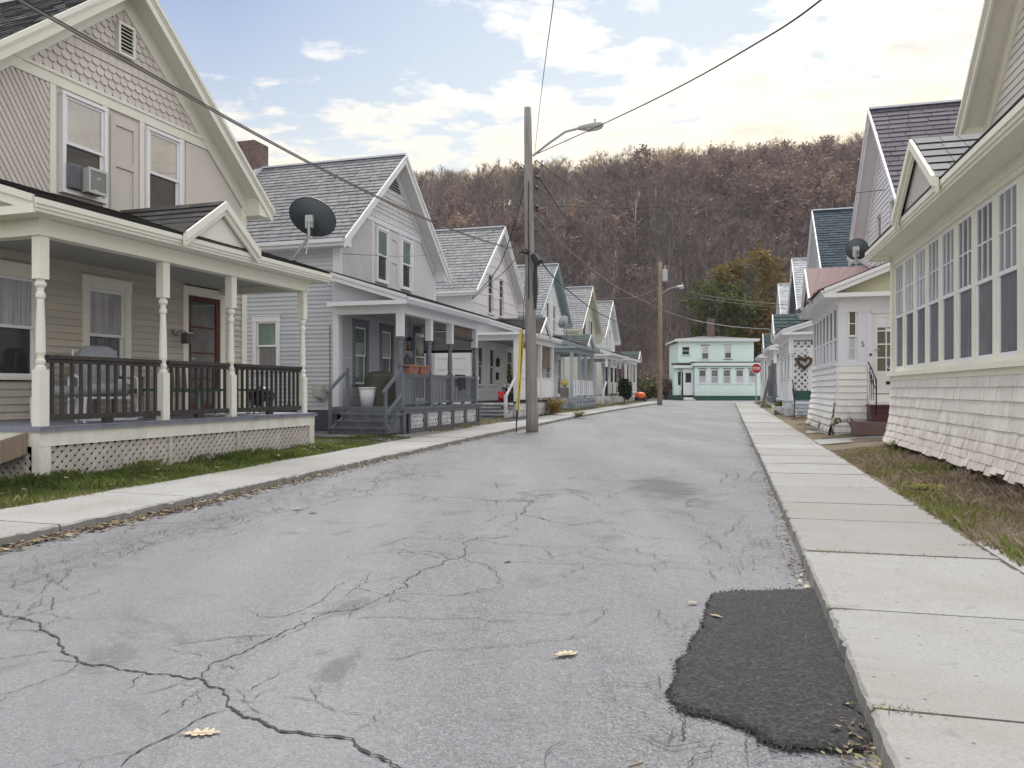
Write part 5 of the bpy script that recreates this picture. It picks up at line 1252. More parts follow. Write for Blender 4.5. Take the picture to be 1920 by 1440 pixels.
# glazing, one window after the other
n=11; pitch=.727; x=xf-.135-.30
for i in range(n):
    cx=x-i*pitch
    window(R1,mr1,cx,1.29,3.02,.60,M['cream_warm'],M['vinyl'],('g_lite','g_curtain','g_lite','g_grey')[(i*i+i//2)%4],'g_screen',.0635,muntin=(2,1),y=yf,head=.02,sill=False,split=.5,pr=.006,rec=.3)
mb=mr1(); mb.box(xn,xf+.06,yf-.10,yf+.06,1.17,1.235); mb.box(xn,xf+.03,yf-.05,yf+.05,1.10,1.17); mb.build('window_sill',M['cream_warm'],R1)
# flaring shingle skirt
prof=[(1.12,-.03),(.98,-.033),(.83,-.036),(.68,-.04),(.53,-.05),(.39,-.07),(.27,-.095),(.17,-.12),(.075,-.15)]
mb=mr1()
for k,((za,ya),(zb,yb)) in enumerate(zip(prof,prof[1:])):
    x=xn
    last=k==len(prof)-2
    while x<xf+.0:
        w=random.uniform(.09,.24); xa,xb=x+.002,min(x+w-random.uniform(.002,.006),xf+.02); x+=w
        e=random.uniform(-.003,.003) if not last else random.uniform(-.012,.02); t=random.uniform(.018,.026)
        if last and random.random()<.05: e+=.035
        y0,y1=yf+ya,yf+yb
        flare=lambda yy: 0
        p=[(xa,y0-.003,za+.03),(xb,y0-.003,za+.03),(xb,y1-t,zb+e),(xa,y1-t,zb+e)]
        sk=0; q=[(xa+sk,y1+.002,zb+e),(xb+sk,y1+.002,zb+e)]
        mb.add(p+q,[(0,1,2,3),(3,2,5,4),(1,5,2),(0,3,4)],0)
mb.build('shingle_skirt',M['shingle_wall'],R1)
mb=mr1()
for (za,ya),(zb,yb) in zip(prof,prof[1:]): mb.quad((xn,yf+ya+.006,za),(xf,yf+ya+.006,za),(xf,yf+yb+.006,zb),(xn,yf+yb+.006,zb))
mb.build('sheathing',M['shinglegap'],R1)
mb=mr1()   # end wall of the porch beyond the corner, flaring the same way
for (za,ya),(zb,yb) in zip(prof,prof[1:]): mb.quad((xf+.0-ya*.6,yf+ya,za),(xf-ya*.6,0,za),(xf-yb*.6,0,zb),(xf-yb*.6,yf+yb,zb))
mb.box(xf-.06,xf,yf,0,1.1,3.1); mb.build('end_wall',M['shingle_wall'],R1)
mb=mr1(); mb.box(xn,xf-.05,-.9,-.86,-.25,1.1); mb.build('painted_shade',M['shadow_void'],R1)  # black panel painted as the shade under the shingle skirt

random.seed(202)
R2,mr2=house('red_porch_house','white clapboard house with purple slate roof, red porch roof and peeling glazed porch',(9.42+.17,19.9-.05,.28),HR_,-1,
 dict(trim=M['white'],wall=M['white'],roof=M['slate_purple'],gable='clap',exp=.13,sl=.93,apex=8.18,sexp=.235,sw=.42,sjit=.5,porch='enclosed',wins=[],door=None,sidewins=[],upwins=[(-1.02,4.2,5.6,.62),(.75,4.2,5.6,.62)],L=8.0,upwin_trim=M['white'],chimney=None),RG)
xn,xf,yf=-2.76,2.3,-1.5
porch_roof(R2,mr2,xn,xf,yf,3.24,.40,M['red_metal'],M['white'],gab=(-.15,.95,.85),end_mat=M['yellow_board'],exp=4,w=.5,gmat=M['red_metal'],g_rows=1)
lav=M['grey_trim']
mb=mr2(); mb.box(xn,xf,yf-.04,yf+.06,2.89,3.05); mb.box(xn-.04,xn+.06,yf+.06,0,2.72,3.05); mb.build('porch_beam',M['white'],R2)
n=7; pitch=(xf-xn-.16)/n
for i in range(n):
    cx=xn+.12+pitch*(i+.5); window(R2,mr2,cx,1.60,2.86,pitch-.10,M['white'],M['vinyl'],'g_porch','g_porch_low' if i%3 else 'g_porch',.05,y=yf,head=.03,sill=False,split=.42,muntin=(0,0),pr=.012,rec=.5)
mb=mr2(); mb.box(xn-.05,xf+.03,yf-.07,yf+.05,1.50,1.545); mb.box(xn-.045,xn+.05,yf+.05,-.86,1.50,1.545); mb.build('window_sill',lav,R2)
# near end face: local frame a -> y (0 at the front corner), outward -> -x
Me=Matrix(((0,1,0,xn),(1,0,0,yf),(0,0,1,0),(0,0,0,1)))
me=lambda: MB(-1,Me)
mb=me(); mb.box(0,.20,-.03,.05,1.545,3.05); mb.box(.42,.62,-.03,.05,1.545,2.72); mb.box(.20,.42,-.03,.05,2.78,3.05); mb.box(.56,.66,-.03,.05,.62,1.5); mb.box(.62,.70,-.045,.05,.80,2.74); mb.box(.20,.42,-.0299,.05,2.72,2.78); mb.box(.7,1.5,-.03,.05,2.72,2.9); mb.build('corner_post',lav,R2)
window(R2,me,.31,1.60,2.76,.2,lav,M['vinyl'],'g_brown','g_white',.02,y=0,head=.02,sill=False,muntin=(0,1),lomun=(0,1))
d=door(R2,me,1.10,.88,2.68,.74,lav,M['white_old'],'g_brown',3,0,.04,.34,(2,0))
mb=me(); mb.box(1.0,1.22,-.025,.0,1.08,1.15); mb.build('mail_slot',M['black_metal'],d)
mb=me(); mb.tube([(.68,-.02,1.75),(.68,-.07,1.75)],.028,8); mb.tube([(.68,-.02,1.45),(.68,-.07,1.45)],.022,8); mb.build('lock',M['black_metal'],d)
mb=me(); mb.quad((1.0,.004,1.36),(1.19,.004,1.36),(1.19,.004,1.56),(1.0,.004,1.56)); mb.build('door_sticker',M['found'],d)
mb=me(); mb.quad((1.0,.005,2.26),(1.2,.005,2.26),(1.2,.005,2.33),(1.0,.005,2.33)); mb.build('notice',M['sign_white'],d)
mb=me(); mb.quad((.76,.0065,2.36),(1.44,.0065,2.36),(1.44,.0065,2.6),(.76,.0065,2.6)); mb.build('roller_shade',M['white_plastic'],d)
def text(s,size,mat,name,parent,loc,rot,ext=.002,bold=0.0,sx=1.0):
    cu=bpy.data.curves.new(name,'FONT'); cu.body=s; cu.size=size; cu.extrude=ext; cu.align_x='CENTER'; cu.align_y='CENTER'; cu.offset=bold
    t=bpy.data.objects.new('text_source',cu); COL.objects.link(t)
    dg=bpy.context.evaluated_depsgraph_get(); meh=bpy.data.meshes.new_from_object(t.evaluated_get(dg)); bpy.data.objects.remove(t)
    for v in meh.vertices: v.co.x*=sx
    meh.materials.clear(); meh.materials.append(mat); o=bpy.data.objects.new(name,meh); COL.objects.link(o); o.parent=parent; o.location=loc; o.rotation_euler=rot; return o
# readable from the street side: the near end faces -Y (towards the camera)
def endpt(a,b,z):   # end-frame point -> house local (mirrored)
    p=Me@Vector((a,b,z)); return (-p.x,p.y,p.z)
text('5',.17,M['number'],'house_number',R2,endpt(.52,-.034,1.98),(R(90),0,R(90)))
text('ADT',.10,M['sign_white'],'sticker_lettering',d,endpt(1.095,.0015,1.46),(R(90),0,R(90)),.0006)
# boarded skirt, flaring and peeling
def skirt(mk,a0,a1,prof,mat,parent,flare0=0,flare1=0,name='skirt_wall'):
    mb=mk()
    for (za,ya),(zb,yb) in zip(prof,prof[1:]):
        f=lambda y:-y-.03
        mb.add([(a0-f(ya)*flare0,ya,za+.012),(a1+f(ya)*flare1,ya,za+.012),(a1+f(yb)*flare1,yb-.03,zb),(a0-f(yb)*flare0,yb-.03,zb),(a0-f(yb)*flare0,yb+.004,zb),(a1+f(yb)*flare1,yb+.004,zb)],[(0,1,2,3),(3,2,5,4)],0)
    return mb.build(name,mat,parent)
pf=[(1.5,-.03),(1.35,-.03),(1.2,-.03),(1.05,-.032),(.9,-.04),(.75,-.055),(.6,-.075),(.45,-.10),(.3,-.125),(.15,-.155),(.0,-.185),(-.1,-.20)]
Mf=Matrix(((1,0,0,0),(0,1,0,yf),(0,0,1,0),(0,0,0,1)))
skirt(lambda:MB(-1,Mf),xn,xf,pf,M['white_old'],R2,.35,.35)
pe=[(z,-.03-(-y-.03)*.35) for z,y in pf]
skirt(me,0,.60,pe,M['white_old'],R2,1.0/.35*1.0,0)
mb=me(); mb.bar((-.0,-.03,1.5),(.0,-.03,.9),.03,.03); mb.build('corner_bead',M['white_old'],R2)
# stoop
mb=me(); mb.box(.62,1.6,-.16,.04,.62,.86); mb.box(.62,1.6,-.36,-.161,.62,.70); mb.build('threshold',M['white_old'],R2)
mb=me(); mb.box(.58,1.7,-.62,-.165,.42,.60); mb.box(.55,1.7,-.66,-.165,.60,.635); mb.box(.58,1.7,-.85,-.165,.28,.419); mb.build('steps',M['maroon'],R2)
mb=me(); mb.box(.22,1.9,-1.30,-.38,.0,.275); mb.build('stone_step',M['maroon_curb'],R2)
mb=me(); mb.tube([(.62,-.1,1.58),(.64,-.18,1.52),(.68,-.62,1.22),(.69,-.66,1.05)],.014,6); mb.tube([(.69,-.66,1.2),(.69,-.66,.25)],.014,6); mb.tube([(.63,-.14,1.35),(.68,-.64,.98)],.010,5)
for t in (.25,.5,.75): mb.tube([(.62+.06*t,-.1-.5*t,1.52-.34*t),(.62+.06*t,-.1-.5*t,.72)],.008,5)
mb.tube([(.64,-.25,1.2),(.65,-.32,1.3),(.655,-.38,1.18),(.66,-.32,1.05),(.65,-.25,1.18)],.008,5); mb.build('iron_rail',M['black_metal'],R2)
A2=root('air_conditioner','small window air conditioner on the white gable behind the second right dish','air conditioner',loc_on(R2,-1.02,-.03,4.2,-1),HR_)
mb=MB(); mb.box(-.27,.27,-.3,-.01,0,.34); mb.build('casing',M['ac_body'],A2); mb=MB(); 
for i in range(6): mb.box(-.24,.24,-.308,-.3005,.04+i*.05,.065+i*.05)
mb.build('grille',M['ac_grille'],A2)
dish('satellite_dish','grey satellite dish on the red porch roof of the white house',loc_on(R2,-2.05,-.62,3.24+.40*1.2,-1),R(150),R(-12),.25,.25,M['dish'],.55,(.40,-.05))

random.seed(203)
R3,mr3=house('blue_roof_house','white house with dark blue shingle roof and open white porch with lattice',(12.5,31.1,.25),HR_,-1,
 dict(trim=M['white'],wall=M['white'],roof=M['asphalt_blue'],gable='clap',exp=.14,sl=.93,apex=8.2,sexp=.17,sw=.3,sjit=.2,pd=1.45,px=(-3.15,2.2),cols=[-3.15,-1.6,-.1,2.2],proof=M['asphalt_green'],endm=M['white'],gab=(.2,.85,.85),csq=.17,
  skirt=M['white'],skirtw=M['white'],deckm=M['blue_deck'],steps=(-1.4,-.2,4,.27,M['blue_deck'],M['white']),wins=[(-2.0,1.2,2.6,.6),(-.6,1.2,2.6,.6)],lowg=[('g_dark','g_grey')]*2,doorm=M['white'],sidewins=[],upwins=[(-.78,4.2,5.6,.62),(.75,4.2,5.6,.62)],ceilm=M['porch_ceiling'],found=M['white'],upwin_trim=M['white']),RG)
panelrail(R3,mr3,[-3.15,-1.6,-.1,2.2],-1.45,.2,1.4,M['grey_trim'])
mb=MB(-1,Matrix(((0,1,0,-3.15),(1,0,0,0),(0,0,1,0),(0,0,0,1)))); lattice(mb,-1.35,-.35,.8,2.75,0,.16,.06); mb.build('lattice_screen',M['white'],R3)
T=root('wreath','heart shaped dried wreath hanging on the white porch lattice','wreath',loc_on(R3,-3.22,-1.0,1.98,-1),HR_+R(-90))
mb=MB(); hp=[(.24*math.sin(t)**3*1.0,-.0,.014*(13*math.cos(t)-5*math.cos(2*t)-2*math.cos(3*t)-math.cos(4*t))) for t in [i*2*math.pi/24 for i in range(25)]]
mb.tube(hp,.05,6); mb.build('hoop',M['heart'],T); mb=MB(); 
for p in hp[::1]: leafclump(mb,p,.07,.06,.07,12,.035)
mb.build('foliage',leafmat('dried_leaves',[(0,(.10,.03,.025)),(.6,(.2,.12,.07)),(1,(.3,.22,.12))],.1),T)
mb=MB(-1,Matrix(((0,1,0,-3.35),(1,0,0,0),(0,0,1,0),(0,0,0,1)))); mb.tube([(-1.42,-1.0,-.1),(-1.42,-1.0,.85),(-1.42,.0,1.35)],.018,6); mb.tube([(-1.42,-1.0,.5),(-1.42,0,1.0)],.012,5)
for t in (.2,.4,.6,.8): mb.tube([(-1.42,-1+t,.85+.5*t),(-1.42,-1+t,.4+.5*t)],.009,5)
mb.build('iron_rail',M['black_metal'],R3)
mb=MB(-1,Matrix(((0,1,0,-3.15),(1,0,0,0),(0,0,1,0),(0,0,0,1)))); mb.box(-1.35,-.2,-.02,.01,.62,.95); mb.build('bench_panel',M['deepgreen'],R3)
random.seed(204)
R4,mr4=house('bleached_roof_house','white house with bleached slate roof, slate-blue trim and grey porch, fourth on the right',(15.8,42.5,.28),HR_,-1,
 dict(trim=M['slate_light'],wall=M['white'],roof=M['slate_white'],gable='clap',exp=.14,sl=.93,apex=8.15,sexp=.22,sw=.45,sjit=.6,pd=1.45,px=(-3.1,2.2),cols=[-3.1,-1.4,.1,2.2],proof=M['asphalt_green'],endm=M['slate_paint'],csq=.17,gab=(.2,.85,.85),
  skirt=M['slate_paint'],skirtw=M['white'],deckm=M['slate_paint'],ptrim=M['white'],colm=M['white'],colm2=M['slate_paint'],steps=(-1.4,-.2,3,.27,M['slate_paint'],M['white']),wins=[(-2.0,1.2,2.6,.6),(-.6,1.2,2.6,.6)],lowg=[('g_dark','g_grey')]*2,doorm=M['white'],sidewins=[],upwins=[(-.78,4.2,5.6,.62),(.75,4.2,5.6,.62)],railm=M['slate_paint'],soffit=M['slate_paint'],rake=M['white'],upwin_trim=M['white']),RG)
random.seed(205)
R5,mr5=house('far_right_house','white house with bleached slate roof, last on the right row',(18.6,52.8,.30),HR_,-1,
 dict(trim=M['white'],wall=M['white'],roof=M['slate_white'],gable='clap',exp=.14,sl=.93,apex=8.15,sexp=.24,sw=.42,sjit=.6,porch='enclosed',wins=[],door=None,sidewins=[],upwins=[(-.78,4.2,5.6,.62),(.75,4.2,5.6,.62)],upwin_trim=M['white']),RG)
porch_roof(R5,mr5,-3.0,2.2,-1.45,3.2,.36,M['asphalt_grey'],M['white'],end_mat=M['white'],exp=.2,w=.36)
mb=mr5(); mb.box(-3.0,2.2,-1.48,-1.36,2.8,3.02); mb.box(-3.0,-2.9,-1.36,0,2.8,3.02); mb.build('porch_beam',M['white'],R5)
for i in range(6): window(R5,mr5,-2.62+i*.85,1.45,2.76,.68,M['white'],M['vinyl'],'g_grey','g_grey',.08,y=-1.45,head=.03,sill=False)
window(R5,lambda:MB(-1,Matrix(((0,1,0,-3.0),(1,0,0,-1.45),(0,0,1,0),(0,0,0,1)))),.45,1.45,2.76,.5,M['white'],M['vinyl'],'g_grey','g_dark',.08,y=0,head=.03,sill=False)
mb=mr5(); clap(mb,-3.0,2.2,-.1,1.4,.13,y=-1.45); mb.box(-2.98,-2.9,-1.44,0,-.1,1.4); mb.box(-2.98,-2.9,-.7,0,1.4,2.8); mb.build('skirt_wall',M['white'],R5)

# ------------------------------------------------------------------ the mint house at the end of the street
random.seed(301)
mx,my=(1345-CX)/F*68,68.0
mz=.44
MH=root('mint_house','mint green two storey house with hip roof and glazed porch facing down the street','house',(mx,my,mz),R(-3))
def mk(Mx=None): return MB(1,Mx)
s=1/F*68; X=lambda x:(x-1345)*s; Z=lambda y:EYE+(CY-y)*s-mz
mw0,mw1,mD=X(1278),X(1421),7.0
mb=mk(); clap(mb,mw0,mw1,Z(681),Z(640),.115,holes=[(X(1285)-.05,X(1300)+.05,Z(664)-.05,Z(648)+.05),(X(1322)-.05,X(1336)+.05,Z(672)-.05,Z(647)+.05),(X(1365)-.05,X(1379)+.05,Z(671)-.05,Z(646)+.05)],y=1.6); mb.box(mw0,mw0+.02,1.6,mD,0,Z(640)); mb.box(mw1-.02,mw1,1.6,mD,0,Z(640)); mb.box(mw0,mw1,mD-.05,mD,0,Z(640)); mb.build('wall',M['mint'],MH)
for a,b,c,d_,g1 in ((1285,1299.5,664,648,'g_dark'),(1323,1335.5,672,648,'g_white'),(1366,1378.5,671,647,'g_white')):
    window(MH,mk,(X(a)+X(b))/2,Z(c),Z(d_),X(b)-X(a),M['mint_trim'],M['mint_trim'],g1,'g_grey' if g1!='g_dark' else 'g_dark',.09,y=1.6,head=.08,muntin=(1,0) if g1!='g_dark' else (0,0))
mb=mk(); ze=Z(638); a,b=X(1271),X(1429)
mb.box(a,b,1.1,1.16,ze-.02,ze+.18); mb.box(a+.05,b-.05,1.16,1.6,ze-.02,ze+.02); mb.box(a,a+.06,1.16,mD+.5,ze,ze+.18); mb.box(b-.06,b,1.16,mD+.5,ze,ze+.18); mb.box(a-.05,b+.05,1.04,1.0999,ze+.1,ze+.2); mb.box(mw0,mw1,1.57,1.599,ze-.2,ze-.02); mb.build('eave',M['mint_trim'],MH)
mb=mk(); zr=Z(625); mb.add([(a-.05,1.05,ze+.19),(b+.05,1.05,ze+.19),(b+.05,mD+.5,ze+.19),(a-.05,mD+.5,ze+.19),(X(1330),3.9,zr),(X(1362),3.9,zr)],[(0,1,5,4),(1,2,5),(2,3,4,5),(3,0,4)]); RFm=mb.build('roof',M['asphalt_grey'],MH)
mb=mk(); mb.box(X(1346),X(1358),4.2,4.9,zr-.6,Z(592)); mb.box(X(1345),X(1359),4.15,4.95,Z(594),Z(590)); mb.build('chimney',M['brick'],RFm)
# glazed lower front
p0,p1=X(1303),X(1427)
hs=[]; wl=[(1311,1324),(1333.5,1346.5),(1356,1369.5),(1379.5,1393),(1403,1416)]
for a_,b_ in wl: hs.append((X(a_)-.06,X(b_)+.06,Z(719)-.05,Z(693)+.05))
mb=mk(); clap(mb,p0,p1,Z(742),Z(687),.115,holes=hs); mb.box(p0,p0+.02,0,1.6,Z(742),Z(687)); mb.box(p1-.02,p1,0,1.6,Z(742),Z(687)); clap(mb,X(1277),X(1281),Z(741),Z(687),.115,y=.6); clap(mb,X(1281),X(1303),Z(698),Z(687),.115,y=.35); mb.box(X(1267),X(1278),.6,1.6,Z(741),Z(687)); mb.build('porch_wall',M['mint'],MH)
for k,(a_,b_) in enumerate(wl): window(MH,mk,(X(a_)+X(b_))/2,Z(719),Z(693.5),X(b_)-X(a_),M['mint_trim'],M['vinyl'],'g_grey',('g_white','g_curtain','g_curtain','g_white','g_white')[k],.07,head=.06)
mb=mk(); mb.box(X(1274),X(1279),.56,.6,Z(722),Z(697)); mb.build('window',M['g_dark'],MH)
mb=mk(); mb.add([(X(1300),-.25,Z(684)),(X(1431),-.25,Z(684)),(X(1431),1.6,Z(677)),(X(1300),1.6,Z(677))],[(0,1,2,3)]); mb.add([(X(1263),.1,Z(688)),(X(1301),.1,Z(687)),(X(1301),1.6,Z(679)),(X(1263),1.6,Z(679))],[(0,1,2,3)]); pr=mb.build('porch_roof',M['asphalt_black'],MH)
mb=mk(); mb.box(X(1300),X(1431),-.3,-.25,Z(686),Z(680.5)); mb.box(X(1300),X(1431),-.25,-.02,Z(686),Z(685.5)); mb.box(X(1263),X(1300),.05,.1,Z(689.5),Z(685)); mb.box(X(1300)-.03,X(1300),-.3,1.2,Z(686),Z(681)); mb.build('cornice',M['mint_trim'],pr)
mb=mk(); mb.box(X(1303)-.01,X(1427)+.01,.03,mD,-.5,Z(742)); mb.box(X(1268),X(1303),.62,mD,-.5,Z(741)); mb.build('foundation',M['deepgreen'],MH)
d=door(MH,mk,(X(1285)+X(1300))/2,Z(741),Z(697),X(1300)-X(1285),M['mint_trim'],M['vinyl'],'g_dark',0,.35,.1,.95)
mb=mk(); mb.box(X(1282),X(1302),-.7,.3,-.35,-.06); mb.add([(X(1281),-1.1,-.4),(X(1301),-1.1,-.4),(X(1301),.3,.1),(X(1283),.3,.1)],[(0,1,2,3)]); mb.build('ramp',M['mint_trim'],MH)
mb=mk(); mb.bar((X(1279),.2,.0),(X(1279),.2,.75),.05,.05); mb.bar((X(1302),.0,.0),(X(1302),.0,.6),.05,.05); mb.build('handrail',M['slate_paint'],MH)
# ------------------------------------------------------------------ street things
gy=lambda x,y,dz=.14: G(x,y,dz)
# stop sign
px_,py_,_=P(1418,691,50)
T=root('stop_sign','red octagonal STOP sign on a thin metal post by the right sidewalk','stop sign',(px_,py_,road_z(py_)+.1),R(-6))
mb=MB(); hz_=EYE+(CY-691)/F*50-(road_z(py_)+.1); mb.box(-.03,.03,0,.04,-.1,hz_+.45); mb.build('post',M['aluminium'],T)
oc=lambda r:[(r*math.cos(R(22.5+45*i)),hz_+r*math.sin(R(22.5+45*i))) for i in range(8)]
mb=MB(); mb.prism(oc(.345)[::-1],-.012,-.004); pl=mb.build('sign_panel',M['sign_white'],T)
mb=MB(); mb.prism(oc(.322)[::-1],-.016,-.0121); mb.build('sign_face',M['sign_red'],pl)
text('STOP',.235,M['sign_white'],'lettering',pl,(0,-.018,hz_-.005),(R(90),0,0),.002,.006,.84)
# white planter trough
T=root('planter_trough','low white wooden planter trough by the right sidewalk','planter',gy(1464,775),HR_)
mb=MB(); 
for x0_,x1_,y0_,y1_ in ((-.75,.75,-.30,-.26),(-.75,.75,.26,.30),(-.75,-.71,-.26,.26),(.71,.75,-.26,.26)): mb.box(x0_,x1_,y0_,y1_,-.05,.30)
mb.build('trough',M['white_old'],T); mb=MB(); mb.box(-.71,.71,-.26,.26,.1,.24); mb.build('soil',M['gap'],T)
mb=MB(); leafclump(mb,(-.3,0,.33),.35,.24,.12,300,.05); leafclump(mb,(.4,0,.36),.3,.22,.16,260,.05); mb.build('foliage',leafmat('trough_leaves',[(0,(.05,.08,.02)),(.6,(.12,.16,.04)),(1,(.22,.22,.08))],.2),T)
# leaning grey post
a_=Vector(G(1428,763,.14)); b_=Vector(P(1451,676,a_.y+.25)); mb=MB(); mb.bar(a_-a_-Vector((0,0,.1)),b_-a_,.16,.10,(0,1,0)); o=mb.build('leaning_post',M['grey_wood']); o.location=a_; tag(o,'weathered grey post leaning beside the right sidewalk before the grey porch','post')
# orange cart cover and evergreen bush at the far left corner
T=root('covered_cart','small cart under a bright orange cover at the far street corner','cart',(9.55,57.6,.33),.2)
mb=MB(); mb.blob((0,0,.42),.38,.34,.30,14,8,0,.02,.75); mb.build('cover',M['orange_plastic'],T,True); mb=MB(); mb.box(-.35,.35,-.3,.3,.06,.34); mb.build('tub',M['black'],T)
for sx in (-.25,.25): mb=MB(); mb.prismx([(.12*math.cos(t*.628)-.32,.12+.12*math.sin(t*.628)) for t in range(10)],sx-.04,sx+.04); mb.build('wheel',M['black'],T)
def bushy(name,label,loc,rx,rz,n,s,mat,cat='bush',stem=True,group=None):
    T=root(name,label,cat,loc,random.random(),group); mb=MB()
    for k in range(7):
        c=(random.uniform(-.45,.45)*rx,random.uniform(-.45,.45)*rx,rz*random.uniform(.55,1.25)); q=random.uniform(.45,.7); leafclump(mb,c,rx*q,rx*q,rz*q*.8,n//7,s,0,.3)
    mb.build('foliage',mat,T)
    mb=MB(); 
    for k in range(5): mb.tube([(0,0,-.05),(random.uniform(-.3,.3)*rx,random.uniform(-.3,.3)*rx,rz*.6),(random.uniform(-.6,.6)*rx,random.uniform(-.6,.6)*rx,rz*1.2)],[.03,.02,.006],5)
    mb.build('stem',M['grey_wood'],T); return T
M['evergreen']=leafmat('evergreen_leaf',[(0,(.006,.012,.007)),(.6,(.014,.026,.014)),(1,(.03,.05,.025))],.1)
M['thicket']=leafmat('thicket_leaf',[(0,(.03,.035,.015)),(.5,(.07,.08,.03)),(.8,(.14,.12,.05)),(1,(.2,.13,.06))],.25)
M['redstem']=leafmat('red_weed',[(0,(.10,.05,.04)),(.6,(.17,.12,.09)),(1,(.25,.2,.15))],.2)
bushy('evergreen_bush','dark evergreen bush before the porch of the last left house',(lambda p:(p[0],p[1],p[2]))(G(1172,757,.15)),.52,.98,3000,.085,M['evergreen'])
for k,(x,y,Zd,r,h,lab,mt) in enumerate(((1215,735,67,1.8,1.9,'olive green thicket at the far left corner behind the orange cart','thicket'),(1190,722,70,1.8,2.6,'tall leafy shrub behind the last left porch','thicket'),(1245,725,74,1.6,2.4,'brown shrub at the hill foot left of the mint house','redstem'))):
    p=P(x,y,Zd); bushy('shrub',lab,(p[0],p[1],.25),r,h*.6,1600,.16,M[mt])
# clumps by the sidewalks
def tuft(name,label,loc,n,h,mat,spread=.25,w=.012,cat='plant'):
    T=root(name,label,cat,loc,0); mb=MB()
    for i in range(n):
        a=random.random()*6.28; L=h*random.uniform(.6,1.2); sp=spread*random.uniform(.3,1.3); c,s_=math.cos(a),math.sin(a); b0=random.uniform(0,spread*.45)
        pts=[(c*b0,s_*b0,0),(c*(b0+sp*.35),s_*(b0+sp*.35),L*.6),(c*(b0+sp*.8),s_*(b0+sp*.8),L*.85),(c*(b0+sp*1.3),s_*(b0+sp*1.3),L*.75)]
        r=random.random()
        for i2 in range(3):
            p,q=pts[i2],pts[i2+1]; wa=w*(1,1.1,.8,.1)[i2]; wb=w*(1,1.1,.8,.1)[i2+1]
            mb.quad((p[0]-s_*wa,p[1]+c*wa,p[2]),(p[0]+s_*wa,p[1]-c*wa,p[2]),(q[0]+s_*wb,q[1]-c*wb,q[2]),(q[0]-s_*wb,q[1]+c*wb,q[2]),0,r)
    mb.build('blade',mat,T)['kind']='stuff'; return T
M['yuc']=leafmat('strap_leaf',[(0,(.05,.075,.035)),(.7,(.12,.15,.07)),(1,(.25,.24,.14))],.2)
M['orangegrass']=leafmat('orange_grass',[(0,(.10,.06,.015)),(.5,(.22,.13,.02)),(1,(.33,.24,.06))],.3)
tuft('strap_plant','green strap-leaved plant in front of the white porch steps',G(948,781,.15),70,.5,M['yuc'],.36,.016)
tuft('ornamental_grass','orange brown ornamental grass clump at the white porch corner',G(1038,774,.15),190,.66,M['orangegrass'],.62,.010)
tuft('weed_clump','dry reddish weeds at the white porch base behind the pole',G(985,778,.15),120,.42,M['redstem'],.45,.014)
tuft('weed_clump','bright green weeds at the far corner of the flaring shingle wall',(lambda p:p)(RP(.95,12.9)),160,.17,M['grass'],.16,.012)
tuft('weed_clump','dry weed clump on the left sidewalk edge beyond the first pole',G(1085,781,.05),110,.22,M['drygrass'],.3,.012)
tuft('weed_clump','yellow green weeds on the dry bank before the shingle wall',RP(.42,8.6),130,.05,leafmat('yellow_weed',[(0,(.16,.19,.02)),(1,(.33,.33,.03))],.3),.22,.010)
# pole guards: a guy wire under two yellow covers
T=root('guy_wire_guard','pair of yellow plastic guy wire guards beside the first wooden pole','guy wire',(0,0,0),0)
b0=Vector(G(968,800,.14))
for k,(xa,ya,xb,yb) in enumerate(((976,618,970,770),(981,628,971,770))):
    a=Vector(P(xa,ya,b0.y+.4+.1*k)); b=Vector(P(xb,yb,b0.y+.02)); mb=MB(); mb.bar(a,b,.075,.05,(0,1,0)); mb.build('guard',M['yellow'],T)
mb=MB(); mb.tube([tuple(b0-Vector((0,0,.1))),P(972,760,b0.y),P(988,470,b0.y+.9)],.008,5); mb.tube([P(972,760,b0.y+.05),P(990,440,b0.y+1.0)],.008,5); mb.tube([tuple(b0-Vector((0,0,.2))),tuple(Vector(P(969,768,b0.y)))],.02,6); mb.build('guy_wire',M['wire'],T)
# poles
def pole(name,label,base,top,r0,r1,mat,butt=None):
    T=root(name,label,'utility pole',base,0); b=Vector(base); t=Vector(top)-b; mb=MB(); n_=14; rr=[];pts=[]
    for i in range(n_+1):
        q=i/n_; pts.append(t*q-Vector((0,0,.3*(1-q)))+Vector((random.uniform(-.012,.012),random.uniform(-.012,.012),0))); rr.append(r0+(r1-r0)*q)
    mb.tube(pts,rr,16); mb.build('shaft',mat,T,True); return T
random.seed(61)
pb=G(998,802,.10); ptop=P(989,202,pb[1]+.05); ZP=pb[1]
P1=pole('utility_pole','weathered grey wooden utility pole carrying a curved arm street lamp, nearer one',pb,ptop,.175,.10,M['pole_wood'])
def onp(x,y,dz=0): return P(x,y,ZP+dz)
lo=lambda p,base: tuple(Vector(p)-Vector(base))
mb=MB(); mb.tube([lo(onp(996-5,y,-.17),pb) for y in (340,420,500,560)],.018,5); mb.tube([lo(onp(1004,y,-.16),pb) for y in (470,500,540,580)],[.03,.05,.06,.03],6); mb.build('cable_run',M['wire'],P1)
mb=MB(); mb.bar(lo(onp(1007,520,-.05),pb),lo(onp(1007,552,-.05),pb),.09,.09); mb.build('riser_box',M['lamp_grey'],P1)
mb=MB(); mb.tube([lo(onp(1001,478,-.2),pb),lo(onp(1010,493,-.3),pb)],[.10,.13],8); mb.tube([lo(onp(978,469,-.2),pb),lo(onp(992,473,-.25),pb)],.07,8); mb.build('splice_case',M['black'],P1)
mb=MB(); mb.box(*[v for v in (0,0,0,0,0,0)]) if False else None
for y_ in (330,350,392,385): mb.tube([lo(onp(1004,y_,-.12),pb),lo(onp(1008,y_+4,-.16),pb)],.045,7)
mb.build('insulator',M['black'],P1)
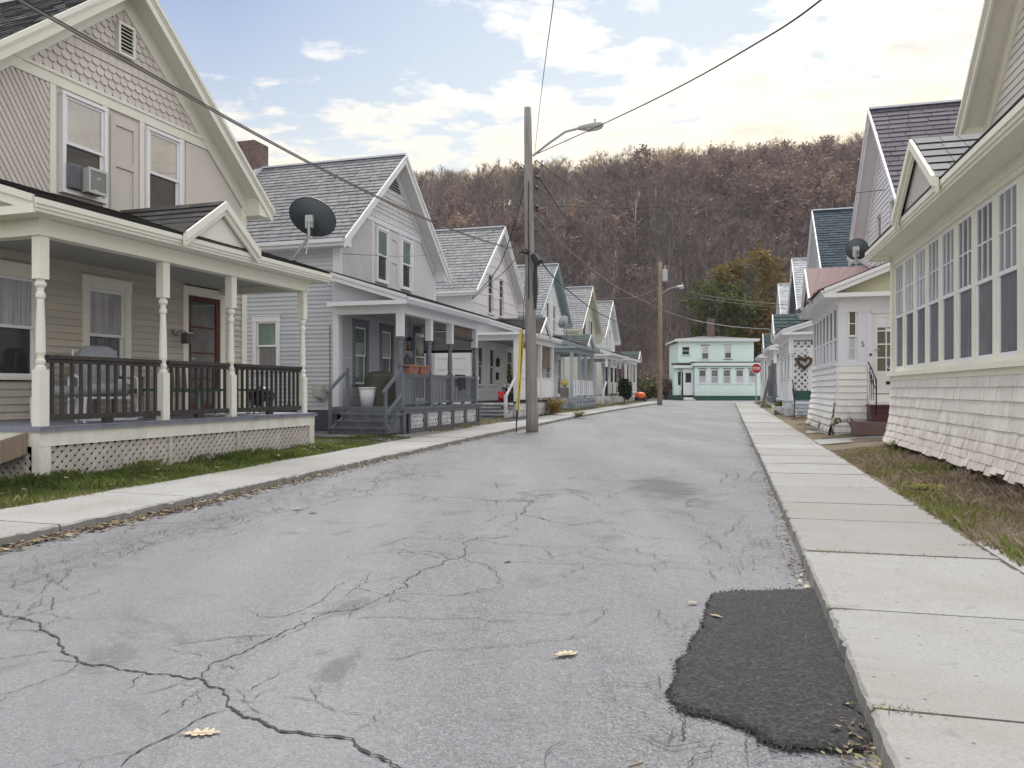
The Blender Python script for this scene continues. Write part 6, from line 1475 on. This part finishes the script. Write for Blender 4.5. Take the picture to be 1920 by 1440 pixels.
def lamp(name,label,root_pt,path,head_dir,hl=.62):
    T=root(name,label,'street lamp',root_pt,0); b=Vector(root_pt); mb=MB(); mb.tube([tuple(Vector(p)-b) for p in path],.032,7); mb.build('arm',M['lamp_grey'],T)
    e=Vector(path[-1])-b; d=Vector(head_dir).normalized(); mb=MB()
    mb.tube([e-d*.05,e+d*.1,e+d*.35,e+d*(hl-.06),e+d*hl],[.05,.085,.115,.10,.04],10); mb.build('lamp_head',M['lamp_grey'],T,True)
    mb=MB(); c=e+d*.4; mb.lathe(c.x,c.y,[(c.z+.09,.035),(c.z+.19,.035),(c.z+.2,.02)],8); mb.build('photocell',M['galv'],T)
    mb=MB(); mb.tube([e+d*.2-Vector((0,0,.06)),e+d*.5-Vector((0,0,.06))],[.08,.07],8); mb.build('lens',M['g_white'],T); return T
lamp('street_lamp','cobra head street lamp on a curved arm reaching over the street from the nearer pole',onp(999,292,-.13),[onp(999,292,-.13),onp(1030,268,-.35),onp(1060,247,-.6),onp(1088,240,-.75)],(1,-.35,.03))
p2b=G(1237,757,.06); Z2=p2b[1]; P2=pole('utility_pole','tan wooden utility pole with a transformer at the far end of the street',p2b,P(1238,492,Z2),.17,.12,M['tan_pole'])
mb=MB(); q=Vector(P(1246,516,Z2))-Vector(p2b); mb.lathe(q.x,q.y-.05,[(q.z-.42,.16),(q.z-.38,.19),(q.z+.3,.19),(q.z+.36,.15)],12); mb.tube([q+Vector((0,-.05,.35)),q+Vector((.05,-.05,.62))],.04,6); mb.tube([q+Vector((-.1,-.05,.3)),q+Vector((-.3,0,.3))],.03,5); mb.build('transformer',M['lamp_grey'],P2)
lamp('street_lamp','small street lamp on a curved arm from the far tan pole',P(1240,551,Z2),[P(1240,551,Z2),P(1255,541,Z2-.3),P(1268,538,Z2-.5)],(1,-.3,0),.5)
# wires
def wire(label,pts,r=.012,mat=None,n=20,cat='wire'):
    # smooth curve through world points
    pts=[Vector(p) for p in pts]; out=[]; k=len(pts)
    for i in range(k-1):
        p0=pts[max(i-1,0)];p1=pts[i];p2=pts[i+1];p3=pts[min(i+2,k-1)]
        for j in range(n):
            t=j/n; out.append(.5*((2*p1)+(p2-p0)*t+(2*p0-5*p1+4*p2-p3)*t*t+(3*p1-p0-3*p2+p3)*t**3))
    out.append(pts[-1]); mb=MB(); mb.tube(out,r,5); return tag(mb.build('overhead_wire',mat or M['wire']),label,cat,'overhead wires')
h=lambda s:(.5-10*s,ZP-34*s+0,EYE+3.9+(-4.62)*s+7.16*s*s)
wire('thick cable sagging from the nearer pole across the beige house gable to upper left',[(*(lambda s:(.5-10*s,ZP-34*s))(s),EYE+3.9*ZP/22+(-4.62)*s+7.16*s*s) for s in (0,.1,.2,.3,.4,.5,.7,1.0)],.012,M['wire_pale'])
wire('thin wire twisted beside the thick cable over the beige house gable',[(*(lambda s:(.5-10*s,ZP-34*s))(s),EYE+.022+3.9*ZP/22+(-4.62)*s+7.16*s*s) for s in (0,.1,.2,.3,.4,.5,.7,1.0)],.006)
wire('service wire rising from the street lamp pole to the upper right corner',[onp(1003,290),P(1110,242,18),P(1250,175,13.5),P(1400,92,10.3),P(1545,-5,8.2),P(1900,-330,5)],.012,M['wire'])
wire('thin wire climbing almost straight up from the pole to the top of the picture',[onp(1003,285),P(1012,200,15.5),P(1025,95,11),P(1038,0,8.3),P(1060,-220,5)],.006)
wire('long wire falling from the lamp bracket to the right hand porches',[onp(1005,300),P(1120,382,27),P(1240,440,32),P(1360,484,36),P(1487,522,41)],.014)
wire('wire running from the nearer pole to the top of the far tan pole',[onp(1004,322),P(1062,408,30),P(1120,460,37),P(1180,500,46),P(1238,520,Z2)],.02)
wire('thick telephone cable from the nearer pole to the lower far pole',[onp(1004,405),P(1080,480,30),P(1160,540,41),P(1237,578,Z2-.1)],.02,M['wire_pale'])
wire('telephone cable passing below from the splice case to the far pole',[onp(1006,480),P(1060,540,29),P(1140,596,41),P(1237,633,Z2-.1)],.022)
wire('cable continuing from the far pole past the mint house chimney to the right',[P(1238,580,Z2-.1),P(1300,600,54),P(1370,612,50),P(1450,618,44)],.022,M['wire_pale'])
wire('black service drop curving from the nearer pole to the white house eave',[onp(988,325),P(970,400,24),P(935,500,26),P(884,561,28.5)],.016)
wire('second service drop from the pole to the white house eave',[onp(990,455),P(950,505,25),P(915,535,27),P(886,561,28.5)],.012)
wire('third thin service drop ending at the grey house roof edge',[onp(990,335),P(960,350,23),P(900,470,22),P(838,528,20.8)],.010) if False else None
wire('slack wire across the slate roofs from the nearer pole to the grey house',[onp(990,400),P(900,445,24),P(800,478,21),P(640,476,18.9)],.007)
wire('second slack wire across the grey gable windows',[onp(990,410),P(880,458,24),P(760,482,20.5),P(636,480,18.9)],.006) if False else None
wire('wire crossing level from the pole to the purple slate roof on the right',[onp(1004,385),P(1200,390,22),P(1430,378,20),P(1660,356,18.5)],.010)
wire('upper wire from the far pole to the right hand roofs',[P(1240,536,Z2-.1),P(1310,552,52),P(1390,564,48),P(1478,572,44)],.020)
wire('lower wire from the far pole to the right hand roofs',[P(1240,540,Z2-.1),P(1310,558,52),P(1390,570,48),P(1475,579,44)],.014)
wire('slack wire looping from the far pole to the third left gable',[P(1236,540,Z2-.1),P(1190,557,51),P(1130,560,48),P(1060,552,42)],.012,M['wire_pale'])
wire('low slack loop from the far pole to the last left gable',[P(1236,600,Z2-.1),P(1205,613,55),P(1170,605,54),P(1130,570,51)],.012,M['wire_pale'])
# ------------------------------------------------------------------ the wooded hill
def sstep(t): t=min(max(t,0),1); return t*t*(3-2*t)
HRK=[(-300,20),(-120,26),(-60,36),(-24,39.5),(0,41),(18,43),(32,45),(60,47.5),(84,48.5),(130,50),(300,46)]
def ridge(X): return interp(HRK,X)
def hillz(X,Y):
    h=ridge(X*190/max(Y,60))
    b=76+max(0,8-X)*.35 if X<8 else 76
    t=(Y-b)/(190-b); w=MN.noise(Vector((X*.02,Y*.02,7)))*3.0*min(max(t,0),1)
    if t<=0: return .0+(.25 if Y<70 else .3)
    z=h*(.55*sstep(t)+.45*min(t,1))
    if Y>184: z+=(Y-184)*.26
    return z+w*1.2+.25
mb=MB(); xs=fr(-260,360,62); ys=fr(70,330,52); vv=[[(x,y,hillz(x,y)-(.35 if y<74 else 0)) for y in ys] for x in xs]
for i in range(len(xs)-1):
    for j in range(len(ys)-1): mb.quad(vv[i][j],vv[i+1][j],vv[i+1][j+1],vv[i][j+1],0,.5)
tag(mb.build('hill',M['hill'],None,True),kind='structure')
def bark(name,stops,rough=.9): return leafmat(name,stops,.0,rough)
M['bark']=bark('grey_bark',[(0,(.10,.085,.082)),(.6,(.18,.155,.15)),(1,(.31,.28,.27))])
M['twig']=bark('twig_mass',[(0,(.10,.082,.078)),(.5,(.155,.127,.127)),(1,(.23,.195,.185))])
M['birch']=bark('birch_bark',[(0,(.42,.39,.37)),(1,(.62,.59,.57))])
M['rust']=leafmat('rust_leaves',[(0,(.105,.076,.07)),(.5,(.17,.117,.104)),(.85,(.215,.145,.125)),(1,(.27,.20,.145))],.3)
M['sunlit_leaf']=leafmat('crest_leaves_painted_sunlit',[(0,(.26,.19,.12)),(.5,(.46,.35,.20)),(1,(.54,.45,.29))],.5)  # sunlight on the ridge painted into the leaf colour
class TB:                      # tree geometry gathered as numpy-ready lists
    def __init__(s): s.v=[];s.f=[];s.m=[]
    def limb(s,p,q,r0,r1,m,n=4):
        d=(q-p).normalized(); a=d.orthogonal().normalized(); b=d.cross(a); o=len(s.v)
        for c,r in ((p,r0),(q,r1)):
            for j in range(n):
                t=6.2832*j/n; s.v.append(c+a*(math.cos(t)*r)+b*(math.sin(t)*r))
        for j in range(n): s.f.append((o+j,o+(j+1)%n,o+n+(j+1)%n,o+n+j)); s.m.append(m)
    def twig(s,p,d,L,w,m):
        a=d.orthogonal().normalized(); a=Matrix.Rotation(random.random()*6.28,3,d.normalized())@a; o=len(s.v); q=p+d*L
        s.v+= [p-a*w,p+a*w,q+a*w*.25,q-a*w*.25]; s.f.append((o,o+1,o+2,o+3)); s.m.append(m)
    def leaf(s,p,sz,m):
        a=Vector((random.gauss(0,1),random.gauss(0,1),random.gauss(0,.8))).normalized(); b=a.orthogonal().normalized(); b=Matrix.Rotation(random.random()*6.28,3,a)@b; o=len(s.v)
        s.v+= [p-a*sz,p+b*sz*.7,p+a*sz*.9,p-b*sz*.6]; s.f.append((o,o+1,o+2,o+3)); s.m.append(m)
def tree_proto(h,spread,seed,nl=13,ns=5,nt=5,leaf=0,lsz=.3,tm=0,wm=1,lm=2,tr=.16,start=.32,tw=.028,up=.75):
    random.seed(seed); t=TB(); pts=[Vector((0,0,-1.0))]; lean=Vector((random.gauss(0,.05),random.gauss(0,.05),0)); k=6
    for i in range(1,k+1): pts.append(Vector((lean.x*h*i/k+random.gauss(0,.10),lean.y*h*i/k+random.gauss(0,.10),h*.93*i/k)))
    for i in range(k): t.limb(pts[i],pts[i+1],tr*(1-.85*i/k),tr*(1-.85*(i+1)/k),tm,5)
    tips=[]
    for i in range(nl):
        f=start+(.97-start)*(i+random.random())/nl; z=f*k; b=int(min(z,k-1)); p=pts[b].lerp(pts[b+1],z-b)
        a=i*2.4+random.gauss(0,.4); el=up*random.uniform(.6,1.3); L=spread*(1.05-.6*abs(f-.55)/.5)*random.uniform(.7,1.15)
        d=Vector((math.cos(a)*math.cos(el),math.sin(a)*math.cos(el),math.sin(el))); m1=p+d*L*.5+Vector((0,0,L*.04)); e=p+d*L+Vector((0,0,L*.22))
        r=tr*.42*(1-f*.6); t.limb(p,m1,r,r*.6,tm,3); t.limb(m1,e,r*.6,r*.2,wm,3)
        for j in range(ns):
            g=random.uniform(.3,1); s0=p.lerp(m1,g*2) if g<.5 else m1.lerp(e,g*2-1)
            d2=(d+Vector((random.gauss(0,.6),random.gauss(0,.6),random.uniform(.1,.9)))).normalized(); L2=L*random.uniform(.3,.55); e2=s0+d2*L2
            t.twig(s0,d2,L2,r*.22+tw*.5,wm); tips.append((e2,d2,L2))
            for q in range(nt):
                g2=random.uniform(.2,1); d3=(d2+Vector((random.gauss(0,.6),random.gauss(0,.6),random.uniform(0,.8)))).normalized(); s3=s0+d2*L2*g2; t.twig(s3,d3,random.uniform(.5,1.25)*h/13,tw,wm)
                tips.append((s3+d3*.6,d3,.8))
    for i in range(leaf):
        c=random.choice(tips)[0]; t.leaf(c+Vector((random.gauss(0,.45),random.gauss(0,.45),random.gauss(0,.38))),lsz*random.uniform(.55,1.35),lm)
    v=np.array([tuple(x) for x in t.v],np.float32); return v,t.f,np.array(t.m,np.int32)
def merged(name,places,protos,mats,jitter_rnd=.25):
    rs=np.random.RandomState(5); V=[];Fl=[];cnt=[];mi=[];rn=[];o=0
    pf=[]
    for v,f,m in protos:
        pf.append((v,np.array([i for q in f for i in q],np.int32),np.array([len(q) for q in f],np.int32),m))
    for x,y,z,s,a,k,tone in places:
        v,fi,fc,m=pf[k]; c,sn=math.cos(a),math.sin(a); w=np.empty_like(v); sx=s*rs.uniform(.9,1.1)
        w[:,0]=(v[:,0]*c-v[:,1]*sn)*sx+x; w[:,1]=(v[:,0]*sn+v[:,1]*c)*sx+y; w[:,2]=v[:,2]*s+z
        V.append(w); Fl.append(fi+o); cnt.append(fc); mi.append(m); rn.append(np.clip(tone+rs.uniform(-jitter_rnd,jitter_rnd,len(fc)),0,1)); o+=len(v)
    V=np.concatenate(V);Fl=np.concatenate(Fl);cnt=np.concatenate(cnt);mi=np.concatenate(mi);rn=np.concatenate(rn).astype(np.float32)
    me=bpy.data.meshes.new(name); me.vertices.add(len(V)); me.vertices.foreach_set('co',V.ravel()); me.loops.add(len(Fl)); me.loops.foreach_set('vertex_index',Fl); me.polygons.add(len(cnt))
    st=np.concatenate([[0],np.cumsum(cnt)[:-1]]).astype(np.int32); me.polygons.foreach_set('loop_start',st); me.polygons.foreach_set('loop_total',cnt)
    for m in mats: me.materials.append(m)
    me.polygons.foreach_set('material_index',mi); at=me.attributes.new('rnd','FLOAT','FACE'); at.data.foreach_set('value',rn); me.update(calc_edges=True)
    ob=bpy.data.objects.new(name,me); COL.objects.link(ob); return ob
bare=[tree_proto(13,3.0,s,13,5,6) for s in (1,2,3,4)]
oaks=[tree_proto(12,3.6,s,12,5,3,650,.30,up=.55) for s in (11,12,13)]
crest=[tree_proto(12,3.0,s,13,5,7,130,.17) for s in (21,22)]
random.seed(77); pl=[]; plc=[]
Y=79.0
while Y<188:
    x0,x1=-.16*Y-14,.50*Y+6; X=x0
    step=3.5+ (Y-79)*.008
    while X<x1:
        x=X+random.uniform(-1.6,1.6); y=Y+random.uniform(-1.6,1.6); X+=step
        if y<84 and 10<x<26: continue
        if x<8 and y<84+ (8-x)*.4: continue
        q=MN.noise(Vector((x*.028,y*.03,1.7)))*.5+.5
        po=.06+.50*sstep((x/max(y,1)-.09)/.28)*sstep((y-92)/70)
        if q>.55: po+=.15
        z=hillz(x,y); s=random.uniform(.72,1.12)*(1 if y>95 else .85); tone=min(1,max(0,.48+random.gauss(0,.27)+(q-.5)*.5))
        if random.random()<po: pl.append((x,y,z,s*1.02,random.random()*6.28,4+random.randrange(3),tone))
        else: pl.append((x,y,z,s,random.random()*6.28,random.randrange(4),tone))
    Y+=step*.92
for _ in range(620):
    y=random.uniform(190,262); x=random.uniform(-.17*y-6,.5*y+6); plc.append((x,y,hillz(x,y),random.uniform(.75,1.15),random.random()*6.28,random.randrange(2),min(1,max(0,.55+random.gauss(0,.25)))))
WD=tag(merged('hill_woods',pl,bare+oaks,[M['bark'],M['twig'],M['rust']]),kind='stuff')
M['crest_twig_painted_sunlit']=bark('crest_twig_painted_sunlit',[(0,(.20,.155,.115)),(1,(.34,.27,.20))])  # twigs tinted pale gold, backlight put into the colour
tag(merged('crest_woods',plc,crest,[M['crest_twig_painted_sunlit'],M['crest_twig_painted_sunlit'],M['sunlit_leaf']]),kind='stuff')
# leaf litter and brush at the hill foot
def brush(name,n,x0,x1,y0,y1,mat,s0,s1):
    mb=MB()
    for i in range(n):
        x=random.uniform(x0,x1);y=random.uniform(y0,y1);z=hillz(x,y); h=random.uniform(s0,s1)
        for k in range(5):
            d=Vector((random.gauss(0,.5),random.gauss(0,.5),1)).normalized()*h*random.uniform(.5,1); a=Vector((random.gauss(0,1),random.gauss(0,1),0)).normalized()*.035; p=Vector((x,y,z-.1))
            mb.quad(p-a,p+a,p+d+a*.3,p+d-a*.3,0,random.random())
    return tag(mb.build(name,mat),kind='stuff')
random.seed(9); brush('undergrowth',2600,-25,48,77,112,M['twig'],.8,2.6)
# individual trees one can tell apart
def single(name,label,x,y,z,s,proto,mats,cat,group=None,tone=.5):
    T=root(name,label,cat,(x,y,z),random.random()*6.28,group); v,f,m=proto
    tm=[[],[]]
    for part,sel in (('trunk',lambda k:k!=2),('crown',lambda k:k==2)):
        fs=[(q,k) for q,k in zip(f,m) if sel(k)]
        if not fs: continue
        mb=MB(); mb.v=[tuple(a*s) for a in v]
        for q,k in fs: mb.f.append(list(q)); mb.mi.append(int(k)); mb.rn.append(min(1,max(0,tone+random.uniform(-.3,.3))))
        o=mb.build(part,mats,T)
        bm_=o.data
        import bmesh
        b=bmesh.new(); b.from_mesh(bm_); loose=[w for w in b.verts if not w.link_faces]; bmesh.ops.delete(b,geom=loose,context='VERTS'); b.to_mesh(bm_); b.free()
    return T
random.seed(15)
def at(xp,yp,Yd): X=(xp-CX)/F*Yd; return X,Yd,hillz(X,Yd)
for k,(xp,Yd,hh,lab) in enumerate(((1065,112,13,'pale bare birch with forking trunk just right of the nearer utility pole'),(1180,128,16,'tall white birch with splayed bare limbs, topmost on the hillside'),(1150,118,12,'slim pale birch on the hillside between the two taller birches'),(1212,135,13,'white birch on the hillside to the right of the splayed one'),(1118,100,11,'bare grey birch low on the hill above the last left gables'),(1505,120,12,'pale birch trunks on the hill left of the dark blue roof'),(1030,105,11,'slender pale birch close behind the nearer utility pole'))):
    X,Yd,z=at(xp,0,Yd); random.seed(300+k); pr=tree_proto(hh,2.6,300+k,9,3,2,0,up=1.05,tr=.30,start=.25,tw=.03)
    single('birch_tree',lab,X,Yd,z-1,1.0,pr,[M['birch'],M['birch'],M['rust']],'tree','pale birches on the hillside')
M['leaf_green']=leafmat('autumn_green',[(0,(.025,.04,.012)),(.5,(.065,.085,.02)),(.85,(.12,.125,.03)),(1,(.19,.15,.035))],.3)
M['leaf_orange']=leafmat('autumn_orange',[(0,(.06,.055,.018)),(.4,(.14,.11,.03)),(.75,(.22,.135,.033)),(1,(.33,.17,.035))],.3)
def full(seed,h,sp,leaf,lsz): return tree_proto(h,sp,seed,15,6,3,leaf,lsz,up=.5,start=.15,tr=.2)
for k,(xp,Yd,h,sp,mat,lab,z) in enumerate(((1352,80,11.0,3.3,'leaf_green','green leafy tree behind the mint house chimney',.3),(1412,84,14.5,4.4,'leaf_orange','orange and yellow autumn tree behind the mint house',.5),(1440,79,9.0,3.0,'leaf_orange','small orange autumn tree at the right end of the mint house roof',.3),(1385,88,14.0,4.2,'leaf_green','olive green tree between the green and the orange tree behind the mint house',1.0))):
    random.seed(400+k); single('autumn_tree',lab,(xp-CX)/F*Yd,Yd,z,1.0,full(400+k,h,sp,5200,.20),[M['bark'],M['bark'],M[mat]],'tree','autumn trees behind the mint house')
for k,(xp,Yd,h,lab) in enumerate(((1560,118,10,'rust leaved oak on the hill beside the dark blue roof'),(1440,100,9,'rust brown oak on the hill above the orange tree'),(1390,112,11,'broad rust brown oak on the hillside above the mint house'))):
    X,Yd,z=at(xp,0,Yd); random.seed(500+k); single('oak_tree',lab,X,Yd,z,1.0,tree_proto(h,4.0,500+k,13,6,3,2600,.22,up=.45),[M['bark'],M['twig'],M['rust']],'tree','rust brown oaks on the hillside')

# ------------------------------------------------------------------ sky, sun, camera
SUN_EL,SUN_AZ=R(58),R(10)        # azimuth measured from +Y towards +X
w=bpy.data.worlds.new('World'); SC.world=w; w.use_nodes=True; nt=w.node_tree; n=N(nt); bg=nt.nodes['Background']
sky=n.n('ShaderNodeTexSky'); sky.sky_type='NISHITA'; sky.sun_disc=False; sky.sun_elevation=SUN_EL; sky.sun_rotation=SUN_AZ; sky.air_density=1.0; sky.dust_density=1.4; sky.ozone_density=1.0
tc=n.n('ShaderNodeTexCoord'); sp=n.n('ShaderNodeSeparateXYZ'); n.l(tc.outputs['Generated'],sp.inputs[0])
zc=n.math('MAXIMUM',sp.outputs[2],0.0); den=n.math('ADD',zc,.10)
px_=n.math('DIVIDE',sp.outputs[0],den); py_=n.math('DIVIDE',sp.outputs[1],den)
cb=n.n('ShaderNodeCombineXYZ'); n.l(px_,cb.inputs[0]); n.l(py_,cb.inputs[1])
big=n.noise(.55,4,.5,n.scalev(cb.outputs[0],(1,.8,1))); mid=n.noise(3.6,9,.6,n.scalev(cb.outputs[0],(1,1.25,1)),.25)
cov=n.math('MULTIPLY_ADD',big.outputs[0],.55); cov.node.inputs[2].default_value=-.205
# more cloud towards the glow ahead on the right, clear to the upper left
g1=n.math('MULTIPLY_ADD',sp.outputs[0],.26); g1.node.inputs[2].default_value=-.06
low=n.math('MULTIPLY_ADD',zc,-.42); low.node.inputs[2].default_value=.135
back=n.math('MULTIPLY_ADD',sp.outputs[1],-.12); back.node.inputs[2].default_value=.1
puff=n.noise(9.5,7,.62,n.scalev(cb.outputs[0],(1,1.3,1)),.3); pf_=n.math('MULTIPLY_ADD',puff.outputs[0],.34); pf_.node.inputs[2].default_value=-.17
d=n.math('ADD',n.math('ADD',mid.outputs[0],pf_),cov); d=n.math('ADD',d,g1); lb=n.ramp(zc,[(.27,.13),(.38,0)]); d=n.math('ADD',n.math('ADD',d,low),lb.outputs[0]); d=n.math('ADD',d,back)
mask=n.ramp(d,[(.475,0),(.56,.6),(.68,1)])
# bright tops, greyer thick middles
thick=n.ramp(d,[(.58,0),(.85,1)])
glow=n.n('ShaderNodeVectorMath',operation='DOT_PRODUCT'); n.l(tc.outputs['Generated'],glow.inputs[0]); gv=Vector((.34,.90,.30)).normalized(); glow.inputs[1].default_value=gv
gl=n.ramp(glow.outputs['Value'],[(.78,0),(.99,1)])
white=n.mix(gl.outputs[0],(8.5,8.4,8.3),(10.2,9.7,8.6)); grey=n.mix(gl.outputs[0],(4.7,4.9,5.3),(5.6,5.6,5.6))
fin=n.noise(5.5,6,.6,cb.outputs[0]); tk=n.math('MULTIPLY',thick.outputs[0],n.ramp(fin.outputs[0],[(.40,0),(.56,1)]).outputs[0])
cc=n.mix(tk,white,grey)
warm=n.ramp(zc,[(.25,1),(.40,0)]); cc=n.mix(n.math('MULTIPLY',warm.outputs[0],.62),cc,(10.0,8.3,5.6))
hz=n.ramp(zc,[(.24,.95),(.33,.42),(.45,0)]); sk0=n.mix(1.0,sky.outputs[0],(.84,.90,.94),'MULTIPLY'); skyc=n.mix(n.math('MULTIPLY',hz.outputs[0],.8),sk0,(7.9,7.9,7.2))
skyc=n.mix(n.math('MULTIPLY',gl.outputs[0],.6),skyc,(7.2,7.8,7.8))
fc=n.mix(mask.outputs[0],skyc,cc)
# sky brightened overhead and behind the camera, out of frame, as added fill light
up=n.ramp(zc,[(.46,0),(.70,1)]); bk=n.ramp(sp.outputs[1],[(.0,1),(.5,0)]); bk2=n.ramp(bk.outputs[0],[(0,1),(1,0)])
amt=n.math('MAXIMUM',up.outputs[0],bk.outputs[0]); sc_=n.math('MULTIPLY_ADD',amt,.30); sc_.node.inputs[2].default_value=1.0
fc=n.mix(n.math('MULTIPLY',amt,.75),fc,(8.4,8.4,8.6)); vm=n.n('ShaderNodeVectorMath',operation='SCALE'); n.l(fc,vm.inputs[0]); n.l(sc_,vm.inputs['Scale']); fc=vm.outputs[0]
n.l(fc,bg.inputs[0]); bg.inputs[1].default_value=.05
sl_=bpy.data.lights.new('sun','SUN'); sl_.energy=2.0; sl_.angle=R(20); sl_.color=(1,.96,.90); so=bpy.data.objects.new('sun',sl_); COL.objects.link(so)
dv=Vector((math.sin(SUN_AZ)*math.cos(SUN_EL),math.cos(SUN_AZ)*math.cos(SUN_EL),math.sin(SUN_EL))); so.rotation_euler=dv.to_track_quat('Z','Y').to_euler(); so.location=(0,0,60)
# evening air
hm=bpy.data.materials.new('haze'); hm.use_nodes=True; ht=hm.node_tree; ht.nodes.remove(ht.nodes['Principled BSDF'])
hv=ht.nodes.new('ShaderNodeVolumePrincipled'); hv.inputs['Color'].default_value=(.86,.85,.90,1); hv.inputs['Density'].default_value=.0002; hv.inputs['Anisotropy'].default_value=.35
ht.links.new(hv.outputs[0],ht.nodes['Material Output'].inputs['Volume'])
mb=MB(); mb.box(-720,720,-340,720,-2.5,100); hz_o=mb.build('haze',hm); tag(hz_o,kind='stuff')
SC.cycles.volume_bounces=1
cam=bpy.data.cameras.new('camera'); co_=bpy.data.objects.new('camera',cam); COL.objects.link(co_); co_.location=(0,0,EYE); co_.rotation_euler=(R(90),0,0)
cam.sensor_width=36; cam.lens=36*F/1920; cam.shift_y=(CY-720)/1920*1.0; cam.clip_end=4000; cam.clip_start=.05
SC.camera=co_
SC.view_settings.view_transform='Standard'; SC.view_settings.look='None'; SC.view_settings.gamma=1; SC.view_settings.exposure=1.34
SC.cycles.max_bounces=6; SC.cycles.diffuse_bounces=3; SC.cycles.transparent_max_bounces=6
